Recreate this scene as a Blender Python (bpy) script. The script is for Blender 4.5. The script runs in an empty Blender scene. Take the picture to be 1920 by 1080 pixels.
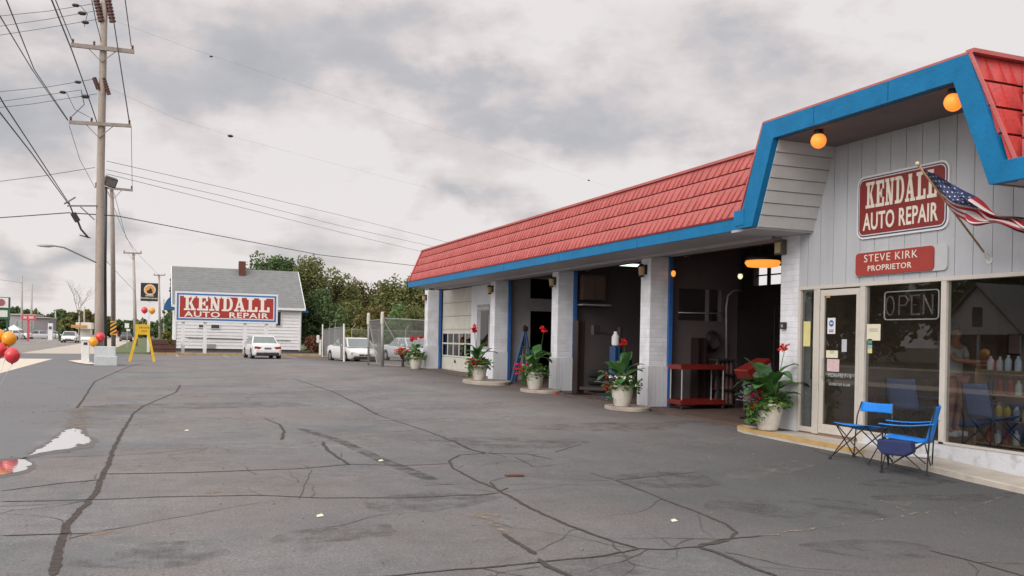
import bpy, bmesh, math, random
import numpy as np
from mathutils import Vector, Matrix
random.seed(7); RNG = np.random.default_rng(11)
SC = bpy.context.scene; COL = SC.collection
R = math.radians
# ------------------------------------------------------------------ camera
F = 1700.0; YAW = math.atan(680 / 1700); ROLL = 0.02; EYE = 1.5
cd = bpy.data.cameras.new('camera'); cam = bpy.data.objects.new('camera', cd); COL.objects.link(cam)
cd.sensor_width = 36; cd.lens = F / 1920 * 36; cd.shift_y = 97 / 1920
cd.clip_start = 0.1; cd.clip_end = 6000
cam.matrix_world = Matrix.Translation((0, 0, EYE)) @ Matrix.Rotation(-YAW, 4, 'Z') @ Matrix.Rotation(R(90), 4, 'X') @ Matrix.Rotation(ROLL, 4, 'Z')
SC.camera = cam
# ------------------------------------------------------------------ light
SC.view_settings.view_transform = 'Standard'; SC.view_settings.look = 'None'
SC.view_settings.exposure = 0.0; SC.view_settings.gamma = 1
SC.cycles.use_denoising = True
SC.cycles.max_bounces = 8; SC.cycles.transparent_max_bounces = 24
SUN_EL, SUN_AZ = R(30), R(236)          # azimuth clockwise from +Y: from behind-left of the camera
wd = bpy.data.worlds.new('World'); SC.world = wd; wd.use_nodes = True
nt = wd.node_tree; N = nt.nodes; L = nt.links
for n in list(N): N.remove(n)

def world_sky():
    out = N.new('ShaderNodeOutputWorld'); bg = N.new('ShaderNodeBackground'); L.new(bg.outputs[0], out.inputs[0])
    sky = N.new('ShaderNodeTexSky'); sky.sky_type = 'NISHITA'; sky.sun_disc = False
    sky.sun_elevation = SUN_EL; sky.sun_rotation = SUN_AZ
    sk = N.new('ShaderNodeVectorMath'); sk.operation = 'SCALE'; sk.inputs[3].default_value = 0.08
    L.new(sky.outputs[0], sk.inputs[0])
    tc = N.new('ShaderNodeTexCoord')
    nrm = N.new('ShaderNodeVectorMath'); nrm.operation = 'NORMALIZE'; L.new(tc.outputs['Generated'], nrm.inputs[0])
    sep = N.new('ShaderNodeSeparateXYZ'); L.new(nrm.outputs[0], sep.inputs[0])
    def M(op, a, b=None, c=None, clamp=False):
        m = N.new('ShaderNodeMath'); m.operation = op; m.use_clamp = clamp
        for i, v in enumerate((a, b, c)):
            if v is None: continue
            if isinstance(v, (int, float)): m.inputs[i].default_value = v
            else: L.new(v, m.inputs[i])
        return m.outputs[0]
    def MR(v, a, b, c=0., d=1.):
        m = N.new('ShaderNodeMapRange'); m.interpolation_type = 'SMOOTHSTEP'
        L.new(v, m.inputs[0])
        for i, x in enumerate((a, b, c, d)): m.inputs[i + 1].default_value = x
        return m.outputs[0]
    zc = M('MAXIMUM', sep.outputs[2], 0.0)
    zd = M('ADD', zc, 0.10)
    cx = M('DIVIDE', sep.outputs[0], zd); cy = M('DIVIDE', sep.outputs[1], zd)
    cmb = N.new('ShaderNodeCombineXYZ'); L.new(cx, cmb.inputs[0]); L.new(cy, cmb.inputs[1])
    def noise(sc, det, rough, w=0.):
        n = N.new('ShaderNodeTexNoise'); n.inputs['Scale'].default_value = sc; n.inputs['Detail'].default_value = det
        n.inputs['Roughness'].default_value = rough; n.inputs['Distortion'].default_value = w
        L.new(cmb.outputs[0], n.inputs['Vector']); return n
    n1 = noise(0.55, 7, 0.55, 0.4); n2 = noise(1.6, 6, 0.6, 0.2)
    n3 = N.new('ShaderNodeTexNoise'); n3.inputs['Scale'].default_value = 5.5; n3.inputs['Detail'].default_value = 8; n3.inputs['Roughness'].default_value = .58
    m3 = N.new('ShaderNodeMapping'); m3.inputs['Scale'].default_value = (1, 1, 2.0); L.new(nrm.outputs[0], m3.inputs[0]); L.new(m3.outputs[0], n3.inputs['Vector'])
    # directions warped a little by noise so that the cloud banks get ragged edges
    wv = N.new('ShaderNodeTexNoise'); wv.inputs['Scale'].default_value = 7; wv.inputs['Detail'].default_value = 6
    L.new(nrm.outputs[0], wv.inputs['Vector'])
    sb = N.new('ShaderNodeVectorMath'); sb.operation = 'SUBTRACT'; L.new(wv.outputs['Color'], sb.inputs[0]); sb.inputs[1].default_value = (.5, .5, .5)
    sc_ = N.new('ShaderNodeVectorMath'); sc_.operation = 'MULTIPLY'; L.new(sb.outputs[0], sc_.inputs[0]); sc_.inputs[1].default_value = (.30, .30, .22)
    dv = N.new('ShaderNodeVectorMath'); dv.operation = 'ADD'; L.new(nrm.outputs[0], dv.inputs[0]); L.new(sc_.outputs[0], dv.inputs[1])
    # cloud banks: (azimuth deg from +Y to +X, elevation, width az, width el, weight)
    banks = BANKS
    tot = None
    s2 = N.new('ShaderNodeSeparateXYZ'); L.new(dv.outputs[0], s2.inputs[0])
    az = M('ARCTAN2', s2.outputs[0], s2.outputs[1])
    el = M('ARCSINE', M('MINIMUM', M('MAXIMUM', s2.outputs[2], -1), 1))
    for a, e, wa, we, w in banks:
        da = M('DIVIDE', M('SUBTRACT', az, R(a)), R(wa)); de = M('DIVIDE', M('SUBTRACT', el, R(e)), R(we))
        q = M('ADD', M('MULTIPLY', da, da), M('MULTIPLY', de, de))
        g = M('MULTIPLY', M('EXPONENT', M('MULTIPLY', q, -1.0)), w)
        tot = g if tot is None else M('ADD', tot, g)
    nz = M('ADD', M('ADD', MR(n1.outputs[0], .46, .70, 0, .20), MR(n2.outputs[0], .40, .72, -.10, .14)), MR(n3.outputs[0], .36, .66, -.22, .34))
    dark = M('ADD', tot, nz, clamp=True)
    ramp = N.new('ShaderNodeValToRGB'); L.new(dark, ramp.inputs[0])
    e = ramp.color_ramp.elements
    e[0].position = 0.0; e[0].color = (.86, .81, .80, 1)
    e[1].position = 1.0; e[1].color = (.47, .475, .50, 1)
    m_ = ramp.color_ramp.elements.new(.35); m_.color = (.71, .655, .65, 1)
    m_ = ramp.color_ramp.elements.new(.62); m_.color = (.56, .55, .57, 1)
    # an overcast sky is brighter towards the zenith
    br = M('ADD', 1.0, M('MULTIPLY', MR(sep.outputs[2], .30, 1.0), .55))
    dt = N.new('ShaderNodeVectorMath'); dt.operation = 'DOT_PRODUCT'; L.new(nrm.outputs[0], dt.inputs[0]); dt.inputs[1].default_value = (math.sin(SUN_AZ) * math.cos(SUN_EL), math.cos(SUN_AZ) * math.cos(SUN_EL), math.sin(SUN_EL))
    br = M('MULTIPLY', br, M('ADD', 1.0, M('MULTIPLY', MR(dt.outputs['Value'], .22, .98), 1.25)))   # cloud round the veiled sun
    cl = N.new('ShaderNodeVectorMath'); cl.operation = 'SCALE'; L.new(ramp.outputs[0], cl.inputs[0]); L.new(br, cl.inputs[3])
    mx = N.new('ShaderNodeMix'); mx.data_type = 'RGBA'; mx.inputs[0].default_value = .93
    L.new(sk.outputs[0], mx.inputs[6]); L.new(cl.outputs[0], mx.inputs[7])
    L.new(mx.outputs[2], bg.inputs[0]); bg.inputs[1].default_value = 1.0

BANKS = [(3, 16.0, 8, 3.2, .75), (-1, 13, 8, 2, .45), (19, 15.6, 8, 1.5, .62), (24, 13.5, 5, 1.0, .35), (19, 8.0, 4.5, 1.2, .62), (29, 13, 7, 2.2, .72), (38, 17, 7, 2.5, .35), (12, 11.5, 5, 1.0, .25),
         (-5, 4.5, 4.5, 1.2, .80), (-6, 11, 5, 2.5, .50), (14, 19, 4, 1.5, .3), (8, 6.6, 6, 1.2, .25), (34, 18, 8, 3, .18),(9,3.2,5,.8,.25)]
world_sky()
sl = bpy.data.lights.new('sun', 'SUN'); sl.energy = 1.25; sl.angle = R(28); sl.color = (1, .96, .90)
so = bpy.data.objects.new('sun', sl); COL.objects.link(so)
sd = Vector((math.sin(SUN_AZ) * math.cos(SUN_EL), math.cos(SUN_AZ) * math.cos(SUN_EL), math.sin(SUN_EL)))
so.rotation_euler = sd.to_track_quat('Z', 'Y').to_euler()

# ------------------------------------------------------------------ measuring the photograph: pixel (1920x1080) -> point in the place
def ray(px, py):
    dx = px - 960; dy = py - 637
    u = dx * math.cos(ROLL) + dy * math.sin(ROLL); v = -dx * math.sin(ROLL) + dy * math.cos(ROLL)
    l = u / F
    return Vector((math.sin(YAW) + math.cos(YAW) * l, math.cos(YAW) - math.sin(YAW) * l, -v / F))
def atx(px, py, X): r = ray(px, py); t = X / r.x; return Vector((X, t * r.y, EYE + t * r.z))
def aty(px, py, Y): r = ray(px, py); t = Y / r.y; return Vector((t * r.x, Y, EYE + t * r.z))
PX = [-50, 3, 7, 8.2, 9.5, 13, 14.5, 18, 23, 27.5, 35, 42, 50, 60, 6000]
PZ = [-.20, -.20, -.22, -.19, -.11, -.05, .0, .05, .12, .17, .26, .2, .1, 0, 0]
def sm(t): t = max(0., min(1., t)); return t * t * (3 - 2 * t)
def gz(x, y):                      # the lot dips towards the kerb of the office and rises along the bays
    b = float(np.interp(y, PX, PZ)); return b * sm((x - 2.0) / 6.5)
def wz(y): return float(np.interp(y, [-20, 7.5, 8.2, 9.5, 13, 14.5, 18, 23, 27.5, 35, 60], [-.13, -.13, -.10, -.02, .05, .06, .08, .15, .20, .29, .29]))
def gnd(px, py, off=0.):
    r = ray(px, py); z = 0.
    for _ in range(12):
        t = (z + off - EYE) / r.z; z = gz(t * r.x, t * r.y)
    return Vector((t * r.x, t * r.y, z + off))

# ------------------------------------------------------------------ materials
MATS = {}
def new_mat(name):
    m = bpy.data.materials.new(name); m.use_nodes = True; return m, m.node_tree.nodes, m.node_tree.links, m.node_tree.nodes['Principled BSDF']
def mat(name, col, rough=.6, var=.12, scale=6., bump=.0, bscale=60., metal=0., spec=.5, dirt=0., dscale=1.5, dcol=(.12, .10, .08), streak=False, coat=0., hue=None):
    """a painted or raw surface: base colour with mottling, optional dirt with its own shape, fine bump"""
    if name in MATS: return MATS[name]
    m, n, l, b = new_mat(name)
    b.inputs['Roughness'].default_value = rough; b.inputs['Metallic'].default_value = metal
    b.inputs['Specular IOR Level'].default_value = spec; b.inputs['Coat Weight'].default_value = coat
    tc = n.new('ShaderNodeTexCoord'); geo = n.new('ShaderNodeNewGeometry')
    nz = n.new('ShaderNodeTexNoise'); nz.inputs['Scale'].default_value = scale; nz.inputs['Detail'].default_value = 6; nz.inputs['Roughness'].default_value = .6
    if streak:
        mp = n.new('ShaderNodeMapping'); mp.inputs['Scale'].default_value = (1, 1, .12); l.new(geo.outputs['Position'], mp.inputs[0]); l.new(mp.outputs[0], nz.inputs['Vector'])
    else: l.new(geo.outputs['Position'], nz.inputs['Vector'])
    r = n.new('ShaderNodeValToRGB'); l.new(nz.outputs[0], r.inputs[0]); e = r.color_ramp.elements
    e[0].position = .3; e[1].position = .7
    c2 = hue or tuple(c * (1 - var) for c in col)
    e[0].color = tuple(c2) + (1,); e[1].color = tuple(min(1, c * (1 + var * .6)) for c in col) + (1,)
    src = r.outputs[0]
    if dirt:
        d = n.new('ShaderNodeTexNoise'); d.inputs['Scale'].default_value = dscale; d.inputs['Detail'].default_value = 9; d.inputs['Roughness'].default_value = .7
        l.new(geo.outputs['Position'], d.inputs['Vector'])
        mr = n.new('ShaderNodeMapRange'); l.new(d.outputs[0], mr.inputs[0]); mr.inputs[1].default_value = .52; mr.inputs[2].default_value = .72; mr.inputs[4].default_value = dirt
        mx = n.new('ShaderNodeMix'); mx.data_type = 'RGBA'; l.new(mr.outputs[0], mx.inputs[0]); l.new(src, mx.inputs[6]); mx.inputs[7].default_value = dcol + (1,)
        src = mx.outputs[2]
    l.new(src, b.inputs['Base Color'])
    if bump:
        bn = n.new('ShaderNodeTexNoise'); bn.inputs['Scale'].default_value = bscale; bn.inputs['Detail'].default_value = 4; l.new(geo.outputs['Position'], bn.inputs['Vector'])
        bp = n.new('ShaderNodeBump'); bp.inputs['Strength'].default_value = bump; bp.inputs['Distance'].default_value = .02; l.new(bn.outputs[0], bp.inputs['Height']); l.new(bp.outputs[0], b.inputs['Normal'])
    MATS[name] = m; return m
def emis(name, col, st):
    if name in MATS: return MATS[name]
    m, n, l, b = new_mat(name); b.inputs['Base Color'].default_value = tuple(col) + (1,)
    b.inputs['Emission Color'].default_value = tuple(col) + (1,); b.inputs['Emission Strength'].default_value = st
    MATS[name] = m; return m
def leaf_mat(name, cols, spec=.3, rough=.55, nscale=.6, trans=.25):
    m, n, l, b = new_mat(name); b.inputs['Roughness'].default_value = rough; b.inputs['Specular IOR Level'].default_value = spec
    geo = n.new('ShaderNodeNewGeometry'); nz = n.new('ShaderNodeTexNoise'); nz.inputs['Scale'].default_value = nscale; nz.inputs['Detail'].default_value = 3
    l.new(geo.outputs['Position'], nz.inputs['Vector'])
    a = n.new('ShaderNodeMath'); a.operation = 'MULTIPLY_ADD'; l.new(geo.outputs['Random Per Island'], a.inputs[0]); a.inputs[1].default_value = .55
    l.new(nz.outputs[0], a.inputs[2])
    s = n.new('ShaderNodeMath'); s.operation = 'SUBTRACT'; l.new(a.outputs[0], s.inputs[0]); s.inputs[1].default_value = .27
    r = n.new('ShaderNodeValToRGB'); l.new(s.outputs[0], r.inputs[0]); r.color_ramp.elements[0].color = cols[0] + (1,); r.color_ramp.elements[0].position = .2
    r.color_ramp.elements[1].color = cols[-1] + (1,); r.color_ramp.elements[1].position = .8
    for i, c in enumerate(cols[1:-1]): r.color_ramp.elements.new(.2 + .6 * (i + 1) / (len(cols) - 1)).color = c + (1,)
    l.new(r.outputs[0], b.inputs['Base Color'])
    if trans:
        t = n.new('ShaderNodeBsdfTranslucent'); l.new(r.outputs[0], t.inputs[0]); mx = n.new('ShaderNodeMixShader'); mx.inputs[0].default_value = trans
        l.new(b.outputs[0], mx.inputs[1]); l.new(t.outputs[0], mx.inputs[2]); l.new(mx.outputs[0], n['Material Output'].inputs[0])
    MATS[name] = m; return m
def glass_mat(name, tint=(.78, .82, .82), refl=1.0, ior=1.52):
    m, n, l, b = new_mat(name); n.remove(b)
    t = n.new('ShaderNodeBsdfTransparent'); t.inputs[0].default_value = tint + (1,); g = n.new('ShaderNodeBsdfGlossy'); g.inputs['Roughness'].default_value = .0
    f = n.new('ShaderNodeFresnel'); f.inputs[0].default_value = ior; mm = n.new('ShaderNodeMath'); mm.operation = 'MULTIPLY'; mm.inputs[1].default_value = refl; mm.use_clamp = True; l.new(f.outputs[0], mm.inputs[0])
    gg = n.new('ShaderNodeNewGeometry'); iv = n.new('ShaderNodeMath'); iv.operation = 'SUBTRACT'; iv.inputs[0].default_value = 1; l.new(gg.outputs['Backfacing'], iv.inputs[1]); m2 = n.new('ShaderNodeMath'); m2.operation = 'MULTIPLY'; l.new(mm.outputs[0], m2.inputs[0]); l.new(iv.outputs[0], m2.inputs[1]); mm = m2
    mx = n.new('ShaderNodeMixShader'); l.new(mm.outputs[0], mx.inputs[0]); l.new(t.outputs[0], mx.inputs[1]); l.new(g.outputs[0], mx.inputs[2]); l.new(mx.outputs[0], n['Material Output'].inputs[0])
    MATS[name] = m; return m
def brick_mat(name, col, mortar, bw, bh, ms=.012, rough=.75, var=.1, bump=.5):
    m, n, l, b = new_mat(name); b.inputs['Roughness'].default_value = rough
    geo = n.new('ShaderNodeNewGeometry'); sp = n.new('ShaderNodeSeparateXYZ'); l.new(geo.outputs['Position'], sp.inputs[0])
    a = n.new('ShaderNodeMath'); l.new(sp.outputs[0], a.inputs[0]); l.new(sp.outputs[1], a.inputs[1])
    c = n.new('ShaderNodeCombineXYZ'); l.new(a.outputs[0], c.inputs[0]); l.new(sp.outputs[2], c.inputs[1])
    t = n.new('ShaderNodeTexBrick'); l.new(c.outputs[0], t.inputs['Vector']); t.inputs['Scale'].default_value = 1
    t.inputs['Brick Width'].default_value = bw; t.inputs['Row Height'].default_value = bh; t.inputs['Mortar Size'].default_value = ms; t.inputs['Mortar Smooth'].default_value = .4
    t.inputs['Color1'].default_value = tuple(col) + (1,); t.inputs['Color2'].default_value = tuple(x * (1 - var) for x in col) + (1,); t.inputs['Mortar'].default_value = tuple(mortar) + (1,)
    nz = n.new('ShaderNodeTexNoise'); nz.inputs['Scale'].default_value = 3; nz.inputs['Detail'].default_value = 8; l.new(geo.outputs['Position'], nz.inputs['Vector'])
    mx = n.new('ShaderNodeMix'); mx.data_type = 'RGBA'; mx.blend_type = 'MULTIPLY'; mx.inputs[0].default_value = .5
    r = n.new('ShaderNodeValToRGB'); r.color_ramp.elements[0].position = .35; r.color_ramp.elements[0].color = (.7, .69, .68, 1); r.color_ramp.elements[1].position = .6; r.color_ramp.elements[1].color = (1, 1, 1, 1)
    l.new(nz.outputs[0], r.inputs[0]); l.new(t.outputs[0], mx.inputs[6]); l.new(r.outputs[0], mx.inputs[7]); l.new(mx.outputs[2], b.inputs['Base Color'])
    bp = n.new('ShaderNodeBump'); bp.invert = True; bp.inputs['Strength'].default_value = bump; bp.inputs['Distance'].default_value = .01; l.new(t.outputs['Fac'], bp.inputs['Height']); l.new(bp.outputs[0], b.inputs['Normal'])
    MATS[name] = m; return m

# ------------------------------------------------------------------ mesh building
WP = {}                                        # where each thing's origin stands
class MB:
    def __init__(s): s.v = []; s.f = []; s.m = []; s.k = 0
    def add(s, vs, fs, k=None):
        o = len(s.v); s.v += [tuple(p) for p in vs]; s.f += [tuple(i + o for i in f) for f in fs]; s.m += [s.k if k is None else k] * len(fs); return s
    def hexa(s, p, k=None):                    # 8 corners: bottom ring then top ring
        return s.add(p, [(3, 2, 1, 0), (4, 5, 6, 7), (0, 1, 5, 4), (1, 2, 6, 5), (2, 3, 7, 6), (3, 0, 4, 7)], k)
    def box(s, x0, x1, y0, y1, z0, z1, k=None):
        return s.hexa([(x0, y0, z0), (x1, y0, z0), (x1, y1, z0), (x0, y1, z0), (x0, y0, z1), (x1, y0, z1), (x1, y1, z1), (x0, y1, z1)], k)
    def bar(s, a, b, w, h, up=(0, 0, 1), k=None):
        a = Vector(a); b = Vector(b); d = (b - a).normalized(); u = Vector(up)
        if abs(d.dot(u)) > .98: u = Vector((0, 1, 0))
        r = d.cross(u).normalized() * (w / 2); u = r.cross(d).normalized() * (h / 2)
        return s.hexa([a - r - u, a + r - u, b + r - u, b - r - u, a - r + u, a + r + u, b + r + u, b - r + u], k)
    def tube(s, pts, rad, n=8, caps=True, k=None):
        pts = [Vector(p) for p in pts]; rs = rad if isinstance(rad, (list, tuple)) else [rad] * len(pts)
        vs = []; prev = None
        for i, p in enumerate(pts):
            d = (pts[min(i + 1, len(pts) - 1)] - pts[max(i - 1, 0)]).normalized()
            if prev is None: a = d.cross(Vector((0, 0, 1)) if abs(d.z) < .9 else Vector((1, 0, 0))).normalized()
            else: a = (prev - d * prev.dot(d)).normalized()
            prev = a; b = d.cross(a)
            vs += [p + (a * math.cos(2 * math.pi * j / n) + b * math.sin(2 * math.pi * j / n)) * rs[i] for j in range(n)]
        fs = [(i * n + j, i * n + (j + 1) % n, (i + 1) * n + (j + 1) % n, (i + 1) * n + j) for i in range(len(pts) - 1) for j in range(n)]
        if caps: fs += [tuple(range(n))[::-1], tuple((len(pts) - 1) * n + j for j in range(n))]
        return s.add(vs, fs, k)
    def lathe(s, c, prof, n=20, axis='z', k=None, sx=1., sy=1.):   # prof: (radius, height)
        vs = []
        for r, h in prof:
            for j in range(n):
                a = 2 * math.pi * j / n; x, y = r * math.cos(a) * sx, r * math.sin(a) * sy
                q = (x, y, h) if axis == 'z' else ((h, x, y) if axis == 'x' else (x, h, y))
                vs.append((c[0] + q[0], c[1] + q[1], c[2] + q[2]))
        fs = [(i * n + j, i * n + (j + 1) % n, (i + 1) * n + (j + 1) % n, (i + 1) * n + j) for i in range(len(prof) - 1) for j in range(n)]
        fs += [tuple(range(n))[::-1], tuple((len(prof) - 1) * n + j for j in range(n))]
        return s.add(vs, fs, k)
    def ball(s, c, r, n=16, sz=1., k=None, sq=1.):
        m = n // 2; return s.lathe(c, [(max(r * math.sin(math.pi * i / m), r * .01), -r * sz * math.cos(math.pi * i / m)) for i in range(m + 1)], n, k=k)
    def prism(s, poly, ax, a0, a1, k=None):    # polygon in the other two axes, extruded along ax
        def q(p, a): return {'x': (a, p[0], p[1]), 'y': (p[0], a, p[1]), 'z': (p[0], p[1], a)}[ax]
        n = len(poly); vs = [q(p, a0) for p in poly] + [q(p, a1) for p in poly]
        return s.add(vs, [tuple(range(n))[::-1], tuple(range(n, 2 * n))] + [(i, (i + 1) % n, n + (i + 1) % n, n + i) for i in range(n)], k)
    def build(s, name, m, parent=None, smooth=False, local=False, bevel=0., bseg=2, solid=0., sub=0):
        me = bpy.data.meshes.new(name)
        off = Vector((0, 0, 0)) if (parent is None or local) else WP.get(parent.name, Vector((0, 0, 0)))
        me.from_pydata([(p[0] - off.x, p[1] - off.y, p[2] - off.z) for p in s.v], [], s.f)
        ms = m if isinstance(m, (list, tuple)) else [m]
        for q in ms: me.materials.append(q)
        if len(ms) > 1: me.polygons.foreach_set('material_index', s.m)
        bm = bmesh.new(); bm.from_mesh(me); bmesh.ops.recalc_face_normals(bm, faces=bm.faces); bm.to_mesh(me); bm.free()
        if smooth: me.polygons.foreach_set('use_smooth', [True] * len(me.polygons))
        o = bpy.data.objects.new(name, me); COL.objects.link(o)
        if parent is not None: o.parent = parent; WP[o.name] = off
        if smooth == 'auto' : 
            pass
        if solid: md = o.modifiers.new('solid', 'SOLIDIFY'); md.thickness = solid; md.offset = 0
        if sub: md = o.modifiers.new('sub', 'SUBSURF'); md.levels = sub; md.render_levels = sub
        if bevel: md = o.modifiers.new('bevel', 'BEVEL'); md.width = bevel; md.segments = bseg; md.limit_method = 'ANGLE'; md.angle_limit = R(40)
        return o
def tag(o, label=None, cat=None, group=None, kind=None):
    if label: o['label'] = label
    if cat: o['category'] = cat
    if group: o['group'] = group
    if kind: o['kind'] = kind
    return o
def thing(name, loc, label, cat, group=None, rz=0.):
    o = bpy.data.objects.new(name, None); COL.objects.link(o); o.location = loc; o.rotation_euler = (0, 0, rz); o.empty_display_size = .2
    WP[o.name] = Vector(loc); return tag(o, label, cat, group)
def copy_tree(o, loc=None, rz=None, parent=None, label=None):
    c = o.copy(); COL.objects.link(c)
    if parent is not None: c.parent = parent
    if loc is not None: c.location = loc; WP[c.name] = Vector(loc)
    if rz is not None: c.rotation_euler = (0, 0, rz)
    if label: c['label'] = label
    for ch in list(o.children): copy_tree(ch, parent=c)
    return c
def raw(name, V, Fq, m, parent=None, midx=None, smooth=False):   # numpy quads or tris, fast
    me = bpy.data.meshes.new(name); nv = len(V); k = Fq.shape[1]; nf = len(Fq)
    off = WP.get(parent.name, Vector((0, 0, 0))) if parent is not None else Vector((0, 0, 0))
    me.vertices.add(nv); me.vertices.foreach_set('co', (V - np.array(off)).astype('f').ravel())
    me.loops.add(nf * k); me.loops.foreach_set('vertex_index', Fq.astype('i').ravel())
    me.polygons.add(nf); me.polygons.foreach_set('loop_start', np.arange(0, nf * k, k, dtype='i'))
    ms = m if isinstance(m, (list, tuple)) else [m]
    for q in ms: me.materials.append(q)
    if midx is not None: me.polygons.foreach_set('material_index', midx.astype('i'))
    me.update(calc_edges=True)
    if smooth: me.polygons.foreach_set('use_smooth', [True] * nf)
    o = bpy.data.objects.new(name, me); COL.objects.link(o)
    if parent is not None: o.parent = parent; WP[o.name] = off
    return o
def text_mesh(body, w, h, font_offset=0., spacing=1., origin=None, right=(1, 0, 0), up=(0, 0, 1), depth=.006, bold=.0):
    """lettering fitted to w x h with its lower left corner at origin; returns (verts, faces)"""
    c = bpy.data.curves.new('txt', 'FONT'); c.body = body; c.offset = bold; c.space_character = spacing; c.resolution_u = 3; c.extrude = .01
    o = bpy.data.objects.new('txt', c); COL.objects.link(o); dg = bpy.context.evaluated_depsgraph_get(); dg.update()
    me = bpy.data.meshes.new_from_object(o.evaluated_get(dg))
    V = [v.co.copy() for v in me.vertices]; Fc = [tuple(p.vertices) for p in me.polygons]
    bpy.data.objects.remove(o); bpy.data.curves.remove(c); bpy.data.meshes.remove(me)
    x0 = min(v.x for v in V); x1 = max(v.x for v in V); y0 = min(v.y for v in V); y1 = max(v.y for v in V)
    r = Vector(right); u = Vector(up); nn = r.cross(u); O = Vector(origin)
    return [O + r * ((v.x - x0) / (x1 - x0) * w) + u * ((v.y - y0) / (y1 - y0) * h) + nn * (depth if v.z > 0 else 0.0005) for v in V], Fc
def slab(ch):
    b = lambda x0, x1, y0, y1: [(x0, y0), (x1, y0), (x1, y1), (x0, y1)]
    if ch == 'L': return [b(.2, .5, .13, .87), b(.04, .68, .87, 1), b(.04, 1, 0, .13), b(.78, 1, .13, .36)]
    if ch == 'E': return [b(.2, .48, .13, .87), b(.04, .98, .87, 1), b(.04, 1, 0, .13), b(.8, 1, .13, .34), b(.8, .98, .66, .87), b(.48, .7, .44, .56), b(.62, .76, .34, .66)]
    if ch == 'K': return [b(.16, .42, .12, .88), b(.0, .58, .88, 1), b(.0, .58, 0, .12), [(.42, .40), (.55, .40), (.9, .88), (.72, .88)], b(.62, 1, .88, 1), [(.46, .56), (.66, .12), (.94, .12), (.64, .62)], b(.62, 1.04, 0, .12)]
    if ch == 'N': return [b(.14, .3, .12, .88), b(.72, .88, .12, .88), [(.14, .88), (.6, 0.0), (.88, 0.0), (.42, .88)], b(.0, .42, .88, 1), b(.0, .46, 0, .12), b(.58, 1.02, .88, 1)]
    if ch == 'A': return [[(.1, .12), (.28, .12), (.52, .88), (.36, .88)], [(.62, .12), (.92, .12), (.64, .88), (.40, .88)], b(.3, .66, .28, .40), b(.0, .42, 0, .12), b(.52, 1.04, 0, .12), b(.3, .68, .88, 1)]
    if ch == 'D':
        o = [b(.16, .42, .12, .88), b(.0, .6, .88, 1), b(.0, .6, 0, .12)]
        for i in range(8):
            a0, a1 = math.pi * (i / 8 - .5), math.pi * ((i + 1) / 8 - .5)
            o.append([(.58 + .40 * math.cos(a0), .5 + .5 * math.sin(a0)), (.58 + .40 * math.cos(a1), .5 + .5 * math.sin(a1)), (.56 + .17 * math.cos(a1), .5 + .37 * math.sin(a1)), (.56 + .17 * math.cos(a0), .5 + .37 * math.sin(a0))])
        return o
def slab_word(mb, word, w, h, origin, right, gap=.14):
    n = len(word); cw = w / (n + gap * (n - 1)); r = Vector(right); u = Vector((0, 0, 1)); nn = r.cross(u); O = Vector(origin); k = 0
    for i, ch in enumerate(word):
        for poly in slab(ch):
            k += 1; d = .004 + .0005 * (k % 9)
            p = [O + r * (i * cw * (1 + gap) + x * cw) + u * (y * h) for x, y in poly]
            m = len(p); mb.add([q + nn * d for q in p] + p, [tuple(range(m))] + [(j, (j + 1) % m, m + (j + 1) % m, m + j) for j in range(m)])
    return mb
def rrect(w, h, r, n=6):                      # rounded rectangle outline about the centre
    o = []
    for cx, cy, a in ((w / 2 - r, h / 2 - r, 0), (-w / 2 + r, h / 2 - r, 90), (-w / 2 + r, -h / 2 + r, 180), (w / 2 - r, -h / 2 + r, 270)):
        for i in range(n + 1): t = R(a + 90 * i / n); o.append((cx + r * math.cos(t), cy + r * math.sin(t)))
    return o
def plate(mb, c, w, h, r, t, right, k=None):  # a rounded plate whose back centre is c
    rr = Vector(right); u = Vector((0, 0, 1)); nn = rr.cross(u); c = Vector(c); P = rrect(w, h, r); n = len(P)
    return mb.add([c + rr * x + u * y for x, y in P] + [c + rr * x + u * y + nn * t for x, y in P], [tuple(range(n))[::-1], tuple(range(n, 2 * n))] + [(i, (i + 1) % n, n + (i + 1) % n, n + i) for i in range(n)], k)

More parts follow.
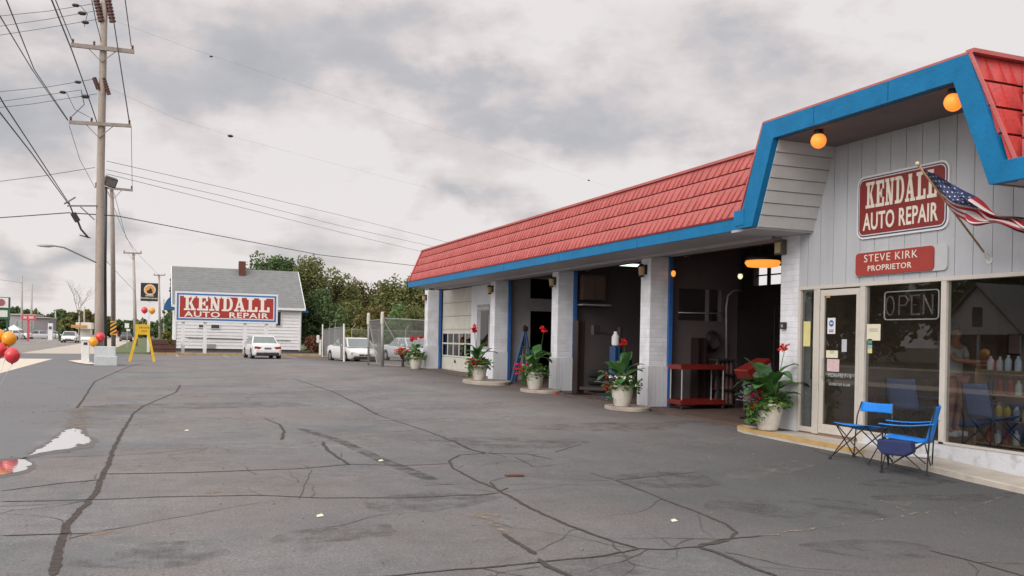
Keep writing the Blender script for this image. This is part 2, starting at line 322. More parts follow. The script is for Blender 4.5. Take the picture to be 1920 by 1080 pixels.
# ------------------------------------------------------------------ the setting
def asphalt(name, base, seam=True):
    m, n, l, b = new_mat(name); geo = n.new('ShaderNodeNewGeometry'); P = geo.outputs['Position']
    def nz(sc, det=6, ro=.6, vec=None):
        t = n.new('ShaderNodeTexNoise'); t.inputs['Scale'].default_value = sc; t.inputs['Detail'].default_value = det; t.inputs['Roughness'].default_value = ro; l.new(vec or P, t.inputs['Vector']); return t.outputs[0]
    def mrg(v, a, c, o0=0., o1=1.):
        t = n.new('ShaderNodeMapRange'); l.new(v, t.inputs[0]); 
        for i, x in enumerate((a, c, o0, o1)): t.inputs[i + 1].default_value = x
        return t.outputs[0]
    def mix(f, a, c, mode='MIX'):
        t = n.new('ShaderNodeMix'); t.data_type = 'RGBA'; t.blend_type = mode
        if isinstance(f, float): t.inputs[0].default_value = f
        else: l.new(f, t.inputs[0])
        for i, x in ((6, a), (7, c)):
            if isinstance(x, tuple): t.inputs[i].default_value = x + (1,)
            else: l.new(x, t.inputs[i])
        return t.outputs[2]
    c = mix(mrg(nz(.45, 8, .72), .36, .64), tuple(base[i] * (.62, .64, .68)[i] for i in range(3)), tuple(x * 1.36 for x in base))
    c = mix(mrg(nz(5.5, 7, .75), .40, .62, .0, .52), c, tuple(x * .60 for x in base))
    warm = tuple(base[i] * (1.22, 1.03, .92)[i] for i in range(3))
    c = mix(mrg(nz(.16, 6, .7), .45, .62, 0, .8), c, warm)
    mp = n.new('ShaderNodeMapping'); mp.inputs['Scale'].default_value = (1.0, .22, 1); mp.inputs['Rotation'].default_value = (0, 0, .35); l.new(P, mp.inputs[0])
    c = mix(mrg(nz(1.3, 7, .65, mp.outputs[0]), .50, .70, 0, .45), c, tuple(x * 1.35 for x in base))     # worn pale streaks along the way cars drive
    c = mix(mrg(nz(2.2, 8, .7), .56, .68, 0, .6), c, tuple(x * .50 for x in base))
    c = mix(mrg(nz(1.1, 9, .75), .60, .70, 0, .55), c, (base[0] * 1.55, base[1] * 1.38, base[2] * 1.2))                         # oil and old patches
    if seam:
        sp = n.new('ShaderNodeSeparateXYZ'); l.new(P, sp.inputs[0])
        wob = n.new('ShaderNodeMath'); wob.operation = 'MULTIPLY_ADD'; l.new(nz(.9, 5), wob.inputs[0]); wob.inputs[1].default_value = 1.2; l.new(sp.outputs[0], wob.inputs[2])
        c = mix(mrg(wob.outputs[0], -.75, -.55, .75, 0), c, tuple(base[i] * (.90, .93, .99)[i] for i in range(3)))      # newer drive strip beside the street
        nr = n.new('ShaderNodeMath'); nr.operation = 'MULTIPLY_ADD'; l.new(nz(.6, 6), nr.inputs[0]); nr.inputs[1].default_value = 3.0; l.new(sp.outputs[0], nr.inputs[2])
        yy = mrg(sp.outputs[1], 9.5, 16.5, 1, 0); xx = mrg(nr.outputs[0], 1.6, 9.6, 0, 1)
        q = n.new('ShaderNodeMath'); q.operation = 'MULTIPLY'; l.new(yy, q.inputs[0]); l.new(xx, q.inputs[1])
        q2 = n.new('ShaderNodeMath'); q2.operation = 'MULTIPLY'; l.new(q.outputs[0], q2.inputs[0]); q2.inputs[1].default_value = .95
        c = mix(q2.outputs[0], c, tuple(x * .27 for x in base))                                              # fresh sealer in front of the office
        by = mrg(sp.outputs[1], 13.0, 16.5, 0, 1); bx = mrg(nr.outputs[0], 8.8, 11.2, 0, .85)
        q3 = n.new('ShaderNodeMath'); q3.operation = 'MULTIPLY'; l.new(by, q3.inputs[0]); l.new(bx, q3.inputs[1])
        c = mix(q3.outputs[0], c, (.085, .062, .050))                                                        # oily rusty stain before the bays
    v = n.new('ShaderNodeTexVoronoi'); v.inputs['Scale'].default_value = 62; l.new(P, v.inputs['Vector'])
    c = mix(mrg(v.outputs['Distance'], .0, .45, .55, 0), c, tuple(x * 1.8 for x in base))
    c = mix(mrg(nz(42, 4, .75), .44, .62, 0, .75), c, tuple(x * .50 for x in base))
    l.new(c, b.inputs['Base Color']); b.inputs['Roughness'].default_value = .82; b.inputs['Specular IOR Level'].default_value = .35
    bp = n.new('ShaderNodeBump'); bp.inputs['Strength'].default_value = .35; bp.inputs['Distance'].default_value = .006; l.new(nz(130, 3), bp.inputs['Height']); l.new(bp.outputs[0], b.inputs['Normal'])
    MATS[name] = m; return m
ASPH = asphalt('asphalt_lot', (.182, .183, .185))
ASPH2 = asphalt('asphalt_road', (.25, .24, .225), seam=False)
CONC = mat('concrete', (.46, .42, .36), .85, .14, 2.5, .4, 90, dirt=.45, dscale=1.8, dcol=(.22, .18, .14))
CONCD = mat('concrete_dark', (.30, .25, .21), .85, .2, 1.5, .4, 90, dirt=.6, dscale=1.2, dcol=(.12, .09, .07))
YEL = mat('kerb_yellow', (.50, .31, .10), .8, .25, 5, .3, 60, dirt=.9, dscale=5, dcol=(.30, .26, .21))
EARTH = mat('earth', (.10, .11, .055), .95, .3, .5, .3, 20, dirt=.6, dscale=.7, dcol=(.17, .13, .08))
GRASS = mat('lawn', (.10, .13, .05), .95, .35, 1.5, .4, 30, dirt=.5, dscale=2, dcol=(.20, .17, .09))

def sheet(name, poly_or_rect, m, off, step=1.0, kind='structure'):
    """a sheet that follows the ground; rectangle (x0,x1,y0,y1)"""
    x0, x1, y0, y1 = poly_or_rect
    nx = max(1, int((x1 - x0) / step)); ny = max(1, int((y1 - y0) / step)); mb = MB()
    vs = [(x0 + (x1 - x0) * i / nx, y0 + (y1 - y0) * j / ny) for j in range(ny + 1) for i in range(nx + 1)]
    mb.add([(x, y, gz(x, y) + off) for x, y in vs], [(j * (nx + 1) + i, j * (nx + 1) + i + 1, (j + 1) * (nx + 1) + i + 1, (j + 1) * (nx + 1) + i) for j in range(ny) for i in range(nx)])
    return tag(mb.build(name, m, smooth=True), kind=kind)
def grid_ground():
    xs = sorted(set([-4000, -1500, -600, -250, -120, -60, -30] + [round(-15 + .75 * i, 3) for i in range(61)] + [40, 60, 120, 250, 600, 1500, 4000]))
    ys = sorted(set([-4000, -1500, -500, -150, -60, -20] + [round(-10 + 1.0 * i, 3) for i in range(81)] + [90, 120, 180, 300, 600, 1500, 4000]))
    mb = MB(); nx = len(xs)
    mb.add([(x, y, gz(x, y) - .03) for y in ys for x in xs], [(j * nx + i, j * nx + i + 1, (j + 1) * nx + i + 1, (j + 1) * nx + i) for j in range(len(ys) - 1) for i in range(nx - 1)])
    return tag(mb.build('ground', EARTH, smooth=True), kind='structure')
grid_ground()
sheet('parking_lot', (-4.7, 24, -10, 66.5), ASPH, 0.0, .8)
sheet('driveway', (-7.75, -4.704, 53.4, 66), ASPH, 0.0, 4)
sheet('driveway', (-7.75, -4.704, -10, 8), ASPH, 0.0, 4)
sheet('road', (-25, -7.754, -60, 900), ASPH2, -.012, 20)
sheet('sidewalk', (-7.75, -4.704, 8.004, 53.396), mat('walk_concrete', (.62, .56, .46), .85, .1, 2.5, .3, 90, dirt=.25, dscale=1.8, dcol=(.3, .25, .2)), .006, 4)
sheet('verge', (-2.9, 0.5, 72, 400), GRASS, -.008, 12)
sheet('lot_edge', (-7.75, -2.904, 66.51, 400), CONC, -.008, 12)
sheet('far_sidewalk', (-30, -25.004, 8, 500), CONC, .01, 20)
sheet('lawn', (14.5, 60, 68, 200), GRASS, -.008, 12)
m_line = mat('road_paint', (.55, .5, .38), .7, .2, 4)
mb = MB()
for X in (-13.2, -19.2):
    for i in range(30): mb.box(X, X + .12, 20 + i * 12, 24 + i * 12, -.011, -.007)
mb.box(-15.9, -15.78, -50, 600, -.011, -.0075)
tag(mb.build('road_marking', m_line), kind='structure')

def patchy(name, col, lo=.42, hi=.60, sc=5., amt=1.):
    m = mat(name, col, .9, .3, 7, .3, 80); n = m.node_tree.nodes; l = m.node_tree.links; b = n['Principled BSDF']
    t = n.new('ShaderNodeBsdfTransparent'); nz = n.new('ShaderNodeTexNoise'); nz.inputs['Scale'].default_value = sc; nz.inputs['Detail'].default_value = 9; nz.inputs['Roughness'].default_value = .75
    g = n.new('ShaderNodeNewGeometry'); l.new(g.outputs['Position'], nz.inputs['Vector']); r = n.new('ShaderNodeMapRange'); l.new(nz.outputs[0], r.inputs[0]); r.inputs[1].default_value = lo; r.inputs[2].default_value = hi; r.inputs[4].default_value = amt
    mx = n.new('ShaderNodeMixShader'); l.new(r.outputs[0], mx.inputs[0]); l.new(t.outputs[0], mx.inputs[1]); l.new(b.outputs[0], mx.inputs[2]); l.new(mx.outputs[0], n['Material Output'].inputs[0]); return m
# cracks, sealed seams and stains laid on the asphalt, measured in the photograph
CRK = mat('crack_seal', (.055, .044, .038), .9, .35, 14, .6, 80, dirt=.8, dscale=22, dcol=(.13, .11, .09))
CRK2 = patchy('crack_dust', (.24, .20, .16), .42, .62, 7)
TYRE = patchy('tyre_mark', (.06, .057, .056), .40, .66, 4, .75)
PALE = patchy('worn_pale_patch', (.26, .245, .22), .46, .68, 3.2, .6); DARKP = patchy('oil_patch', (.075, .07, .067), .44, .74, 2.6, .55); TAN = patchy('tan_patch', (.30, .21, .14), .44, .62, 5, .7)
def strip(mb, pts, w0, w1, off, jag=.24, seed=0):
    rr = random.Random(seed); P = [gnd(*p) for p in pts]; Q = []
    for a, b in zip(P[:-1], P[1:]):
        n = max(2, int((b - a).length / .05)); n = min(n, 160)
        Q += [a.lerp(b, i / n) for i in range(n)]
    Q.append(P[-1]); n = len(Q); vs = []; wob = 0.; wj = 1.
    for i, p in enumerate(Q):
        d = (Q[min(i + 1, n - 1)] - Q[max(i - 1, 0)]); d.z = 0; d.normalize(); s = Vector((-d.y, d.x, 0)); t = i / max(1, n - 1)
        wob = wob * .80 + rr.uniform(-1, 1) * .013 * (jag / .45); w = (w0 + (w1 - w0) * t) * .5
        wa = w * (1 + rr.uniform(-jag, jag)); wb = w * (1 + rr.uniform(-jag, jag))
        if i in (0, n - 1): wa *= .2; wb *= .2
        for q in (p + s * (wob + wa), p + s * (wob - wb)): vs.append((q.x, q.y, gz(q.x, q.y) + off))
    mb.add(vs, [(2 * i, 2 * i + 1, 2 * i + 3, 2 * i + 2) for i in range(n - 1)])
mb = MB()
LINES = [([(100, 1080), (118, 1010), (128, 985), (150, 958), (178, 925), (197, 880), (222, 822), (250, 775), (268, 762)], .058, .040),
 ([(268, 762), (295, 750), (330, 736), (338, 722)], .03, .05),
 ([(145, 765), (178, 715), (235, 690), (262, 682)], .04, .05),
 ([(0, 921), (100, 908), (185, 900)], .02, .028), ([(190, 889), (340, 887), (560, 879), (655, 871), (760, 873), (850, 869)], .035, .02),
 ([(0, 941), (160, 938), (300, 932), (480, 929), (600, 934), (750, 934), (900, 928), (937, 924)], .024, .02),
 ([(0, 1005), (120, 1002), (175, 1000)], .025, .02), ([(113, 857), (240, 853), (310, 848), (380, 840)], .015, .01),
 ([(605, 828), (612, 843), (635, 858), (655, 872)], .05, .04), ([(495, 785), (522, 795), (533, 808), (527, 825)], .03, .05),
 ([(550, 710), (620, 733), (680, 762), (708, 778)], .03, .05), ([(708, 778), (790, 805), (850, 828)], .02, .03), ([(850, 826), (880, 842), (912, 850)], .05, .06),
 ([(912, 850), (990, 852), (1040, 862)], .04, .015), ([(1040, 848), (1090, 833)], .02, .012), ([(912, 850), (862, 853), (842, 864), (850, 879), (890, 900), (935, 920)], .025, .035),
 ([(935, 920), (1000, 955), (1080, 990), (1150, 1015), (1200, 1029)], .04, .035), ([(920, 905), (935, 922), (955, 915)], .03, .02),
 ([(700, 1083), (900, 1065), (1033, 1053), (1130, 1042), (1200, 1030), (1250, 1031), (1312, 1025), (1350, 1012), (1430, 1004)], .022, .022),
 ([(1155, 901), (1180, 910), (1240, 935), (1320, 965), (1362, 983), (1378, 998), (1368, 1012)], .04, .03), ([(1310, 1024), (1368, 1014)], .06, .04),
 ([(1310, 1026), (1345, 1036), (1400, 1060), (1460, 1082)], .06, .035), ([(1155, 901), (1230, 893), (1310, 884)], .02, .012), ([(1105, 887), (1157, 902)], .01, .02),
 ([(940, 1000), (975, 1022), (1000, 1040)], .035, .045), ([(1010, 1048), (1030, 1062), (1075, 1083)], .04, .05), ([(1740, 1032), (1830, 1055), (1930, 1084)], .02, .04),
 ([(560, 935), (572, 905), (585, 880)], .006, .006), ([(330, 780), (480, 770), (700, 778)], .01, .008), ([(965, 857), (1000, 875), (1040, 872)], .01, .01)]
for i, (p, a, b) in enumerate(LINES): strip(mb, p, a, b, .004, seed=i)
tag(mb.build('pavement_crack', CRK), kind='structure')
FINE = mat('fine_crack', (.075, .066, .060), .95, .3, 12, .4, 80)
mb = MB(); rf = random.Random(77)
def fine(x, y, a, n_, w):
    pts = [(x, y)]
    for k in range(n_): a += rf.gauss(0, .22); x += math.cos(a) * .11; y += math.sin(a) * .11; pts.append((x, y))
    vs = []
    for k, (x_, y_) in enumerate(pts):
        q = pts[min(k + 1, n_)]; p = pts[max(k - 1, 0)]; dx, dy = q[0] - p[0], q[1] - p[1]; L2 = math.hypot(dx, dy) or 1; ww = w * rf.uniform(.4, 1.2) * (1 - k / (n_ + 1)) * .5
        vs += [(x_ - dy / L2 * ww, y_ + dx / L2 * ww, gz(x_, y_) + .0032), (x_ + dy / L2 * ww, y_ - dx / L2 * ww, gz(x_, y_) + .0032)]
    mb.add(vs, [(2 * k, 2 * k + 1, 2 * k + 3, 2 * k + 2) for k in range(n_)]); return pts
for pl, _a, _b in LINES:
    for px_, py_ in pl:
        for _ in range(2):
            if rf.random() < .26 and py_ < 1079:
                q = gnd(px_ + rf.uniform(-20, 20), py_); P_ = fine(q.x, q.y, rf.uniform(0, 6.3), rf.randint(6, 22), rf.uniform(.008, .016))
                if rf.random() < .5: m0 = P_[len(P_) // 2]; fine(m0[0], m0[1], rf.uniform(0, 6.3), rf.randint(4, 10), .008)
for _ in range(22): fine(rf.uniform(-1, 9), rf.uniform(6, 34), rf.choice((0, 1.57)) + rf.gauss(0, .3), rf.randint(8, 34), rf.uniform(.008, .016))
tag(mb.build('fine_crack', FINE), kind='structure')
mb = MB()
for i, (p, a, b) in enumerate([([(1430, 1004), (1560, 989), (1700, 966), (1840, 945)], .03, .02), ([(905, 968), (925, 985), (945, 1002)], .05, .05), ([(1420, 1015), (1437, 1050)], .02, .015), ([(1640, 935), (1700, 958), (1720, 962)], .02, .015),
    ([(150, 765), (142, 790), (150, 802)], .22, .30), ([(1830, 950), (1870, 935), (1920, 925)], .02, .015), ([(1790, 1000), (1860, 1008), (1900, 1012)], .02, .01), ([(700, 788), (860, 784), (990, 790)], .10, .04), ([(1330, 917), (1400, 925), (1480, 933)], .02, .02), ([(1290, 862), (1350, 865)], .05, .03)]): strip(mb, p, a, b, .0048, jag=.8, seed=50 + i)
tag(mb.build('dust_streak', CRK2), kind='structure')
mb = MB(); strip(mb, [(560, 803), (640, 828), (715, 862), (810, 900)], .16, .20, .0025, .1, 99)
tag(mb.build('tyre_mark', TYRE), kind='structure')
def patches(name, m, L_, off):
    mb = MB()
    for px, py, a, b_, rot in L_:
        c = gnd(px, py); P = []
        for k in range(28):
            t = 2 * math.pi * k / 28; u, v = a * math.cos(t) * (1 + .15 * math.sin(3 * t + px)), b_ * math.sin(t) * (1 + .15 * math.cos(2 * t + py)); x = c.x + u * math.cos(rot) - v * math.sin(rot); y = c.y + u * math.sin(rot) + v * math.cos(rot); P.append((x, y, gz(x, y) + off))
        mb.add([(c.x, c.y, gz(c.x, c.y) + off)] + P, [(0, k + 1, (k + 1) % 28 + 1) for k in range(28)])
    return tag(mb.build(name, m), kind='structure')
patches('worn_patch', PALE, [(240, 790, 1.6, .8, .3), (850, 787, 1.8, .45, .2), (420, 840, 1.5, .5, .1), (520, 740, 3.0, 1.2, 0), (700, 820, 1.4, .6, .6), (1300, 830, 1.6, .5, .4), (300, 870, .9, .5, 0), (900, 760, 3, .8, .2), (1450, 880, 1.2, .3, .5), (1720, 935, .7, .25, .3), (600, 900, 1.2, .5, .3), (1000, 1010, .5, .2, .1)], .0012)
patches('oil_patch', DARKP, [(1500, 950, 1.1, .7, .2), (1750, 920, 1.2, .6, .1), (1250, 900, .8, .5, .4), (950, 830, 1.2, .8, 0), (400, 760, 2.2, 1, 0), (640, 1000, .5, .3, .3), (300, 1040, .5, .35, .2), (1640, 1030, .6, .4, 0), (1130, 1060, .4, .3, 0), (800, 940, .7, .4, .2), (1150, 800, 1.6, .6, .1), (1350, 790, 1.2, .6, .1), (1210, 772, .7, .25, 1.5), (1060, 742, .7, .25, 1.5), (930, 722, .8, .25, 1.5), (1470, 822, .5, .2, 1.2), (1700, 885, .9, .2, 1.5), (1560, 850, .6, .2, 1.4)], .0018)
patches('tan_patch', TAN, [(192, 1000, .13, .09, 0), (912, 968, .16, .12, 0), (150, 770, .5, .35, .3), (240, 765, .3, .2, 0), (390, 924, .12, .06, 0), (810, 876, .12, .06, 0)], .003)

m, n, l, b = new_mat('puddle_water'); b.inputs['Base Color'].default_value = (.30, .30, .30, 1); b.inputs['Roughness'].default_value = .015; b.inputs['IOR'].default_value = 1.6; b.inputs['Coat Weight'].default_value = 1; b.inputs['Coat IOR'].default_value = 1.8; b.inputs['Coat Roughness'].default_value = 0.0; PUD = m
gg = n.new('ShaderNodeNewGeometry'); t_ = n.new('ShaderNodeTexNoise'); t_.inputs['Scale'].default_value = 9; l.new(gg.outputs['Position'], t_.inputs['Vector']); b_ = n.new('ShaderNodeBump'); b_.inputs['Strength'].default_value = .05; b_.inputs['Distance'].default_value = .01; l.new(t_.outputs[0], b_.inputs['Height']); l.new(b_.outputs[0], b.inputs['Coat Normal']); l.new(b_.outputs[0], b.inputs['Normal'])
def flat(name, pts, m, off, kind='structure'):
    mb = MB(); P = [gnd(*p) for p in pts]; z = max(gz(p.x, p.y) for p in P) + off
    Q = []
    rr = random.Random(5)
    for a, b_ in zip(P, P[1:] + P[:1]):
        k = max(1, int((b_ - a).length / .10)); nr = Vector((b_.y - a.y, a.x - b_.x, 0)).normalized()
        for i in range(k): q = a.lerp(b_, i / k) + nr * rr.uniform(-.035, .035) * (i > 0); Q.append((q.x, q.y, z))
    mb.add(Q, [tuple(range(len(Q)))]); return tag(mb.build(name, m), kind=kind)
DAMP = mat('damp_asphalt', (.085, .08, .078), .45, .15, 6, .3, 90)
flat('damp_patch', [(36, 862), (60, 843), (92, 829), (122, 803), (140, 798), (158, 803), (166, 817), (184, 827), (168, 840), (140, 844), (118, 849), (90, 852), (62, 858)], DAMP, .002)
flat('damp_patch', [(-76, 900), (-64, 878), (-20, 864), (10, 860), (28, 857), (50, 858), (66, 867), (60, 882), (38, 890), (8, 896)], DAMP, .002)
flat('puddle', [(47, 857), (66, 845), (92, 833), (126, 806), (138, 803), (152, 806), (158, 818), (172, 826), (160, 834), (146, 832), (138, 839), (118, 843), (90, 847), (65, 852)], PUD, .004)
flat('puddle', [(-70, 893), (-60, 880), (-20, 868), (10, 864), (28, 862), (46, 862), (58, 868), (53, 878), (35, 885), (8, 890)], PUD, .004)
DUST = mat('dry_silt', (.34, .30, .26), .95, .2, 3, .3, 60, dirt=.75, dscale=3.5, dcol=(.17, .16, .155))
# ------------------------------------------------------------------ the repair shop
WX = 10.3; EX = 9.2; GX = 9.05
SHOP = thing('repair_shop', (WX, 13, 0), 'long garage and office building with pink shake mansard roof and blue fascia', 'garage')
LG = (.50, .53, .60)
BRICK = brick_mat('painted_brick', (.74, .75, .79), (.66, .675, .71), .40, .10, .010)
SIDING = mat('grey_siding', (.44, .455, .48), .7, .08, 3, .25, 40, dirt=.28, dscale=2.5, dcol=(.33, .33, .34), streak=True)
CLAP = mat('clapboard', (.50, .50, .49), .7, .08, 3, .2, 40, dirt=.25, dscale=2.2, dcol=(.36, .34, .32))
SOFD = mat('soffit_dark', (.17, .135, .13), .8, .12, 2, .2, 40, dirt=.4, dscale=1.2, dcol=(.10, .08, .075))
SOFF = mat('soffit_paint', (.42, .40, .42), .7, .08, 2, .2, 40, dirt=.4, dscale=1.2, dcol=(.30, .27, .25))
BLUE = mat('fascia_blue', (.002, .150, .335), .5, .16, 4, .25, 25, dirt=.3, dscale=3, dcol=(.02, .17, .33), spec=.25)
DBLUE = mat('jamb_blue', (.03, .12, .36), .5, .15, 4, .2, 25)
RED = mat('shake_red', (.44, .118, .108), .55, .12, 2.2, .3, 22, dirt=.4, dscale=2.5, dcol=(.50, .16, .15), spec=.35)
RED3 = mat('shake_red_deep', (.52, .060, .055), .38, .16, 5, .4, 22, dirt=.3, dscale=6, dcol=(.60, .16, .15))
RED2 = mat('edge_and_shadow_red', (.17, .012, .012), .6, .15, 5)  # dark red; the deck strips between shake courses are painted shadow lines
ROOFG = mat('roof_deck', (.2, .2, .2), .9)
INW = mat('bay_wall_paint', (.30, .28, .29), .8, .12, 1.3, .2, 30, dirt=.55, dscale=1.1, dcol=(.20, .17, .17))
INW3 = mat('bay_wall_dark', (.095, .075, .078), .8, .15, 1.3, .2, 30, dirt=.6, dscale=1.1, dcol=(.10, .08, .08))  # darker wall tone for the third and nearest bays
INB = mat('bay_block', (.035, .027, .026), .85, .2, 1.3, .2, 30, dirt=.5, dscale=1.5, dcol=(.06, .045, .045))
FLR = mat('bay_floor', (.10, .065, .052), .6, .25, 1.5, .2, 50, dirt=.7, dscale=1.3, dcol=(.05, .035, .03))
DARK = mat('dark_recess', (.018, .015, .016), .8)
SKIRT = mat('skirt_paint', (.62, .635, .67), .7, .08, 3, .25, 40, dirt=.3, dscale=2.5, dcol=(.40, .40, .40), streak=True)
BZY = [(34.85, 35.3), (27.3, 27.7), (22.44, 22.85), (17.55, 17.97)]
for y0, y1 in BZY:                                        # four brick piers
    mb = MB(); zb = wz(y0); mb.box(WX, WX + .46, y0, y1, zb - .3, 3.42)
    pr = mb.build('pillar', BRICK, SHOP, bevel=.008)
    mb = MB(); nb = 5                                     # boarded skirt
    for i in range(nb): w = .5 / nb; mb.box(WX - .03 + i * w, WX - .03 + (i + 1) * w - .006, y0 - .03, y0 - .002, zb - .3, zb + .9 - .003)
    for i in range(4): w = (y1 - y0 + .03) / 4; mb.box(WX - .03, WX - .002, y0 - .0 + i * w, y0 + (i + 1) * w - .006, zb - .3, zb + .9 - .003)
    mb.box(WX - .022, WX + .462, y0 - .022, y1 + .01, zb - .3, zb + .88)
    sk = mb.build('skirt_board', SKIRT, pr)
    mb = MB(); mb.box(WX + .462, WX + .56, y0 - .05, y1 + .02, zb - .3, 3.419); mb.build('door_jamb', DBLUE, pr, bevel=.004)
# bay walls
mb = MB(); mb.box(WX + .6, WX + .72, 27.9, 31.31, 0, 3.42); mb.build('bay_front_wall', mat('front_wall_light', (.68, .70, .74), .75, .08, 2, .2, 40), SHOP)
# small framed opening in the front wall beside the closed door
wo = MB(); wo.box(WX + .585, WX + .598, 29.35, 30.65, 1.15, 2.72); w_ = wo.build('side_window', mat('frame_grey', (.34, .33, .34), .6), SHOP)
mb = MB(); mb.box(WX + .57, WX + .583, 29.45, 30.2, 1.25, 2.5); mb.build('pane', glass_mat('dark_glass', (.12, .12, .13)), w_)
mb = MB(); mb.box(WX + .568, WX + .583, 29.40, 30.6, 2.55, 2.62); mb.build('sill', CLAP, w_)
# closed sectional door of the far bay
DX = WX + .62; dz0 = .26; sec = (3.42 - dz0) / 6
CREAM = mat('cream_panel', (.56, .55, .48), .55, .1, 3, .1, 30, dirt=.35, dscale=2, dcol=(.40, .38, .32))
gd = MB()
for i in range(6):
    z0 = dz0 + i * sec; z1 = z0 + sec - .012
    if i in (1, 2) : continue
    gd.box(DX, DX + .05, 31.31, 34.85, z0, z1); gd.box(DX - .012, DX - .001, 31.4, 34.8, z0 + .05, z0 + .09)
zw0, zw1 = dz0 + sec, dz0 + 3 * sec - .012
gd.box(DX, DX + .05, 31.31, 34.85, zw0, zw0 + .06); gd.box(DX, DX + .05, 31.31, 34.85, zw1 - .14, zw1); gd.box(DX, DX + .05, 31.31, 34.85, (zw0 + zw1) / 2 - .03, (zw0 + zw1) / 2 + .03)
ys = [31.31 + 3.54 * i / 5 for i in range(6)]
for y in ys: gd.box(DX - .002, DX + .052, y - .03, y + .03, zw0 + .061, zw1 - .141)
gdo = gd.build('garage_door', CREAM, SHOP, bevel=.004)
G1 = glass_mat('door_glass', (.42, .44, .48), 1.3)
for a, b in zip(ys[:-1], ys[1:]):
    for z0, z1 in ((zw0 + .06, (zw0 + zw1) / 2 - .03), ((zw0 + zw1) / 2 + .03, zw1 - .14)):
        mb = MB(); mb.box(DX + .02, DX + .026, a + .031, b - .031, z0 + .001, z1 - .001); mb.build('window_pane', G1, gdo)
mb = MB(); mb.lathe((DX - .02, 33.1, .62), [(.05, -.02), (.06, 0), (.03, .02)], 10, 'x'); mb.bar((DX - .03, 33.1, .56), (DX - .03, 33.1, .70), .02, .02); mb.build('handle', DARK, gdo)
# partitions between bays, rear and end walls, ceiling, floor (all one shell, seen through the openings)
mb = MB(); t = .15
def wallY(y, x0, x1, z0, z1, holes, k=0):
    x1 = min(x1, 16.49); z1 = 4.39               # wall across the building with rectangular holes (x0,x1,z0,z1)
    xs = sorted(set([x0, x1] + [h[0] for h in holes] + [h[1] for h in holes])); zs = sorted(set([z0, z1] + [h[2] for h in holes] + [h[3] for h in holes]))
    for a, b in zip(xs[:-1], xs[1:]):
        for c, d in zip(zs[:-1], zs[1:]):
            cx, cz = (a + b) / 2, (c + d) / 2
            if any(h[0] < cx < h[1] and h[2] < cz < h[3] for h in holes): continue
            mb.box(a, b, y, y + t, c, d, k)
a_, b_, c_, d_ = aty(995, 583, 27.45), aty(1060, 700, 27.45), aty(995, 522, 27.45), aty(1060, 562, 27.45)
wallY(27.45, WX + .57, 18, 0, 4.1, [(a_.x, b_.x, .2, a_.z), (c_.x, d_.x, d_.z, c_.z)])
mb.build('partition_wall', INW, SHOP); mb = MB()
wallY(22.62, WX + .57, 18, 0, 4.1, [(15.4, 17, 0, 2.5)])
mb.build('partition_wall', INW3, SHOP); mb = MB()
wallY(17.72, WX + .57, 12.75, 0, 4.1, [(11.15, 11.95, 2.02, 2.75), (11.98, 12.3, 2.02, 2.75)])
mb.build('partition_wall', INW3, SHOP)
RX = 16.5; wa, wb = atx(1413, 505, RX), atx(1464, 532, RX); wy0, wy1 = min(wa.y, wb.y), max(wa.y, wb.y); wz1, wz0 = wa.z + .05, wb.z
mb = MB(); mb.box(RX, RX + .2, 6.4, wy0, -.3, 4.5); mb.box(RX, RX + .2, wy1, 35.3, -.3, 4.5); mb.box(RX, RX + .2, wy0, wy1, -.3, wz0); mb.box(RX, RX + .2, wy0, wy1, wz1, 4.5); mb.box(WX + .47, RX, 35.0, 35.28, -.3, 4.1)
mb.box(WX + .57, RX - .01, 12.75, 12.9, -.3, 4.1); mb.box(WX + .3, RX, 6.3, 6.4, -.3, .15); mb.box(WX + .3, RX, 6.3, 6.4, 2.85, 4.1); mb.box(15.1, RX, 6.3, 6.4, .15, 2.85)  # end wall left open out of view, added to let daylight into the office
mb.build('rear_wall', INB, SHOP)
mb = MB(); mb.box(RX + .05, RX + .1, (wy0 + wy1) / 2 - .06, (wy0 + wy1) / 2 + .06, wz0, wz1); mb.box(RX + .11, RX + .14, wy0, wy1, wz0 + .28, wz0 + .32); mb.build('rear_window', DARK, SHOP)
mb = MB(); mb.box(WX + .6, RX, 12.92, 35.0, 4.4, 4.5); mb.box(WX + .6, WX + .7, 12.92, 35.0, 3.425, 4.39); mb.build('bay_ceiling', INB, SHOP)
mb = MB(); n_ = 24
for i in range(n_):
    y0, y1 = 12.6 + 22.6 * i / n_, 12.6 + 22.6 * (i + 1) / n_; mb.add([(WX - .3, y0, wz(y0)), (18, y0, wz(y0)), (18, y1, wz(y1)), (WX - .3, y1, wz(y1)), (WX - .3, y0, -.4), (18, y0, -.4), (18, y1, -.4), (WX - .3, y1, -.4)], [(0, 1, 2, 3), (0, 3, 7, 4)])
mb.build('bay_floor', FLR, SHOP)
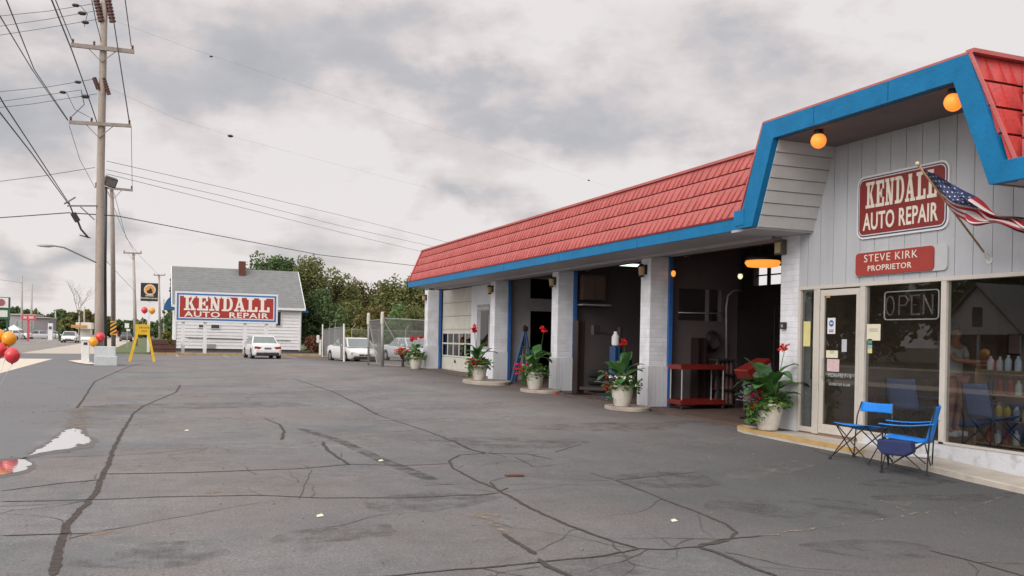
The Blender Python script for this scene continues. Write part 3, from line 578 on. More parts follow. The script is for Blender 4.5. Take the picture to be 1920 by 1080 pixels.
# long mansard: individual shakes in four courses
def shakes(mb, p00, p10, p01, p11, rows, w, th=.035, seed=1, lap=.03, k=None):
    """panel corners: bottom start, bottom end, top start, top end; shakes stand proud of it, thick at the butt"""
    rr = random.Random(seed); p00, p10, p01, p11 = map(Vector, (p00, p10, p01, p11)); nn = (p10 - p00).cross(p01 - p00).normalized()
    Lb = (p10 - p00).length
    for r in range(rows):
        v0, v1 = r / rows + .022, (r + 1) / rows; u = 0.  # gap bares the dark deck, drawn as a shadow line under each course
        while u < 1:
            du = rr.uniform(.75, 1.25) * w / Lb; u1 = min(1, u + du); g = .025 * (u1 - u)
            def P(a, b): return (p00.lerp(p10, a)).lerp(p01.lerp(p11, a), b)
            tb = th * rr.uniform(.9, 1.1); tt = .004; dz = rr.uniform(-.002, .002)
            q = [P(u, v0 + dz), P(u1 - g * .55, v0 + dz), P(u1 - g * .55, v1), P(u, v1)]
            mb.add([q[0] + nn * .002, q[1] + nn * .002, q[2], q[3], q[0] + nn * tb, q[1] + nn * (tb * rr.uniform(.8, 1.)), q[2] + nn * tt, q[3] + nn * tt], [(4, 5, 6, 7), (0, 1, 5, 4), (1, 2, 6, 5), (3, 0, 4, 7)], k)
            # two scored grooves read as split wood: raised ribs
            for gq in (.33, .66):
                a = u + (u1 - u) * (gq + rr.uniform(-.08, .08)); s0 = P(a, v0 + dz) + nn * tb; s1 = P(a, v1) + nn * tt; e = (p10 - p00).normalized() * .012
                mb.add([s0 - e, s0 + e, s0 + nn * .004, s1 - e, s1 + e, s1 + nn * .003], [(0, 2, 5, 3), (2, 1, 4, 5), (0, 1, 2)], k)
            u = u1
    return mb
EZ0, EZ1, RZ, RXm = 3.42, 3.64, 4.87, 9.8
mb = MB(); shakes(mb, (EX, 12.66, EZ1), (EX, 33.75, EZ1), (RXm, 12.16, RZ), (RXm, 34.05, RZ), 4, .20, .045, seed=3)
# make sure outward is -X side
mb.build('roof_shingles', RED, SHOP)
mb = MB(); mb.hexa([(EX + .02, 12.66, EZ0 + .1), (11.2, 12.66, EZ0 + .1), (11.2, 33.7, EZ0 + .1), (EX + .02, 33.7, EZ0 + .1), (RXm + .07, 12.18, RZ - .02), (11.2, 12.18, RZ - .02), (11.2, 34.0, RZ - .02), (RXm + .07, 34.0, RZ - .02)]); mb.build('roof_deck', RED2, SHOP)
mb = MB(); mb.bar((RXm - .01, 12.14, RZ + .02), (RXm - .01, 34.08, RZ + .02), .07, .05); mb.bar((EX - .02, 33.76, EZ1), (RXm - .02, 34.06, RZ), .05, .05); mb.build('ridge_cap', RED, SHOP)
mb = MB(); mb.box(EX - .02, EX + .02, 12.5, 33.8, EZ0, EZ1 + .0); mb.box(EX + .021, 11.2, 33.76, 33.8, EZ0, EZ1)
mb.build('fascia', BLUE, SHOP, bevel=.006)
mb = MB(); mb.box(EX - .035, EX - .021, 12.55, 33.81, EZ1 - .012, EZ1 + .02); mb.build('drip_edge', RED2, SHOP)
mb = MB(); mb.box(EX + .021, WX + .59, 12.25, 33.75, EZ0 + .01, EZ0 + .05); mb.box(WX - .12, WX - .02, 13.2, 33.7, EZ0 - .045, EZ0 + .009); mb.box(WX + .47, WX + .6, 35, 35.2, 2.9, 3.4)
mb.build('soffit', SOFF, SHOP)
mb = MB(); mb.box(10.75, 16.72, 6.35, 35.3, RZ - .36, RZ - .02); mb.build('roof_deck', ROOFG, SHOP)
# raised trapezoid section
TY = dict(ol=12.62, il=12.24, otl=12.0, itl=11.74, otr=8.09, itr=8.30, ir=7.76, orr=7.47); Z0, Z1, ZI = 3.42, 5.04, 4.755
def legx(z, a, b, z0=Z0, z1=Z1): return a + (b - a) * (z - z0) / (z1 - z0)
def sec3(mb, poly, x0, x1): mb.prism([(p[0], p[1]) for p in poly], 'x', x0, x1)
mb = MB(); T = TY
ilm = legx(ZI, T['il'], T['itl'], Z0, ZI); 
sec3(mb, [(T['ol'], Z0), (T['otl'], Z1), (T['itl'], ZI), (T['il'], Z0)], GX, GX + .11)
sec3(mb, [(T['otl'], Z1), (T['otr'], Z1), (T['itr'], ZI), (T['itl'], ZI)], GX, GX + .11)
sec3(mb, [(T['orr'], Z0), (T['ir'], Z0), (T['itr'], ZI), (T['otr'], Z1)], GX, GX + .11)
mb.box(GX - .01, GX + .1, 12.45, 12.72, Z0 + .05, Z0 + .30)
mb.build('raised_fascia', BLUE, SHOP)
mb = MB()   # thin red metal edge round the outside
for a, b in (((T['ol'] + .01, Z0 + .2), (T['otl'] + .01, Z1 + .012)), ((T['otl'] + .01, Z1 + .012), (T['otr'] - .01, Z1 + .012)), ((T['otr'] - .012, Z1 + .012), (T['orr'] - .04, Z0 + .24))):
    mb.bar((GX + .02, a[0], a[1]), (GX + .02, b[0], b[1]), .03, .035)
mb.build('edge_trim', RED, SHOP)
BX = 13.5
mb = MB(); sec3(mb, [(T['ol'] - .02, EZ1), (T['otl'] - .02, Z1 - .01), (T['otr'] + .03, Z1 - .01), (T['orr'] + .03, EZ1 - .1)], GX + .111, BX)
# carve: only a shell, so build as slabs instead
mb = MB()
for a, b, c, d in (((T['ol'] - .02, Z0 + .02), (T['otl'] - .02, Z1 - .01), (T['itl'], ZI + .03), (T['il'] + .02, Z0 + .02)), ((T['otl'] - .02, Z1 - .01), (T['otr'] + .07, Z1 - .01), (T['itr'] + .02, ZI + .03), (T['itl'], ZI + .03)), ((T['otr'] + .07, Z1 - .01), (T['orr'] + .07, Z0 + .02), (T['ir'] - .0, Z0 + .02), (T['itr'] + .02, ZI + .03))):
    sec3(mb, [a, b, c, d], GX + .111, BX)
mb.build('raised_roof_deck', RED2, SHOP)
mb = MB(); shakes(mb, (BX, T['orr'] + .02, EZ1 + .0), (GX + .04, T['orr'] + .02, EZ1 + .0), (BX, T['otr'] + .02, Z1), (GX + .04, T['otr'] + .02, Z1), 4, .22, .05, seed=9)
mb.build('roof_shingles', RED3, SHOP)
mb = MB(); shakes(mb, (GX + .12, T['ol'], EZ1), (BX, T['ol'], EZ1), (GX + .12, T['otl'], Z1), (BX, T['otl'], Z1), 4, .22, .05, seed=10)
mb.build('roof_shingles', RED, SHOP)
mb = MB(); mb.bar((GX + .03, T['otr'] - .0, Z1 + .035), (BX, T['otr'] - .0, Z1 + .035), .12, .05); mb.build('ridge_cap', RED, SHOP)
# right wing of the mansard
mb = MB(); shakes(mb, (EX, 6.3, EZ1), (EX, 7.46, EZ1), (RXm, 6.3, RZ), (RXm, 7.95, RZ), 4, .20, .045, seed=5); mb.build('roof_shingles', RED, SHOP)
mb = MB(); mb.hexa([(EX + .02, 6.3, EZ0 + .1), (11.2, 6.3, EZ0 + .1), (11.2, 7.44, EZ0 + .1), (EX + .02, 7.44, EZ0 + .1), (RXm + .07, 6.3, RZ - .02), (11.2, 6.3, RZ - .02), (11.2, 7.95, RZ - .02), (RXm + .07, 7.95, RZ - .02)]); mb.build('roof_deck', RED2, SHOP)
mb = MB(); mb.box(GX - .004, GX + .05, 6.28, 7.60, EZ0 - .003, EZ1 + .03); mb.build('fascia', BLUE, SHOP, bevel=.006)
mb = MB(); mb.box(GX + .041, WX, 6.3, 7.7, EZ0 + .01, EZ0 + .05)
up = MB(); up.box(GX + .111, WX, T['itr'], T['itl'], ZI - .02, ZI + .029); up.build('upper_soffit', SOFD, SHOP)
mb.hexa([(GX + .111, T['ir'] - .03, Z0), (WX, T['ir'] - .03, Z0), (WX, T['ir'] - .0, Z0), (GX + .111, T['ir'], Z0), (GX + .111, T['itr'] - .03, ZI), (WX, T['itr'] - .03, ZI), (WX, T['itr'], ZI), (GX + .111, T['itr'], ZI)])
mb.box(GX + .111, WX + .3, T['il'] + .01, 12.95, EZ0 - .03, EZ0 + .008)
mb.build('soffit', SOFF, SHOP)
mb = MB()                                                                       # lapped boards lining the left slope
for i in range(7):
    f0, f1 = i / 7, (i + 1) / 7 - .006; a, b = T['il'], T['itl']
    y0, y1 = a + (b - a) * f0, a + (b - a) * f1; z0, z1 = Z0 + (ZI - Z0) * f0, Z0 + (ZI - Z0) * f1
    mb.hexa([(GX + .111, y0 - .022, z0), (WX - .002, y0 - .022, z0), (WX - .002, y0 + .02, z0), (GX + .111, y0 + .02, z0), (GX + .111, y1 - .006, z1), (WX - .002, y1 - .006, z1), (WX - .002, y1 + .02, z1), (GX + .111, y1 + .02, z1)])
mb.build('lining_board', CLAP, SHOP)
# office front: grooved boards, block corner pier, curb wall
mb = MB(); y = 6.35; rr = random.Random(4); HZ = 2.50
while y < 12.55:
    w = .30; y1 = min(12.56, y + w - .010)
    mb.box(WX - .018, WX + .02, y, y1, HZ, 4.95 if y < 11.9 else 4.4); y += w
mb.box(WX + .0, WX + .10, 6.35, 12.56, HZ + .001, 4.9)
mb.build('board_siding', SIDING, SHOP)
mb = MB()
mb.box(WX - .018, WX + .28, 12.56, 13.06, -.3, .93); mb.build('skirt_board', SKIRT, SHOP)
mb = MB(); mb.box(WX - .012, WX + .27, 12.565, 13.05, .931, 3.9); mb.box(WX + .27, WX + .58, 12.75, 13.04, -.3, 4.0); mb.build('corner_pier', BRICK, SHOP, bevel=.006)
CURBW = mat('curb_wall_paint', (.56, .57, .60), .7, .12, 4, .4, 40, dirt=.75, dscale=5, dcol=(.24, .23, .22))
mb = MB(); mb.box(WX - .02, WX + .25, 6.35, 11.12, -.4, .165); mb.build('curb_wall', CURBW, SHOP, bevel=.008)
# storefront
ALU = mat('aluminium_frame', (.62, .58, .52), .42, .1, 6, 0, metal=.25, dirt=.2, dscale=6, dcol=(.3, .27, .22))
GL = glass_mat('shop_glass', (.74, .76, .76), 1.7, 1.55)
SF = thing('x', (0, 0, 0), None, None); bpy.data.objects.remove(SF)
fr = MB()
for yc, w in ((12.53, .06), (12.10, .14), (11.06, .11), (9.51, .09), (7.6, .09), (6.4, .09)):
    fr.box(WX - .03, WX + .07, yc - w / 2, yc + w / 2, .045 if yc > 11 else .166, 2.44)
fr.box(WX - .035, WX + .075, 6.35, 12.56, 2.441, 2.498)
fr.box(WX - .03, WX + .07, 6.45, 11.0, .166, .20); fr.box(WX - .03, WX + .07, 12.17, 12.5, .06, .14)
FR = fr.build('storefront_frame', ALU, SHOP, bevel=.004)
for a, b in ((9.555, 11.005), (7.645, 9.465), (6.45, 7.555)):
    mb = MB(); mb.box(WX + .015, WX + .021, a, b, .2, 2.44); mb.build('window_pane', GL, SHOP)
mb = MB(); mb.box(WX + .015, WX + .021, 12.17, 12.5, .14, 2.44); mb.build('side_light', GL, SHOP)
mb = MB(); y0, y1 = 11.13, 12.02; X0, X1 = WX - .02, WX + .03
mb.box(X0, X1, y0, y0 + .07, .07, 2.42); mb.box(X0, X1, y1 - .09, y1, .07, 2.42); mb.box(X0, X1, y0 + .07, y1 - .09, 2.32, 2.42); mb.box(X0, X1, y0 + .07, y1 - .09, .07, .22)
DR = mb.build('door', ALU, SHOP, bevel=.004)
mb = MB(); mb.box(WX, WX + .006, y0 + .071, y1 - .091, .221, 2.319); mb.build('door_pane', GL, DR)
mb = MB(); mb.tube([(X0 - .02, 11.9, 1.0), (X0 - .06, 11.9, 1.0), (X0 - .06, 11.9, 1.3), (X0 - .02, 11.9, 1.3)], .012, 8); mb.build('handle', ALU, DR)
mb = MB(); mb.box(X1, X1 + .04, y0 + .08, y1 - .1, 1.02, 1.07); mb.build('push_bar', ALU, DR)
# office shell
OFW = mat('office_panelling', (.26, .19, .15), .6, .25, 2, .1, 30)
mb = MB(); mb.box(15.0, 15.1, 6.4, 12.74, -.2, 2.9); mb.box(WX + .31, 15, 12.6, 12.74, -.2, 2.9); mb.build('office_wall', OFW, SHOP)
mb = MB(); mb.box(WX + .11, 15, 6.4, 12.6, 2.86, 2.9); mb.build('office_ceiling', mat('office_ceiling', (.55, .53, .50), .9), SHOP)
mb = MB(); mb.box(WX + .26, 15, 6.4, 12.6, -.1, .10); mb.box(WX + .0, WX + .26, 11.13, 12.52, -.1, .065); mb.build('office_floor', mat('office_floor', (.24, .17, .13), .5), SHOP)
# walk before the office, with yellow nose, and the pads under the planters
mb = MB(); n_ = 34; ed = []
for i in range(n_ + 1):
    y = 3 + (13.75 - 3) * i / n_; x = 9.62 + (0 if y < 13.2 else ((y - 13.2) / .55) ** 2 * .5); ed.append((x, y))
for (xa, ya), (xb, yb) in zip(ed[:-1], ed[1:]):
    za, zb = wz(ya) - .005, wz(yb) - .005
    mb.add([(xa + .0, ya, za - .4), (xa, ya, za - .012), (xa + .015, ya, za), (WX + .3, ya, za), (xb, yb, zb - .4), (xb, yb, zb - .012), (xb + .015, yb, zb), (WX + .3, yb, zb)], [(0, 1, 5, 4), (1, 2, 6, 5), (2, 3, 7, 6)])
mb.add([(ed[-1][0], 13.75, -.3), (WX + .3, 13.75, -.3), (WX + .3, 13.75, wz(13.75)-.005), (ed[-1][0], 13.75, wz(13.75)-.005)], [(0, 1, 2, 3)])
tag(mb.build('walkway', CONC), kind='structure')
mb = MB(); 
for (xa, ya), (xb, yb) in zip(ed[:-1], ed[1:]):
    if ya < 10.2: continue
    za, zb = wz(ya), wz(yb); r_ = random.Random(int(ya * 100)); w = .07 + .03 * r_.random()
    mb.add([(xa - .004, ya, za - .05), (xa - .004, ya, za), (xa + w, ya, za), (xb - .004, yb, zb - .05), (xb - .004, yb, zb), (xb + w, yb, zb)], [(0, 1, 4, 3), (1, 2, 5, 4)])
tag(mb.build('kerb_paint', YEL), kind='structure')
def onz(px, py, z): r = ray(px, py); t = (z - EYE) / r.z; return Vector((t * r.x, t * r.y, z))
CONCD2 = mat('concrete_pad', (.36, .31, .26), .85, .18, 2.5, .4, 60, dirt=.6, dscale=3, dcol=(.18, .14, .11))
PADS = [(1166, 762, 18, .55, .70, .22), (1002, 730, 23.2, .62, .85, .25), (898, 713, 29, .8, 1.3, .3)]
for px, py, yy, rx, ry, dx in PADS:
    rx *= .85; ry *= .85; q = onz(px, py, wz(yy) + .035)
    mb = MB(); mb.lathe((q.x + dx, q.y + .15, 0), [(1, -.2), (1, q.z - .02), (.97, q.z)], 40, sx=rx, sy=ry)
    tag(mb.build('concrete_pad', CONCD2), kind='structure')
# ------------------------------------------------------------------ signs on the office front
SIGNR = mat('sign_red', (.215, .018, .014), .45, .08, 6, 0); SIGNW = mat('sign_white', (.72, .70, .68), .4, .05, 6, 0, dirt=.15); SIGNB = mat('sign_navy', (.03, .05, .16), .4, .05)
LET = mat('letter_cream', (.74, .68, .58), .5, .06, 8, 0, dirt=.15, dscale=9, dcol=(.5, .4, .33))
RT = (0, -1, 0)
c = (WX - .02, (11.19 + 9.43) / 2, (4.13 + 3.17) / 2); W_, H_ = 1.76, .97
s = thing('wall_sign', (WX, c[1], 3.17), 'large round-cornered red board lettered KENDALL AUTO REPAIR on the grey gable wall', 'sign')
mb = MB(); plate(mb, c, W_, H_, .14, .03, RT); mb.build('backing_board', SIGNW, s)
mb = MB(); plate(mb, (c[0] - .03, c[1], c[2]), W_ - .06, H_ - .06, .12, .004, RT); mb.build('border_band', SIGNB, s)
mb = MB(); plate(mb, (c[0] - .034, c[1], c[2]), W_ - .10, H_ - .10, .10, .004, RT); mb.build('border_band', SIGNW, s)
mb = MB(); plate(mb, (c[0] - .038, c[1], c[2]), W_ - .13, H_ - .13, .09, .004, RT); mb.build('face_panel', SIGNR, s)
mb = MB(); slab_word(mb, 'KENDALL', 1.36, .40, (c[0] - .042, c[1] + .68, c[2] - .02), RT, .12); mb.build('lettering', LET, s)
v, f = text_mesh('AUTO REPAIR', 1.44, .27, bold=.018, spacing=1.05, origin=(c[0] - .042, c[1] + .73, c[2] - .36), right=RT); MB().add(v, f).build('lettering', LET, s)
SREDL = mat('sign_red_light', (.33, .035, .026), .45, .08, 6, 0)
s = thing('wall_sign', (WX, 10.3, 2.55), 'small red plaque lettered STEVE KIRK PROPRIETOR above the shop window', 'sign')
mb = MB(); plate(mb, (WX - .02, 10.33, 2.775), 1.78, .37, .07, .03, RT); mb.build('backing_board', mat('plaque_grey', (.48, .49, .50), .4, .05, 5, 0), s)
mb = MB(); plate(mb, (WX - .05, 10.42, 2.775), 1.52, .35, .06, .02, RT); mb.build('face_panel', SREDL, s)
v, f = text_mesh('STEVE KIRK', 1.05, .115, spacing=1.15, bold=-.004, origin=(WX - .071, 10.99, 2.80), right=RT); MB().add(v, f).build('lettering', LET, s)
v, f = text_mesh('PROPRIETOR', .86, .085, spacing=1.1, bold=.006, origin=(WX - .071, 10.91, 2.66), right=RT); MB().add(v, f).build('lettering', LET, s)
# neon sign, unlit
NEO = mat('neon_tube', (.95, .93, .88), .25, .05, 5, 0); NEOD = mat('neon_tube_dim', (.30, .22, .22), .3, .05, 5, 0)
s = thing('neon_sign', (WX + .08, 10.2, 1.9), 'unlit OPEN neon tube sign with white border hanging in the shop window', 'neon sign')
P = rrect(1.02, .42, .05, 5); P = [(WX + .07, 10.19 - x, 2.125 + y) for x, y in P]; mb = MB(); mb.tube(P + [P[0]], .010, 6); mb.build('border_tube', NEO, s)
def ln(pts): return [(WX + .07, 10.19 - x, 2.125 + y) for x, y in pts]
for ch, pts in (('O', [(-.40 + .08 * math.cos(a), .14 * math.sin(a)) for a in [i * math.pi / 8 for i in range(17)]]), ('P', [(-.22, -.14), (-.22, .14), (-.10, .14), (-.05, .07), (-.10, 0), (-.22, 0)]), ('E', [(.16, .14), (.02, .14), (.02, 0), (.12, 0), (.02, 0), (.02, -.14), (.16, -.14)]), ('N', [(.24, -.14), (.24, .14), (.40, -.14), (.40, .14)])):
    mb = MB(); P_ = ln(pts)
    for a_, b_ in zip(P_[:-1], P_[1:]): mb.tube([a_, b_], .012, 6)
    mb.build('letter_tube', NEOD, s)
# notices on the glass
def notice(px, py, w, h, col, label, extra=None, X=WX - .004, txt=None):
    p = atx(px, py, X); s = thing('notice', (X, p.y, p.z), label, 'notice')
    mb = MB(); mb.box(X - .002, X + .001, p.y - w / 2, p.y + w / 2, p.z - h / 2, p.z + h / 2); mb.build('paper', col, s)
    if extra: extra(s, p)
    return s
PW = mat('paper_white', (.66, .66, .66), .7, .04); PY = mat('paper_yellow', (.62, .55, .22), .7, .06); PC = mat('paper_cream', (.66, .62, .46), .7, .05); PP = mat('paper_pink', (.60, .44, .44), .7, .2, 25)
INK = mat('ink_dark', (.10, .10, .12), .7, .1); INKB = mat('ink_blue', (.05, .13, .38), .6, .1); INKR = mat('ink_red', (.5, .05, .04), .6, .1); PG = mat('paper_green', (.12, .24, .18), .7)
def ex_round(s, p):
    mb = MB(); mb.lathe((p.x - .0035, p.y, p.z + .04), [(.055, -.001), (.055, .001)], 20, 'x'); mb.build('emblem', INKB, s)
    mb = MB(); mb.box(p.x - .006, p.x - .0045, p.y - .03, p.y + .03, p.z + .03, p.z + .055); mb.build('emblem', PW, s)
    mb = MB(); mb.box(p.x - .0035, p.x - .0025, p.y - .05, p.y + .05, p.z - .075, p.z - .06); mb.box(p.x - .0035, p.x - .0025, p.y - .05, p.y + .05, p.z - .10, p.z - .085); mb.build('print', INK, s)
def ex_lines(col, n=3, w=.7):
    def g(s, p):
        mb = MB()
        for i in range(n): mb.box(p.x - .0035, p.x - .0025, p.y - .1 * w, p.y + .1 * w, p.z + .045 - i * .03, p.z + .053 - i * .03)
        mb.build('print', col, s)
    return g
notice(1513, 626, .17, .42, PY, 'yellow sheet of paper taped inside the narrow side light')
notice(1559, 611, .18, .26, PW, 'white sticker with a round blue emblem on the door', ex_round)
notice(1560, 664, .27, .12, PC, 'cream card on the door above the pinkish card', ex_lines(INK, 2, .5))
notice(1562, 685, .28, .20, PP, 'pinkish picture card below the cream card on the door')
notice(1553, 553, .09, .09, mat('paper_orange', (.55, .33, .06), .7), 'small orange sticker at the top of the door')
notice(1638, 623, .28, .25, PC, 'cream notice with red marks on the window beside the door', ex_lines(INK, 2, .9))
notice(1631, 640, .09, .07, PG, 'small green sticker under the cream notice'); notice(1631, 650, .09, .06, mat('paper_teal', (.25, .4, .4), .7), 'small teal sticker between the green and yellow ones'); notice(1631, 658, .09, .07, PY, 'small yellow sticker lowest under the cream notice')
notice(1583, 648, .11, .20, mat('paper_grey', (.45, .46, .48), .7), 'small grey leaflet in the middle of the door glass')
p = atx(1557, 707, WX - .006); s = thing('door_lettering', (p.x, p.y, p.z), 'white opening hours lettered on the glass of the door', 'lettering')
v, f = text_mesh('MON-FRI 7 - 5', .52, .065, origin=(WX - .002, 11.82, p.z), right=RT, depth=.002); MB().add(v, f).build('hours_text', mat('vinyl', (.5, .52, .53), .5), s)
v, f = text_mesh('CLOSED SAT & SUN', .48, .042, origin=(WX - .002, 11.80, p.z - .13), right=RT, depth=.002); MB().add(v, f).build('hours_text', MATS['vinyl'], s)
# lamps
BLK = mat('black_metal', (.022, .02, .02), .45, .2, 8, .2, 60); BRS = mat('lamp_amber_glass', (.40, .27, .13), .3, .2, 12, 0)
GLOW = emis('globe_glow', (1.0, .25, .035), 1.05)
for px, py, lab in ((1535, 256, 'left lit orange globe lamp under the raised blue fascia'), (1788, 182, 'right lit orange globe lamp under the raised blue fascia')):
    q = atx(px, py, 9.25); s = thing('globe_lamp', (9.25, q.y, ZI), lab, 'globe lamp', 'orange globe lamps')
    mb = MB(); mb.lathe((9.25, q.y, ZI - .09), [(.065, 0), (.075, .02), (.06, .07), (.06, .075)], 18); mb.build('lamp_cap', BLK, s, smooth=False)
    mb = MB(); mb.ball((9.25, q.y, ZI - .185), .114, 24); mb.build('globe', GLOW, s, smooth=True)
def lantern(x, y, z, lab, big=1.):
    s = thing('wall_lantern', (x, y, z), lab, 'wall lamp', 'wall lanterns on the piers')
    mb = MB(); mb.box(x - .03, x - .001, y - .06 * big, y + .06 * big, z - .10, z + .12); mb.box(x - .10, x - .02, y - .015, y + .015, z + .09, z + .11); mb.lathe((x - .11, y, z + .07), [(.085 * big, 0), (.07 * big, .03), (.02, .07)], 8); mb.lathe((x - .11, y, z - .14), [(.03, -.03), (.055 * big, 0), (.06 * big, .015)], 8); mb.build('lamp_body', BLK, s)
    mb = MB(); mb.lathe((x - .11, y, z - .12), [(.05 * big, 0), (.07 * big, .185)], 8); mb.build('lamp_glass', BRS, s)
for (y0, y1), lab in zip(BZY, ('wall lantern on the far end pier', 'wall lantern on the pier beside the small side window', 'wall lantern on the pier left of the blue lift column', 'wall lantern on the nearest brick pier')):
    lantern(WX, (y0 + y1) / 2, 3.12, lab, 1.15)
s = thing('floodlight', (WX - .02, 13.0, 3.2), 'square amber floodlight box on the office corner under the soffit', 'floodlight')
mb = MB(); mb.box(WX - .13, WX - .02, 12.90, 13.10, 3.08, 3.34); mb.build('housing', mat('bronze', (.10, .08, .06), .5), s, bevel=.01)
mb = MB(); mb.box(WX - .142, WX - .131, 12.925, 13.075, 3.11, 3.29); mb.build('lens', mat('amber_lens', (.42, .32, .17), .35, .1), s)
s = thing('door_bell_box', (WX - .02, 12.93, 1.8), 'small black box screwed to the white corner pier', 'box'); mb = MB(); mb.box(WX - .085, WX - .013, 12.86, 12.98, 1.78, 1.90); mb.build('housing', BLK, s, bevel=.012); mb = MB(); mb.box(WX - .09, WX - .0855, 12.88, 12.93, 1.81, 1.86); mb.build('button', mat('grey_plastic', (.3, .3, .3), .5), s)
# ------------------------------------------------------------------ flag
FB = Vector((WX - .02, 8.78, 2.68)); FT = atx(1716, 308, 9.02); FT.y = 8.80
s = thing('flagpole', FB, 'slanted wooden flagpole bracketed to the siding right of the red sign', 'flagpole')
mb = MB(); mb.tube([FB + Vector((-.03, 0, .03)), FT], .014, 8); mb.build('pole', mat('gold_pole', (.36, .22, .10), .4, .1), s, smooth=True)
mb = MB(); mb.ball(FT, .03, 10); mb.build('finial', mat('finial_cream', (.6, .5, .34), .5), s, smooth=True)
mb = MB(); mb.lathe(FB, [(.05, -.01), (.05, .02)], 14, 'x'); mb.tube([FB, FB + Vector((-.10, 0, .10))], .026, 10); mb.build('bracket', PW, s)
ax = (FB - FT).normalized(); nu, nv = 80, 39; V = []; 
HL, FLY = .74, 1.5
for j in range(nv + 1):
    t = j / nv
    for i in range(nu + 1):
        u = i / nu; h0 = FT + ax * (.10 + HL * t)
        # fly end drops and gathers; the cloth folds along its length
        sq = 1 - .78 * sm(u * 1.5)
        d = Vector((.20, -1.0, -.46)).normalized()
        cen = FT + ax * (.10 + HL * .42) + d * (FLY * .93 * u) + Vector((0, 0, -.10 * math.sin(u * 2.6)))
        w = (t - .42) * HL * sq
        fall = ax.lerp(Vector((.10, .05, -1)).normalized(), sm(u * 1.6)).normalized()
        p_ = cen + fall * w
        amp = .10 * sm(u * 3); n_ = Vector((1, .15, .1))
        p_ = p_ + n_ * amp * (math.sin(t * 9 + u * 7) + .5 * math.sin(t * 17 - u * 9)) + Vector((0, 0, .02 * math.sin(u * 16 + t * 4)))
        V.append(p_)
Fc = []; MI = []
stars = set()
for r_ in range(9):
    for c_ in range(11):
        if (r_ + c_) % 2 == 0: stars.add((2 + c_ * 3 - (0), 2 + r_ * 2))
for j in range(nv):
    for i in range(nu):
        Fc.append((j * (nu + 1) + i, j * (nu + 1) + i + 1, (j + 1) * (nu + 1) + i + 1, (j + 1) * (nu + 1) + i))
        if i < 34 and j < 21: MI.append(2 if ((i, j) in stars) else 1)
        else: MI.append(0 if (j // 3) % 2 == 0 else 2)
FR_, FBl, FW_ = mat('flag_red', (.40, .022, .04), .75, .08, 30), mat('flag_blue', (.030, .045, .13), .75, .08, 30), mat('flag_white', (.66, .63, .62), .75, .05, 30)
s = thing('flag', FT, 'stars and stripes flag blowing from the slanted pole beside the red sign', 'flag')
fl = raw('cloth', np.array([tuple(p) for p in V]), np.array(Fc), [FR_, FBl, FW_], s, np.array(MI), smooth=True)

# ------------------------------------------------------------------ potted plants
POTM = mat('pot_glaze', (.60, .57, .50), .5, .12, 6, .2, 30, dirt=.4, dscale=6, dcol=(.38, .33, .27)); SOIL = mat('soil', (.05, .035, .025), .95)
LEAFD = leaf_mat('canna_leaf', [(.030, .085, .030), (.055, .16, .045), (.11, .24, .06)], .5, .38, 3)
LEAFG = leaf_mat('bedding_leaf', [(.035, .09, .02), (.07, .16, .035), (.15, .24, .06)], .3, .55, 5)
PETR = leaf_mat('petal_red', [(.55, .012, .012), (.72, .03, .02), (.60, .01, .05)], .2, .6, 8, .2); PETW = leaf_mat('petal_white', [(.70, .70, .64), (.80, .78, .74)], .2, .6, 8, .2)
PETL = leaf_mat('petal_lilac', [(.20, .17, .24), (.34, .29, .36)], .2, .6, 8, .2)
def big_leaf(mb, p, az, el, ln_, wd, droop):
    n = 7; d = Vector((math.cos(az) * math.cos(el), math.sin(az) * math.cos(el), math.sin(el))); sdv = Vector((-math.sin(az), math.cos(az), 0)); P = Vector(p); vs = []
    for i in range(n + 1):
        t = i / n; w = wd * .5 * (math.sin(math.pi * min(1, t * .93 + .05)) ** .75) * (1 - .15 * t); cup = .22 * w
        up = sdv.cross(d).normalized() * -1
        if up.z < 0: up = -up
        wv_ = math.sin(t * 9) * .05 * wd
        vs += [P - sdv * w + up * (cup + wv_), P.copy(), P + sdv * w + up * (cup - wv_)]
        P = P + d * (ln_ / n); d = (d + Vector((0, 0, -droop / n))).normalized()
    mb.add(vs, [(3 * i + a, 3 * i + a + 1, 3 * i + a + 4, 3 * i + a + 3) for i in range(n) for a in (0, 1)])
def scatter_leaves(mb, c, rad, n, size, rr, flat_=.3, shell=.35):
    for _ in range(n):
        th = rr.uniform(0, 2 * math.pi); ph = math.acos(rr.uniform(-.6, 1)); q = shell + (1 - shell) * rr.random()
        P = Vector((c[0] + rad[0] * q * math.sin(ph) * math.cos(th), c[1] + rad[1] * q * math.sin(ph) * math.sin(th), c[2] + rad[2] * q * math.cos(ph)))
        a = Vector((rr.gauss(0, 1), rr.gauss(0, 1), rr.gauss(0, flat_))).normalized(); b = a.cross(Vector((rr.gauss(0, 1), rr.gauss(0, 1), rr.gauss(0, 1)))).normalized(); s_ = size * rr.uniform(.6, 1.3)
        mb.add([P, P + a * s_ * .5 + b * s_ * .3, P + a * s_, P + a * s_ * .5 - b * s_ * .3], [(0, 1, 2, 3)])
def blossom(mb, P, r, rr, n=7):
    for i in range(n):
        a = Vector((rr.gauss(0, 1), rr.gauss(0, 1), rr.gauss(.3, .8))).normalized(); b = a.orthogonal().normalized(); c = Vector(P); e = a.cross(b)
        mb.add([c, c + a * r * .6 + b * r * .5, c + a * r * 1.05 + e * r * .15, c + a * r * .6 - b * r * .5], [(0, 1, 2, 3)])
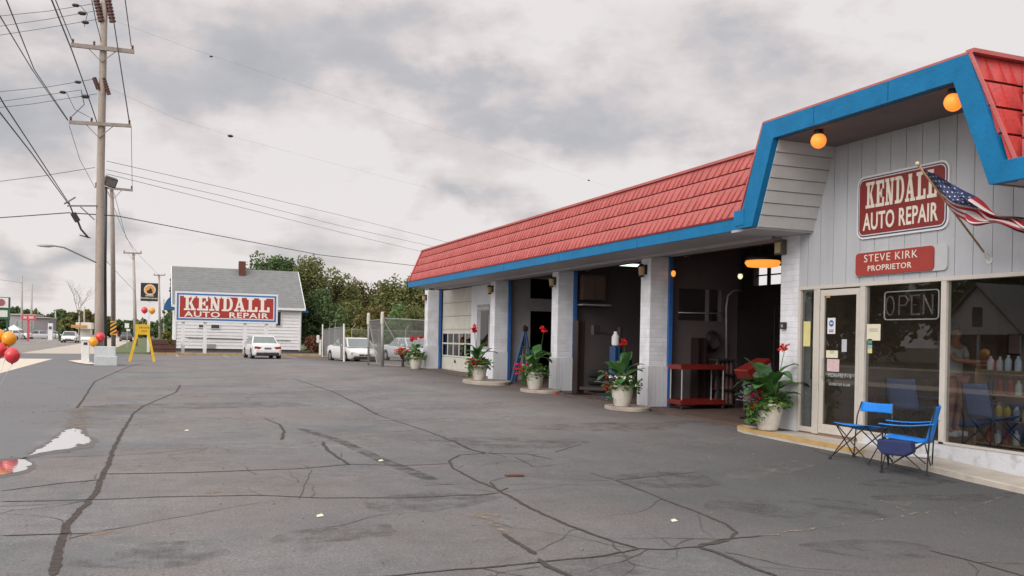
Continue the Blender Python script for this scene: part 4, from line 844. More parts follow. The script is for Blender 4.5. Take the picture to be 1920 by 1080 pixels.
def potted(pos, label, seed, sc=1., lf=1., ncanna=9, hcanna=.8, reds=22, whites=8, lilac=0, trail=260, tall=(), flower_at=1.25, spread=.42, redc=None):
    rr = random.Random(seed); x, y, z = pos; s = thing('potted_plant', pos, label, 'potted plant', 'planters along the garage front')
    mb = MB(); mb.lathe((x, y, z), [(.155 * sc, 0), (.165 * sc, .02), (.205 * sc, .16 * sc), (.235 * sc, .34 * sc), (.238 * sc, .40 * sc), (.265 * sc, .42 * sc), (.265 * sc, .46 * sc), (.235 * sc, .46 * sc), (.225 * sc, .40 * sc)], 32); mb.build('pot', POTM, s, smooth=True, bevel=0)
    top = z + .44 * sc
    mb = MB(); mb.lathe((x, y, top - .06), [(.20 * sc, 0), (.22 * sc, .03)], 20); mb.build('soil', SOIL, s)
    mb = MB(); st = MB(); az0 = rr.uniform(0, 6)
    for i in range(ncanna):
        az = az0 + i * 2.4; hh = hcanna * rr.uniform(.15, .95); ox, oy = rr.uniform(-.08, .08), rr.uniform(-.08, .08)
        b0 = Vector((x + ox, y + oy, top - .03)); b1 = b0 + Vector((math.cos(az) * .06, math.sin(az) * .06, hh * .72)); st.tube([b0, b1], [.012, .008], 6)
        big_leaf(mb, b1, az, R(rr.uniform(25, 70)), rr.uniform(.34, .54) * lf, rr.uniform(.19, .28) * lf, rr.uniform(.7, 1.9))
    mb.build('canna_leaf', LEAFD, s, smooth=True)
    fl_ = MB()
    for (dx, dy, hh) in tall:
        b0 = Vector((x + dx * .3, y + dy * .3, top)); b1 = Vector((x + dx, y + dy, z + hh)); st.tube([b0, b0.lerp(b1, .5) + Vector((.01, .01, 0)), b1], [.010, .007, .005], 6)
        for k in range(6): blossom(fl_, b1 + Vector((rr.uniform(-.06, .06), rr.uniform(-.06, .06), rr.uniform(-.07, .05))), rr.uniform(.05, .085), rr, 6)
    st.build('stem', LEAFG, s)
    if tall: fl_.build('canna_flower', PETR, s)
    mb = MB(); scatter_leaves(mb, (x, y, top + .03), (spread, spread, .24), 620, .095, rr)
    cz = top - .02
    for k in range(trail):                                                       # trailing greens over the rim, towards the lot
        a = 2.45 + rr.gauss(0, .62); t = rr.random(); q = .24 * sc + .06 * rr.random() + .05 * t; P = Vector((x + math.cos(a) * q, y + math.sin(a) * q, cz + .08 - t * .36))
        d = Vector((rr.gauss(0, .5), rr.gauss(0, .5), -1 + rr.random())).normalized(); b = d.orthogonal().normalized(); s_ = rr.uniform(.04, .085)
        mb.add([P, P + d * s_ * .5 + b * s_ * .25, P + d * s_, P + d * s_ * .5 - b * s_ * .25], [(0, 1, 2, 3)])
    mb.build('foliage', LEAFG, s)
    mb = MB()
    rc = redc or (-.18, .0)
    for k in range(reds):
        a = rr.uniform(0, 6.3); q = rr.random() * .26; blossom(mb, (x + rc[0] + q * math.cos(a), y + rc[1] + q * math.sin(a), top + .03 + rr.uniform(-.10, .20)), rr.uniform(.04, .062), rr, 9)
    mb.build('red_flower', PETR, s)
    if whites:
        mb = MB()
        for k in range(whites): a = rr.uniform(2.6, 5.4); q = rr.uniform(.2, .42); blossom(mb, (x + q * math.cos(a), y + q * math.sin(a), top + .04 + rr.uniform(-.05, .18)), .045, rr, 8)
        mb.build('white_flower', PETW, s)
    if lilac:
        mb = MB()
        for k in range(lilac):
            a = rr.uniform(1.6, 3.4); e = Vector((math.cos(a), math.sin(a), rr.uniform(.1, 1.0))).normalized(); b0 = Vector((x - .05, y, top)); ln_ = rr.uniform(.3, .55); mb.tube([b0, b0 + e * ln_], [.004, .002], 4)
            for q in range(7): blossom(mb, b0 + e * (ln_ * (.6 + .4 * q / 6)), .022, rr, 4)
        mb.build('lilac_spike', PETL, s)
    return s
potted(tuple(onz(1440, 806, wz(13.0))), 'planter with the largest canna leaves and lilac spikes beside the office door', 3, 1.0, 1.22, 22, .72, 26, 0, 30, 1300, ((.10, -.28, 1.42),), spread=.40, redc=(-.22, .05))
potted(tuple(onz(1166, 762, wz(18) + .036)), 'planter with white blooms at the foot of the nearest brick pier', 8, 1.0, 1.12, 12, .7, 30, 14, 10, 200, ((.02, -.02, 1.38),), redc=(-.12, .05))
potted(tuple(onz(1002, 730, wz(23.2) + .036)), 'planter with one tall red canna before the pier left of the lift column', 13, 1.0, 1.12, 11, .8, 14, 5, 0, 500, ((.20, -.1, 1.62),), redc=(-.3, .1))
potted(tuple(onz(898, 713, wz(29) + .036)), 'planter with red canna blooms in front of the white garage door', 21, 1.0, 1.12, 12, .7, 24, 3, 0, 500, ((-.12, .1, 1.55), (-.2, .0, 1.6)))
pp = gnd(779, 692); potted((pp.x, pp.y, pp.z), 'farthest planter standing at the end pier near the fence', 27, 1.05, 1.0, 8, .6, 10, 8, 0, 100, ((-.05, .05, 1.2), (.2, .1, 1.25), (-.15, .1, 1.2)), redc=(.0, .0))
q = gnd(755, 688); s = thing('flower_stand', q, 'black plant stand heaped with red geraniums left of the farthest planter', 'plant stand')
mb = MB(); mb.lathe((q.x, q.y, q.z), [(.10, 0), (.06, .05), (.05, .35), (.12, .42), (.16, .55)], 16); mb.build('pedestal', BLK, s)
mb = MB(); rr = random.Random(5); scatter_leaves(mb, (q.x, q.y, q.z + .60), (.40, .40, .22), 300, .09, rr); mb.build('foliage', LEAFG, s)
mb = MB()
for k in range(60): a = rr.uniform(0, 6.3); e = rr.random() * .42; blossom(mb, (q.x + e * math.cos(a), q.y + e * math.sin(a), q.z + .66 + rr.uniform(-.12, .16) ), .05, rr, 8)
mb.build('red_flower', PETR, s)

# ------------------------------------------------------------------ camping chairs
FABB = mat('chair_fabric_blue', (.010, .23, .74), .7, .12, 14, .3, 300); FABN = mat('chair_fabric_navy', (.014, .025, .10), .75, .12, 14, .3, 300)
FABD = mat('chair_fabric_slate', (.09, .13, .27), .8, .12, 14, .3, 300)
TUBE = mat('chair_tube', (.02, .02, .022), .35, .1, 8, 0, metal=.3)
def cloth(mb, rows):                      # rows of points
    n = len(rows[0]); vs = [p for r_ in rows for p in r_]; mb.add(vs, [(j * n + i, j * n + i + 1, (j + 1) * n + i + 1, (j + 1) * n + i) for j in range(len(rows) - 1) for i in range(n - 1)])
def camp_chair(loc, rz, label, fab, arms=True, bag=True, hback=.86, seatz=.44, w=.52):
    s = thing('camping_chair', loc, label, 'camping chair', None, rz); W = w / 2; fw, fd = W + .06, .27
    fx = [(-fw, -fd), (fw, -fd), (fw, fd), (-fw, fd)]                       # feet; the front is -y
    top = [(-W, -.25, seatz + .02), (W, -.25, seatz + .02), (W + .02, .24, seatz - .02), (-W - .02, .24, seatz - .02)]
    mb = MB()
    for i in range(4):
        a, b_ = fx[i], fx[(i + 1) % 4]; ta, tb = top[i], top[(i + 1) % 4]
        mb.tube([(a[0], a[1], .015), tb], .0085, 6); mb.tube([(b_[0] * .985, b_[1] * .985, .015), (ta[0] * .985, ta[1] * .985, ta[2])], .0085, 6)
    mb.build('cross_leg', TUBE, s, local=True)
    mb = MB()
    for sx in (-1, 1):
        mb.tube([(sx * fw, fd, .015), (sx * (W + .03), fd + .02, seatz + .1), (sx * (W + .0), fd + .08, hback)], .0095, 8)
        if arms: mb.tube([(sx * fw, -fd, .015), (sx * (fw + .01), -fd + .01, .62)], .0095, 8)
    mb.build('post', TUBE, s, local=True)
    for (a, b_) in fx:
        mb = MB(); mb.lathe((a, b_, 0), [(.024, 0), (.022, .02), (.012, .03)], 10); mb.build('foot', TUBE, s, local=True)
    mb = MB(); rows = []
    for j in range(9):
        t = j / 8; y = -.27 + .50 * t; sag = .07 * math.sin(math.pi * t)
        rows.append([(W * 1.02 * (k / 4 - 1), y, seatz + .03 - .05 * t - sag * (1 - (k / 4 - 1) ** 2) - (.0 if t > .1 else .02 * (1 - (k / 4 - 1) ** 2))) for k in range(9)])
    cloth(mb, rows); mb.build('seat', fab, s, smooth=True, local=True, solid=.008)
    mb = MB(); rows = []
    z0 = seatz - .03 if arms else seatz + .17
    for j in range(9):
        t = j / 8; z = z0 + (hback - z0) * t; y = .235 + (.115 * t if arms else .09 + .03 * t)
        rows.append([(W * (1.0 if arms else 1.02) * (k / 4 - 1), y + .06 * (1 - (k / 4 - 1) ** 2) * (1 - .3 * t), z - (.015 * (1 - (k / 4 - 1) ** 2) if j == 8 else 0)) for k in range(9)])
    cloth(mb, rows); mb.build('backrest', fab, s, smooth=True, local=True, solid=.008)
    if arms:
        for sx in (-1, 1):
            mb = MB(); rows = []
            for j in range(7):
                t = j / 6; y = -.31 + .66 * t; z = .63 + .03 * t - .025 * math.sin(math.pi * t); hw = .05 - .012 * t
                rows.append([(sx * (fw + .0) + (k - 1) * hw * 1.0 + 0, y, z) for k in range(3)])
            cloth(mb, rows); mb.build('armrest', fab, s, smooth=True, local=True, solid=.01)
    if bag:
        mb = MB(); P = [(-.23, -.02), (.20, -.02), (.22, -.16), (.12, -.22), (-.16, -.22), (-.24, -.14)]
        mb.prism([(a, seatz - .03 + b_) for a, b_ in P], 'y', -.22, -.06); o = mb.build('cooler_bag', FABN, s, local=True, bevel=.025, bseg=3)
        o.rotation_euler = (0, 0, R(75)); o.location = (.17, -.05, .05)
    return s
f1 = (8.92, 9.14); cA = Vector((9.31, 9.13, 0)); cA.z = gz(cA.x, cA.y) + .0
camp_chair((9.28, 9.13, gz(9.28, 9.13) + .01), R(-90 - 52 - 0), 'bright blue camping chair with armrests and a navy cooler bag', FABB, True, True, .88, .43)
camp_chair((9.30, 9.98, gz(9.3, 9.98) + .01), R(-78), 'armless bright blue folding chair left of the one with armrests', FABB, False, False, .80, .49, .50)
q = atx(1708, 800, 11.2); camp_chair((11.25, q.y, .10), R(100), 'slate blue camping chair inside the shop behind the armless chair', FABD, True, False, .92, .46)
q = atx(1866, 800, 11.2); camp_chair((11.2, q.y, .10), R(80), 'slate blue camping chair inside the shop near the bottle shelf', FABD, True, False, .92, .46)
p1 = atx(1745, 862, 9.95); s = thing('paper_sheet', (p1.x, p1.y, wz(p1.y)), 'loose white sheet of paper lying against the curb wall', 'paper')
mb = MB(); z = wz(9.6); mb.add([(9.80, 9.68, z + .004), (9.98, 9.45, z + .008), (10.22, 9.62, z + .03), (10.02, 9.86, z + .012)], [(0, 1, 2, 3)]); mb.build('sheet', PW, s, solid=.002)
# ------------------------------------------------------------------ trees
BARK = mat('bark', (.10, .075, .055), .95, .3, 6, .5, 30)
TL1 = leaf_mat('tree_leaf_olive', [(.105, .122, .045), (.155, .17, .06), (.23, .24, .095)], .2, .65, .35)
TL2 = leaf_mat('tree_leaf_green', [(.060, .100, .042), (.10, .155, .062), (.16, .22, .095)], .2, .65, .35)
TL3 = leaf_mat('tree_leaf_bright', [(.075, .14, .045), (.14, .23, .08), (.22, .31, .13)], .2, .65, .6)
TL4 = leaf_mat('tree_leaf_autumn', [(.12, .11, .04), (.165, .145, .052), (.24, .20, .075)], .2, .65, .35)
TL5 = leaf_mat('hedge_leaf', [(.09, .11, .02), (.17, .18, .04), (.26, .25, .07)], .2, .65, 1.2)
TL6 = leaf_mat('brush_leaf', [(.09, .035, .02), (.18, .075, .04), (.26, .14, .08)], .2, .65, 2.)
def tree(name, base, h, rx, ry, z0, n, size, m, label, seed, cat='tree', group=None, clumps=26, conic=0., trunk=True, flat_top=0.):
    rg = np.random.default_rng(seed); rr = random.Random(seed); s = thing(name, tuple(base), label, cat, group); B = np.array(base, float)
    hc = (h - z0) / 2; C = []
    for k in range(clumps):
        for _ in range(20):
            p = rg.uniform(-1, 1, 3)
            if .25 < np.linalg.norm(p) < 1: break
        cz = p[2]; q = 1 - conic * (cz + 1) / 2
        C.append((B[0] + p[0] * rx * .80 * q, B[1] + p[1] * ry * .80 * q, B[2] + z0 + hc + cz * hc * .82, (.30 + .20 * rg.random()) * (1 - .4 * conic * (cz + 1) / 2)))
    C = np.array(C); idx = rg.integers(0, clumps, n); c = C[idx]
    d = rg.normal(size=(n, 3)); d /= np.linalg.norm(d, axis=1)[:, None]; rad = rg.random(n) ** .45
    P = c[:, :3] + d * (rad * c[:, 3])[:, None] * np.array([rx, ry, hc * 1.0])
    P[:, 2] += -.10 * hc * (np.hypot((P[:, 0] - B[0]) / rx, (P[:, 1] - B[1]) / ry)) ** 2
    P[:, 2] = np.maximum(P[:, 2], B[2] + .08)
    a = rg.normal(size=(n, 3)); a[:, 2] *= .7; a /= np.linalg.norm(a, axis=1)[:, None]; b = np.cross(a, rg.normal(size=(n, 3))); b /= np.linalg.norm(b, axis=1)[:, None]
    sz = (size * rg.uniform(.6, 1.4, n))[:, None]
    V = np.stack([P - a * sz * .5, P + b * sz * .32, P + a * sz * .5, P - b * sz * .32], 1).reshape(-1, 3)
    raw('crown', V, np.arange(4 * n).reshape(-1, 4), m, s)
    if trunk:
        mb = MB(); top = Vector(base) + Vector((0, 0, z0 + hc * 1.1)); r0 = max(.09, h * .022)
        mb.tube([Vector(base) - Vector((0, 0, .15)), Vector(base) + Vector((.03 * h * .3, 0, z0 * .6)), top], [r0, r0 * .75, r0 * .25], 8)
        for k in range(5):
            q = C[rr.randrange(clumps)]; st_ = Vector(base) + Vector((0, 0, z0 * rr.uniform(.5, 1) + hc * rr.uniform(0, .4))); mb.tube([st_, st_.lerp(Vector(q[:3]), .55) + Vector((0, 0, .1 * hc)), Vector(q[:3])], [r0 * .45, r0 * .25, r0 * .08], 6)
        mb.build('trunk', BARK, s, smooth=True)
    return s
def tree_px(px, Y, pytop, wpx, m, label, seed, z0f=.12, n=7000, size=.28, **k):
    base = aty(px, 640, Y); base.z = 0; top = aty(px, pytop, Y).z; d = base.x * math.sin(YAW) + Y * math.cos(YAW); rx = wpx / 2 / F * d * 1.05
    return tree(k.pop('name', 'tree'), (base.x, base.y, 0), top, rx, rx * .9, top * z0f, n, size, m, label, seed, **k)
GW = 'trees behind the fenced yard'
tree_px(508, 104, 468, 100, TL2, 'tree with layered top rising just behind the grey roof and chimney', 1, .30, 9360, 0.34, clumps=22)
tree_px(578, 96, 488, 96, TL1, 'tall olive tree right of the grey roof', 2, .10, 9360, 0.30, group=GW)
tree_px(632, 98, 506, 84, TL1, 'olive tree second to the right of the white house', 3, .10, 8280, 0.30, group=GW)
tree_px(603, 84, 548, 92, TL2, 'dark green tree leaning over the white electric post', 4, .06, 9360, 0.27, group=GW)
tree_px(682, 101, 514, 84, TL4, 'yellowing tree above the parked silver car', 5, .10, 8280, 0.30, group=GW)
tree_px(728, 98, 519, 90, TL1, 'olive tree above the two fence gate posts', 6, .10, 8280, 0.30, group=GW)
tree_px(778, 97, 516, 90, TL1, 'olive tree touching the far end of the pink roof', 7, .10, 8280, 0.30, group=GW)
tree_px(830, 97, 520, 90, TL1, 'tree mostly hidden behind the far brick pier', 71, .10, 3000, .4, group=GW)
tree_px(655, 92, 560, 70, TL1, 'low dark tree right behind the open gate', 8, .04, 6480, 0.27, group=GW)
tree_px(700, 90, 572, 80, TL4, 'low brownish tree behind the tall gate posts', 9, .04, 6480, 0.27, group=GW)
tree_px(742, 86, 566, 58, TL3, 'small bright green tree in front of the olive trees', 10, .03, 5760, 0.24, group=GW)
tree_px(785, 88, 575, 64, TL1, 'low dark tree beside the far brick pier', 11, .04, 5760, 0.27, group=GW)
tree_px(558, 92, 560, 60, TL2, 'dark tree touching the right end of the white house', 12, .04, 5400, 0.27, group=GW)
tree_px(668, 72, 612, 60, TL5, 'yellow green hedge beyond the chain link gateway', 13, .02, 2600, .22, cat='hedge', name='hedge', trunk=False, clumps=16)
tree_px(594, 80, 628, 56, TL6, 'reddish brown brush heap between the house and the fence', 14, .02, 2200, .20, cat='brush heap', name='brush_heap', trunk=False, clumps=40, flat_top=1.)
for i, (px, Y, py, w, mm, lab) in enumerate([(8, 260, 577, 40, TL2, 'distant tree behind the green price sign'), (34, 265, 567, 46, TL2, 'round distant tree above the grey store'), (62, 268, 580, 40, TL1, 'distant tree behind the red road sign'), (80, 270, 590, 30, TL2, 'low distant tree right of the grey store'), (100, 262, 580, 30, TL2, 'pointed distant tree right of the grey store'), (113, 268, 582, 26, TL2, 'narrow distant conifer near the street end'),
    (125, 255, 594, 34, TL1, 'low distant tree beside the white van'), (145, 262, 577, 40, TL1, 'broad distant tree above the orange banded store'), (166, 258, 580, 32, TL4, 'autumn tinted distant tree by the utility pole'), (185, 265, 584, 34, TL2, 'distant tree just behind the main utility pole'), (204, 270, 596, 30, TL1, 'distant tree behind the black lamp post'), (228, 268, 600, 34, TL2, 'distant tree above the small white road sign'),
    (247, 262, 598, 30, TL2, 'distant tree left of the yellow stand'), (266, 258, 594, 34, TL1, 'distant tree below the red balloon'), (290, 250, 600, 34, TL2, 'distant tree below the yellow balloon'), (312, 240, 596, 36, TL2, 'distant tree beside the blue awning'), (-20, 262, 575, 50, TL1, 'distant tree at the left edge of the street')]):
    tree_px(px, Y, py, w, mm, lab, 30 + i, .05, 1800, 1.0, clumps=18, group='trees far down the street')
tree_px(352, 150, 520, 90, TL2, 'tree hidden behind the white house', 60, .1, 1500, .6, group='trees far down the street')
tree_px(118, 150, 612, 15, TL2, 'small round bush beside the white van', 61, .02, 900, .35, cat='bush', name='bush', trunk=False, clumps=10)
tree_px(314, 67.9, 622, 20, TL5, 'yellow flowering shrub on the brown retaining wall', 62, .45, 900, .14, cat='shrub', name='shrub', trunk=False, clumps=10)
# a bare tree by the road
bt = aty(148, 632, 170); s = thing('bare_tree', (bt.x, bt.y, 0), 'thin bare tree with forking branches left of the utility pole', 'tree'); mb = MB(); rr = random.Random(3)
def branch(p, d, ln_, r, k):
    q = p + d * ln_; mb.tube([p, q], [r, r * .65], 5)
    if k:
        for _ in range(3): branch(q, (d + Vector((rr.uniform(-.8, .8), rr.uniform(-.8, .8), rr.uniform(-.1, .5)))).normalized(), ln_ * rr.uniform(.5, .8), r * .55, k - 1)
branch(Vector((bt.x, bt.y, 0)), Vector((.05, 0, 1)), 3.6, .10, 5); mb.build('branch', BARK, s)

# ------------------------------------------------------------------ utility poles and their lines
PW1 = mat('pole_wood', (.34, .29, .25), .9, .2, 3, .4, 40, streak=True, dirt=.3, dscale=3); PW2 = mat('arm_wood', (.30, .26, .23), .9, .2, 4, .4, 40); RUST = mat('insulator_brown', (.09, .03, .025), .4, .2); GALV = mat('galvanised', (.36, .37, .37), .5, .12, 6, .1, metal=.4)
WIRE = mat('wire_black', (.03, .03, .035), .6, .1)
def upole(base, Y, path, r0, r1, label, arms=(), cat='utility pole', m=PW1, name='utility_pole', group='utility poles along the street'):
    s = thing(name, tuple(base), label, cat, group); mb = MB(); mb.tube([Vector(base) - Vector((0, 0, .3))] + [aty(a, b_, Y) for a, b_ in path], [r0] + [r0 + (r1 - r0) * (i + 1) / len(path) for i in range(len(path))], 12); mb.build('pole', m, s, smooth=True)
    for (ax_, ay, bx_, by, w, h) in arms:
        mb = MB(); A_, B_ = aty(ax_, ay, Y - .22), aty(bx_, by, Y - .22); mb.bar(A_, B_, w, h); mb.build('crossarm', PW2, s)
        mb = MB(); mid = A_.lerp(B_, .48)
        for t in (.28, .70): mb.bar(A_.lerp(B_, t) - Vector((0, -.02, h / 2)), mid - Vector((0, -.02, .62)), .05, .03)
        mb.build('arm_brace', PW2, s)
        for t in (.03, .36, .97) if abs(bx_ - ax_) > 60 else (.05, .95):
            q = A_.lerp(B_, t); mb = MB(); mb.lathe((q.x, q.y, q.z + h / 2), [(.03, 0), (.055, .05), (.03, .08), (.06, .13), (.02, .2)], 8); mb.build('insulator', RUST, s)
    return s
MP = upole(gnd(186, 684), 45.5, [(186, 560), (189, 300), (193, 120), (197, -60)], .20, .14, 'tall foreground utility pole with two wooden crossarms', ((133, 84, 252, 97, .12, .18), (129, 229, 246, 236, .12, .15)))
def pt(px, py, Y=45.4): return aty(px, py, Y)
mb = MB()
for a, b_ in (((181, 2), (190, 39)), ((203, 2), (211, 40)), ((177, 147), (184, 166)), ((195, 148), (204, 176))):
    mb = MB(); A_, B_ = pt(*a), pt(*b_); mb.tube([A_, B_], .11 if a[1] < 50 else .07, 8)
    for k in range(7): q = A_.lerp(B_, k / 6); mb.tube([q - (B_ - A_).normalized() * .03, q + (B_ - A_).normalized() * .03], .15 if a[1] < 50 else .10, 10)
    mb.build('insulator_string', RUST, MP)

mb = MB(); mb.bar(pt(183, 386), pt(126, 386), .07, .06); mb.bar(pt(177, 412), pt(151, 388), .05, .05); mb.bar(pt(121, 382, 44.5), pt(141, 370, 47), .06, .05); mb.bar(pt(150, 441, 44.8), pt(169, 446, 46), .05, .05); mb.build('side_arm', mat('arm_grey', (.18, .17, .17), .7), MP)
mb = MB(); A_, B_ = pt(137, 400), pt(146, 415); mb.tube([A_, B_], .13, 10); mb.tube([pt(128, 377), pt(137, 400)], .035, 6); mb.tube([pt(146, 415), pt(152, 430), pt(166, 446)], .05, 6); mb.build('splice_case', BLK, MP)
upole(gnd(213, 662), 57.8, [(212, 520), (211, 420), (209, 342)], .15, .10, 'second utility pole with a striped marker board near its foot', ((178, 350, 249, 357, .1, .13),))
q = aty(213, 618, 57.5); s = thing('marker_board', (q.x, q.y, 0), 'yellow and black striped marker board strapped to the second utility pole', 'marker sign')
a_, b_ = aty(207, 602, 57.5), aty(218, 628, 57.5); mb = MB(); mb.box(a_.x, b_.x, 57.47, 57.5, b_.z, a_.z); mb.build('board', BLK, s)
mb = MB(); hh = (a_.z - b_.z); ww = b_.x - a_.x
for k in range(-1, 4):
    z0 = b_.z + hh * (k / 3.4); P = [(a_.x, z0 + .0), (b_.x, z0 + hh * .28), (b_.x, z0 + hh * .28 + hh * .13), (a_.x, z0 + hh * .13)]; P = [(x, min(max(z, b_.z), a_.z)) for x, z in P]
    if P[1][1] - P[0][1] > .02 or P[2][1] - P[3][1] > .02: mb.prism(P, 'y', 57.455, 57.468)
mb.build('stripe', mat('marker_orange', (.75, .38, .05), .5), s)
# black lamp post with floodlight
LPm = mat('lamp_post_black', (.035, .03, .03), .5, .1); s = thing('floodlight_post', tuple(gnd(198, 664)), 'slim black post carrying a square floodlight beside the utility pole', 'lamp post')
mb = MB(); mb.tube([gnd(198, 664), aty(197, 500, 56), aty(199, 350, 56)], [.10, .08, .07], 10); mb.build('post', LPm, s, smooth=True)
q = aty(207, 341, 56); mb = MB(); mb.box(-.32, .32, -.18, .18, -.26, .26); o = mb.build('floodlight_head', LPm, s, local=True, bevel=.02); o.location = q - WP[s.name]; o.rotation_euler = (R(25), R(12), R(20))
mb = MB(); mb.box(-.26, .26, -.19, -.182, -.20, .20); o2 = mb.build('lens', mat('flood_lens', (.18, .17, .16), .2), o, local=True)
# cobra head street light on the main pole
mb = MB(); mb.tube([aty(180, 492, 45.2), aty(150, 478, 44), aty(120, 464, 43), aty(95, 460, 42.4)], .035, 6); mb.build('street_light_arm', GALV, MP)
mb = MB(); q = aty(86, 461, 42.2); mb.lathe(q, [(.02, -.35), (.11, -.2), (.13, .1), (.05, .3)], 10, 'x', sy=.5); mb.build('street_light_head', GALV, MP, smooth=True)
for (bx_, by, Y, path, arm, lab) in [(255, 640, 105, [(250, 473)], (231, 474, 266, 475, .1, .15), 'distant utility pole left of the black square sign'), (300, 636, 150, [(298, 514)], (288, 516, 310, 516, .12, .16), 'distant utility pole beside the blue awning'),
    (41, 631, 165, [(41, 517)], None, 'pale utility pole far across the street on the left'), (58, 631, 185, [(60, 533)], None, 'second pale utility pole beside the red road sign'), (104, 629, 230, [(104, 582)], None, 'short distant pole right of the grey store'), (158, 630, 210, [(158, 575)], None, 'short distant pole above the orange banded store'), (148, 630, 230, [(149, 585)], None, 'thin distant pole left of the orange banded store'), (308, 634, 190, [(307, 560)], None, 'distant pole right behind the crossarm pole')]:
    b0 = aty(bx_, by, Y); b0.z = 0; upole(b0, Y, path, .20, .13, lab, (arm,) if arm else (), m=mat('pole_pale', (.42, .38, .34), .9, .15, 3))
def line(pts, rad, label, depth_pts):
    P = [aty(px, py, Y) for (px, py), Y in zip(pts, depth_pts)]; Q = []
    for a, b_ in zip(P[:-1], P[1:]): Q += [a.lerp(b_, i / 8) for i in range(8)]
    if pts[0][0] < 0 or pts[0][1] < 0: Q.insert(0, P[0] + (P[0] - P[1]).normalized() * 45)
    Q.append(P[-1]); s = thing('power_line', tuple(P[-1]), label, 'power line', 'overhead lines'); mb = MB(); mb.tube(Q, rad, 5); mb.build('wire', WIRE, s); return s
LN = [([(-30, -20), (60, 130), (127, 226)], .016, (22, 34, 45), 'heavy line from the left end of the lower crossarm'), ([(0, -30), (64, 130), (127, 224)], .016, (22, 34, 45), 'thinner line above the heavy one to the lower crossarm'),
 ([(85, -30), (135, 95), (160, 165), (182, 230)], .022, (24, 34, 42, 45.4), 'heavy line slanting to the middle of the lower crossarm'), ([(92, -30), (135, 76)], .020, (30, 45), 'line to the left end of the upper crossarm'), ([(168, -20), (180, 40), (190, 78)], .018, (36, 41, 45), 'line to the middle of the upper crossarm'),
 ([(213, 38), (227, 130), (242, 226)], .026, (45.3, 45, 44.8), 'jumper from the right insulator down to the lower crossarm'), ([(232, -20), (240, 40), (246, 86)], .020, (36, 41, 45), 'line to the right end of the upper crossarm'),
 ([(-40, 115), (8, 196), (60, 275), (126, 376)], .020, (24, 29, 36, 45), 'thick cable falling to the side arm'), ([(-40, 160), (60, 288), (128, 382)], .020, (24, 34, 45), 'cable just below the thick one to the side arm'),
 ([(-40, 34), (90, 21), (182, 6)], .012, (48, 47, 45.5), 'topmost cross street line on the left'), ([(-40, 55), (90, 36), (182, 20)], .012, (48, 47, 45.5), 'second cross street line from the top'), ([(-40, 72), (90, 52), (184, 36)], .012, (48, 47, 45.5), 'third cross street line from the top'),
 ([(-40, 176), (90, 163), (178, 148)], .012, (48, 47, 45.5), 'cross street line at the second insulator pair'), ([(-40, 196), (60, 182), (150, 169)], .012, (48, 47, 45.5), 'cross street line below the second insulator pair'), ([(-40, 206), (60, 195), (182, 176)], .012, (48, 47, 45.5), 'lowest of the bunched cross street lines'),
 ([(-40, 345), (80, 330), (178, 314)], .013, (48, 47, 45.6), 'single cross street line under the lower crossarm'), ([(-40, 411), (60, 404), (127, 399), (220, 405)], .024, (50, 47, 45.4, 45.6), 'service drop crossing the street to the pole'),
 ([(220, 405), (400, 440), (600, 478), (785, 499)], .022, (45.6, 55, 66, 74), 'service drop running right above the white house'), ([(200, 302), (420, 352), (640, 404), (842, 455)], .012, (46, 60, 72, 80), 'upper thin line passing to the right over the roof'), ([(200, 318), (420, 368), (640, 424), (815, 463)], .012, (46, 60, 72, 80), 'middle thin line passing to the right'), ([(200, 326), (420, 381), (640, 436), (800, 474)], .012, (46, 60, 72, 80), 'lower thin line passing to the right'),
 ([(212, 38), (360, 92), (560, 158), (760, 224), (1100, 337), (1300, 400)], .0035, (46, 54, 66, 80, 100, 115), 'faint high line crossing the cloudy sky'), ([(206, 166), (330, 222), (432, 255), (600, 300), (800, 352)], .0035, (46, 54, 62, 72, 84), 'faint lower line with a marker crossing the sky'),
 ([(130, 236), (150, 300), (178, 352)], .012, (45.5, 52, 57.8), 'thin line from the lower crossarm to the second pole'), ([(246, 236), (247, 300), (248, 352)], .013, (45.5, 52, 57.8), 'thin line from the right arm end to the second pole'), ([(190, 330), (230, 430), (250, 470)], .014, (57.8, 80, 105), 'line receding to the distant crossarm pole'), ([(214, 362), (236, 445), (262, 480), (298, 516)], .014, (57.8, 80, 110, 150), 'second line receding down the street'), ([(200, 490), (228, 520), (252, 545)], .014, (57.8, 80, 105), 'low cable receding to the distant crossarm pole'),
 ([(-20, 522), (41, 530)], .02, (150, 165), 'far line reaching the pale left pole'), ([(152, 168), (158, 196), (135, 218)], .018, (45.4, 45.4, 45.4), 'drooping jumper left of the pole'), ([(150, 10), (164, 26), (158, 50)], .014, (45.4, 45.4, 45.4), 'short jumper near the top insulators'), ([(125, 174), (140, 205), (168, 220)], .012, (45.4, 45.4, 45.4), 'lower looping jumper left of the pole')]
for p_, r_, Y_, lab in LN: line(p_, r_, lab, Y_)
for px, py, Y, r_ in ((396, 106, 57, .05), (432, 255, 62, .09), (1104, 338, 100, .08), (142, 10, 45.4, .08), (154, 25, 45.4, .09), (160, 42, 45.4, .08), (118, 173, 45.3, .07), (160, 181, 45.4, .09), (146, 154, 45.4, .07)):
    q = aty(px, py, Y); s = thing('line_marker', tuple(q), 'small dark clamp on the overhead line', 'line clamp', 'line clamps'); mb = MB(); mb.lathe(q, [(r_ * .3, -r_ * 2), (r_, -r_), (r_, r_), (r_ * .3, r_ * 2)], 8, 'x'); mb.build('clamp', BLK, s)
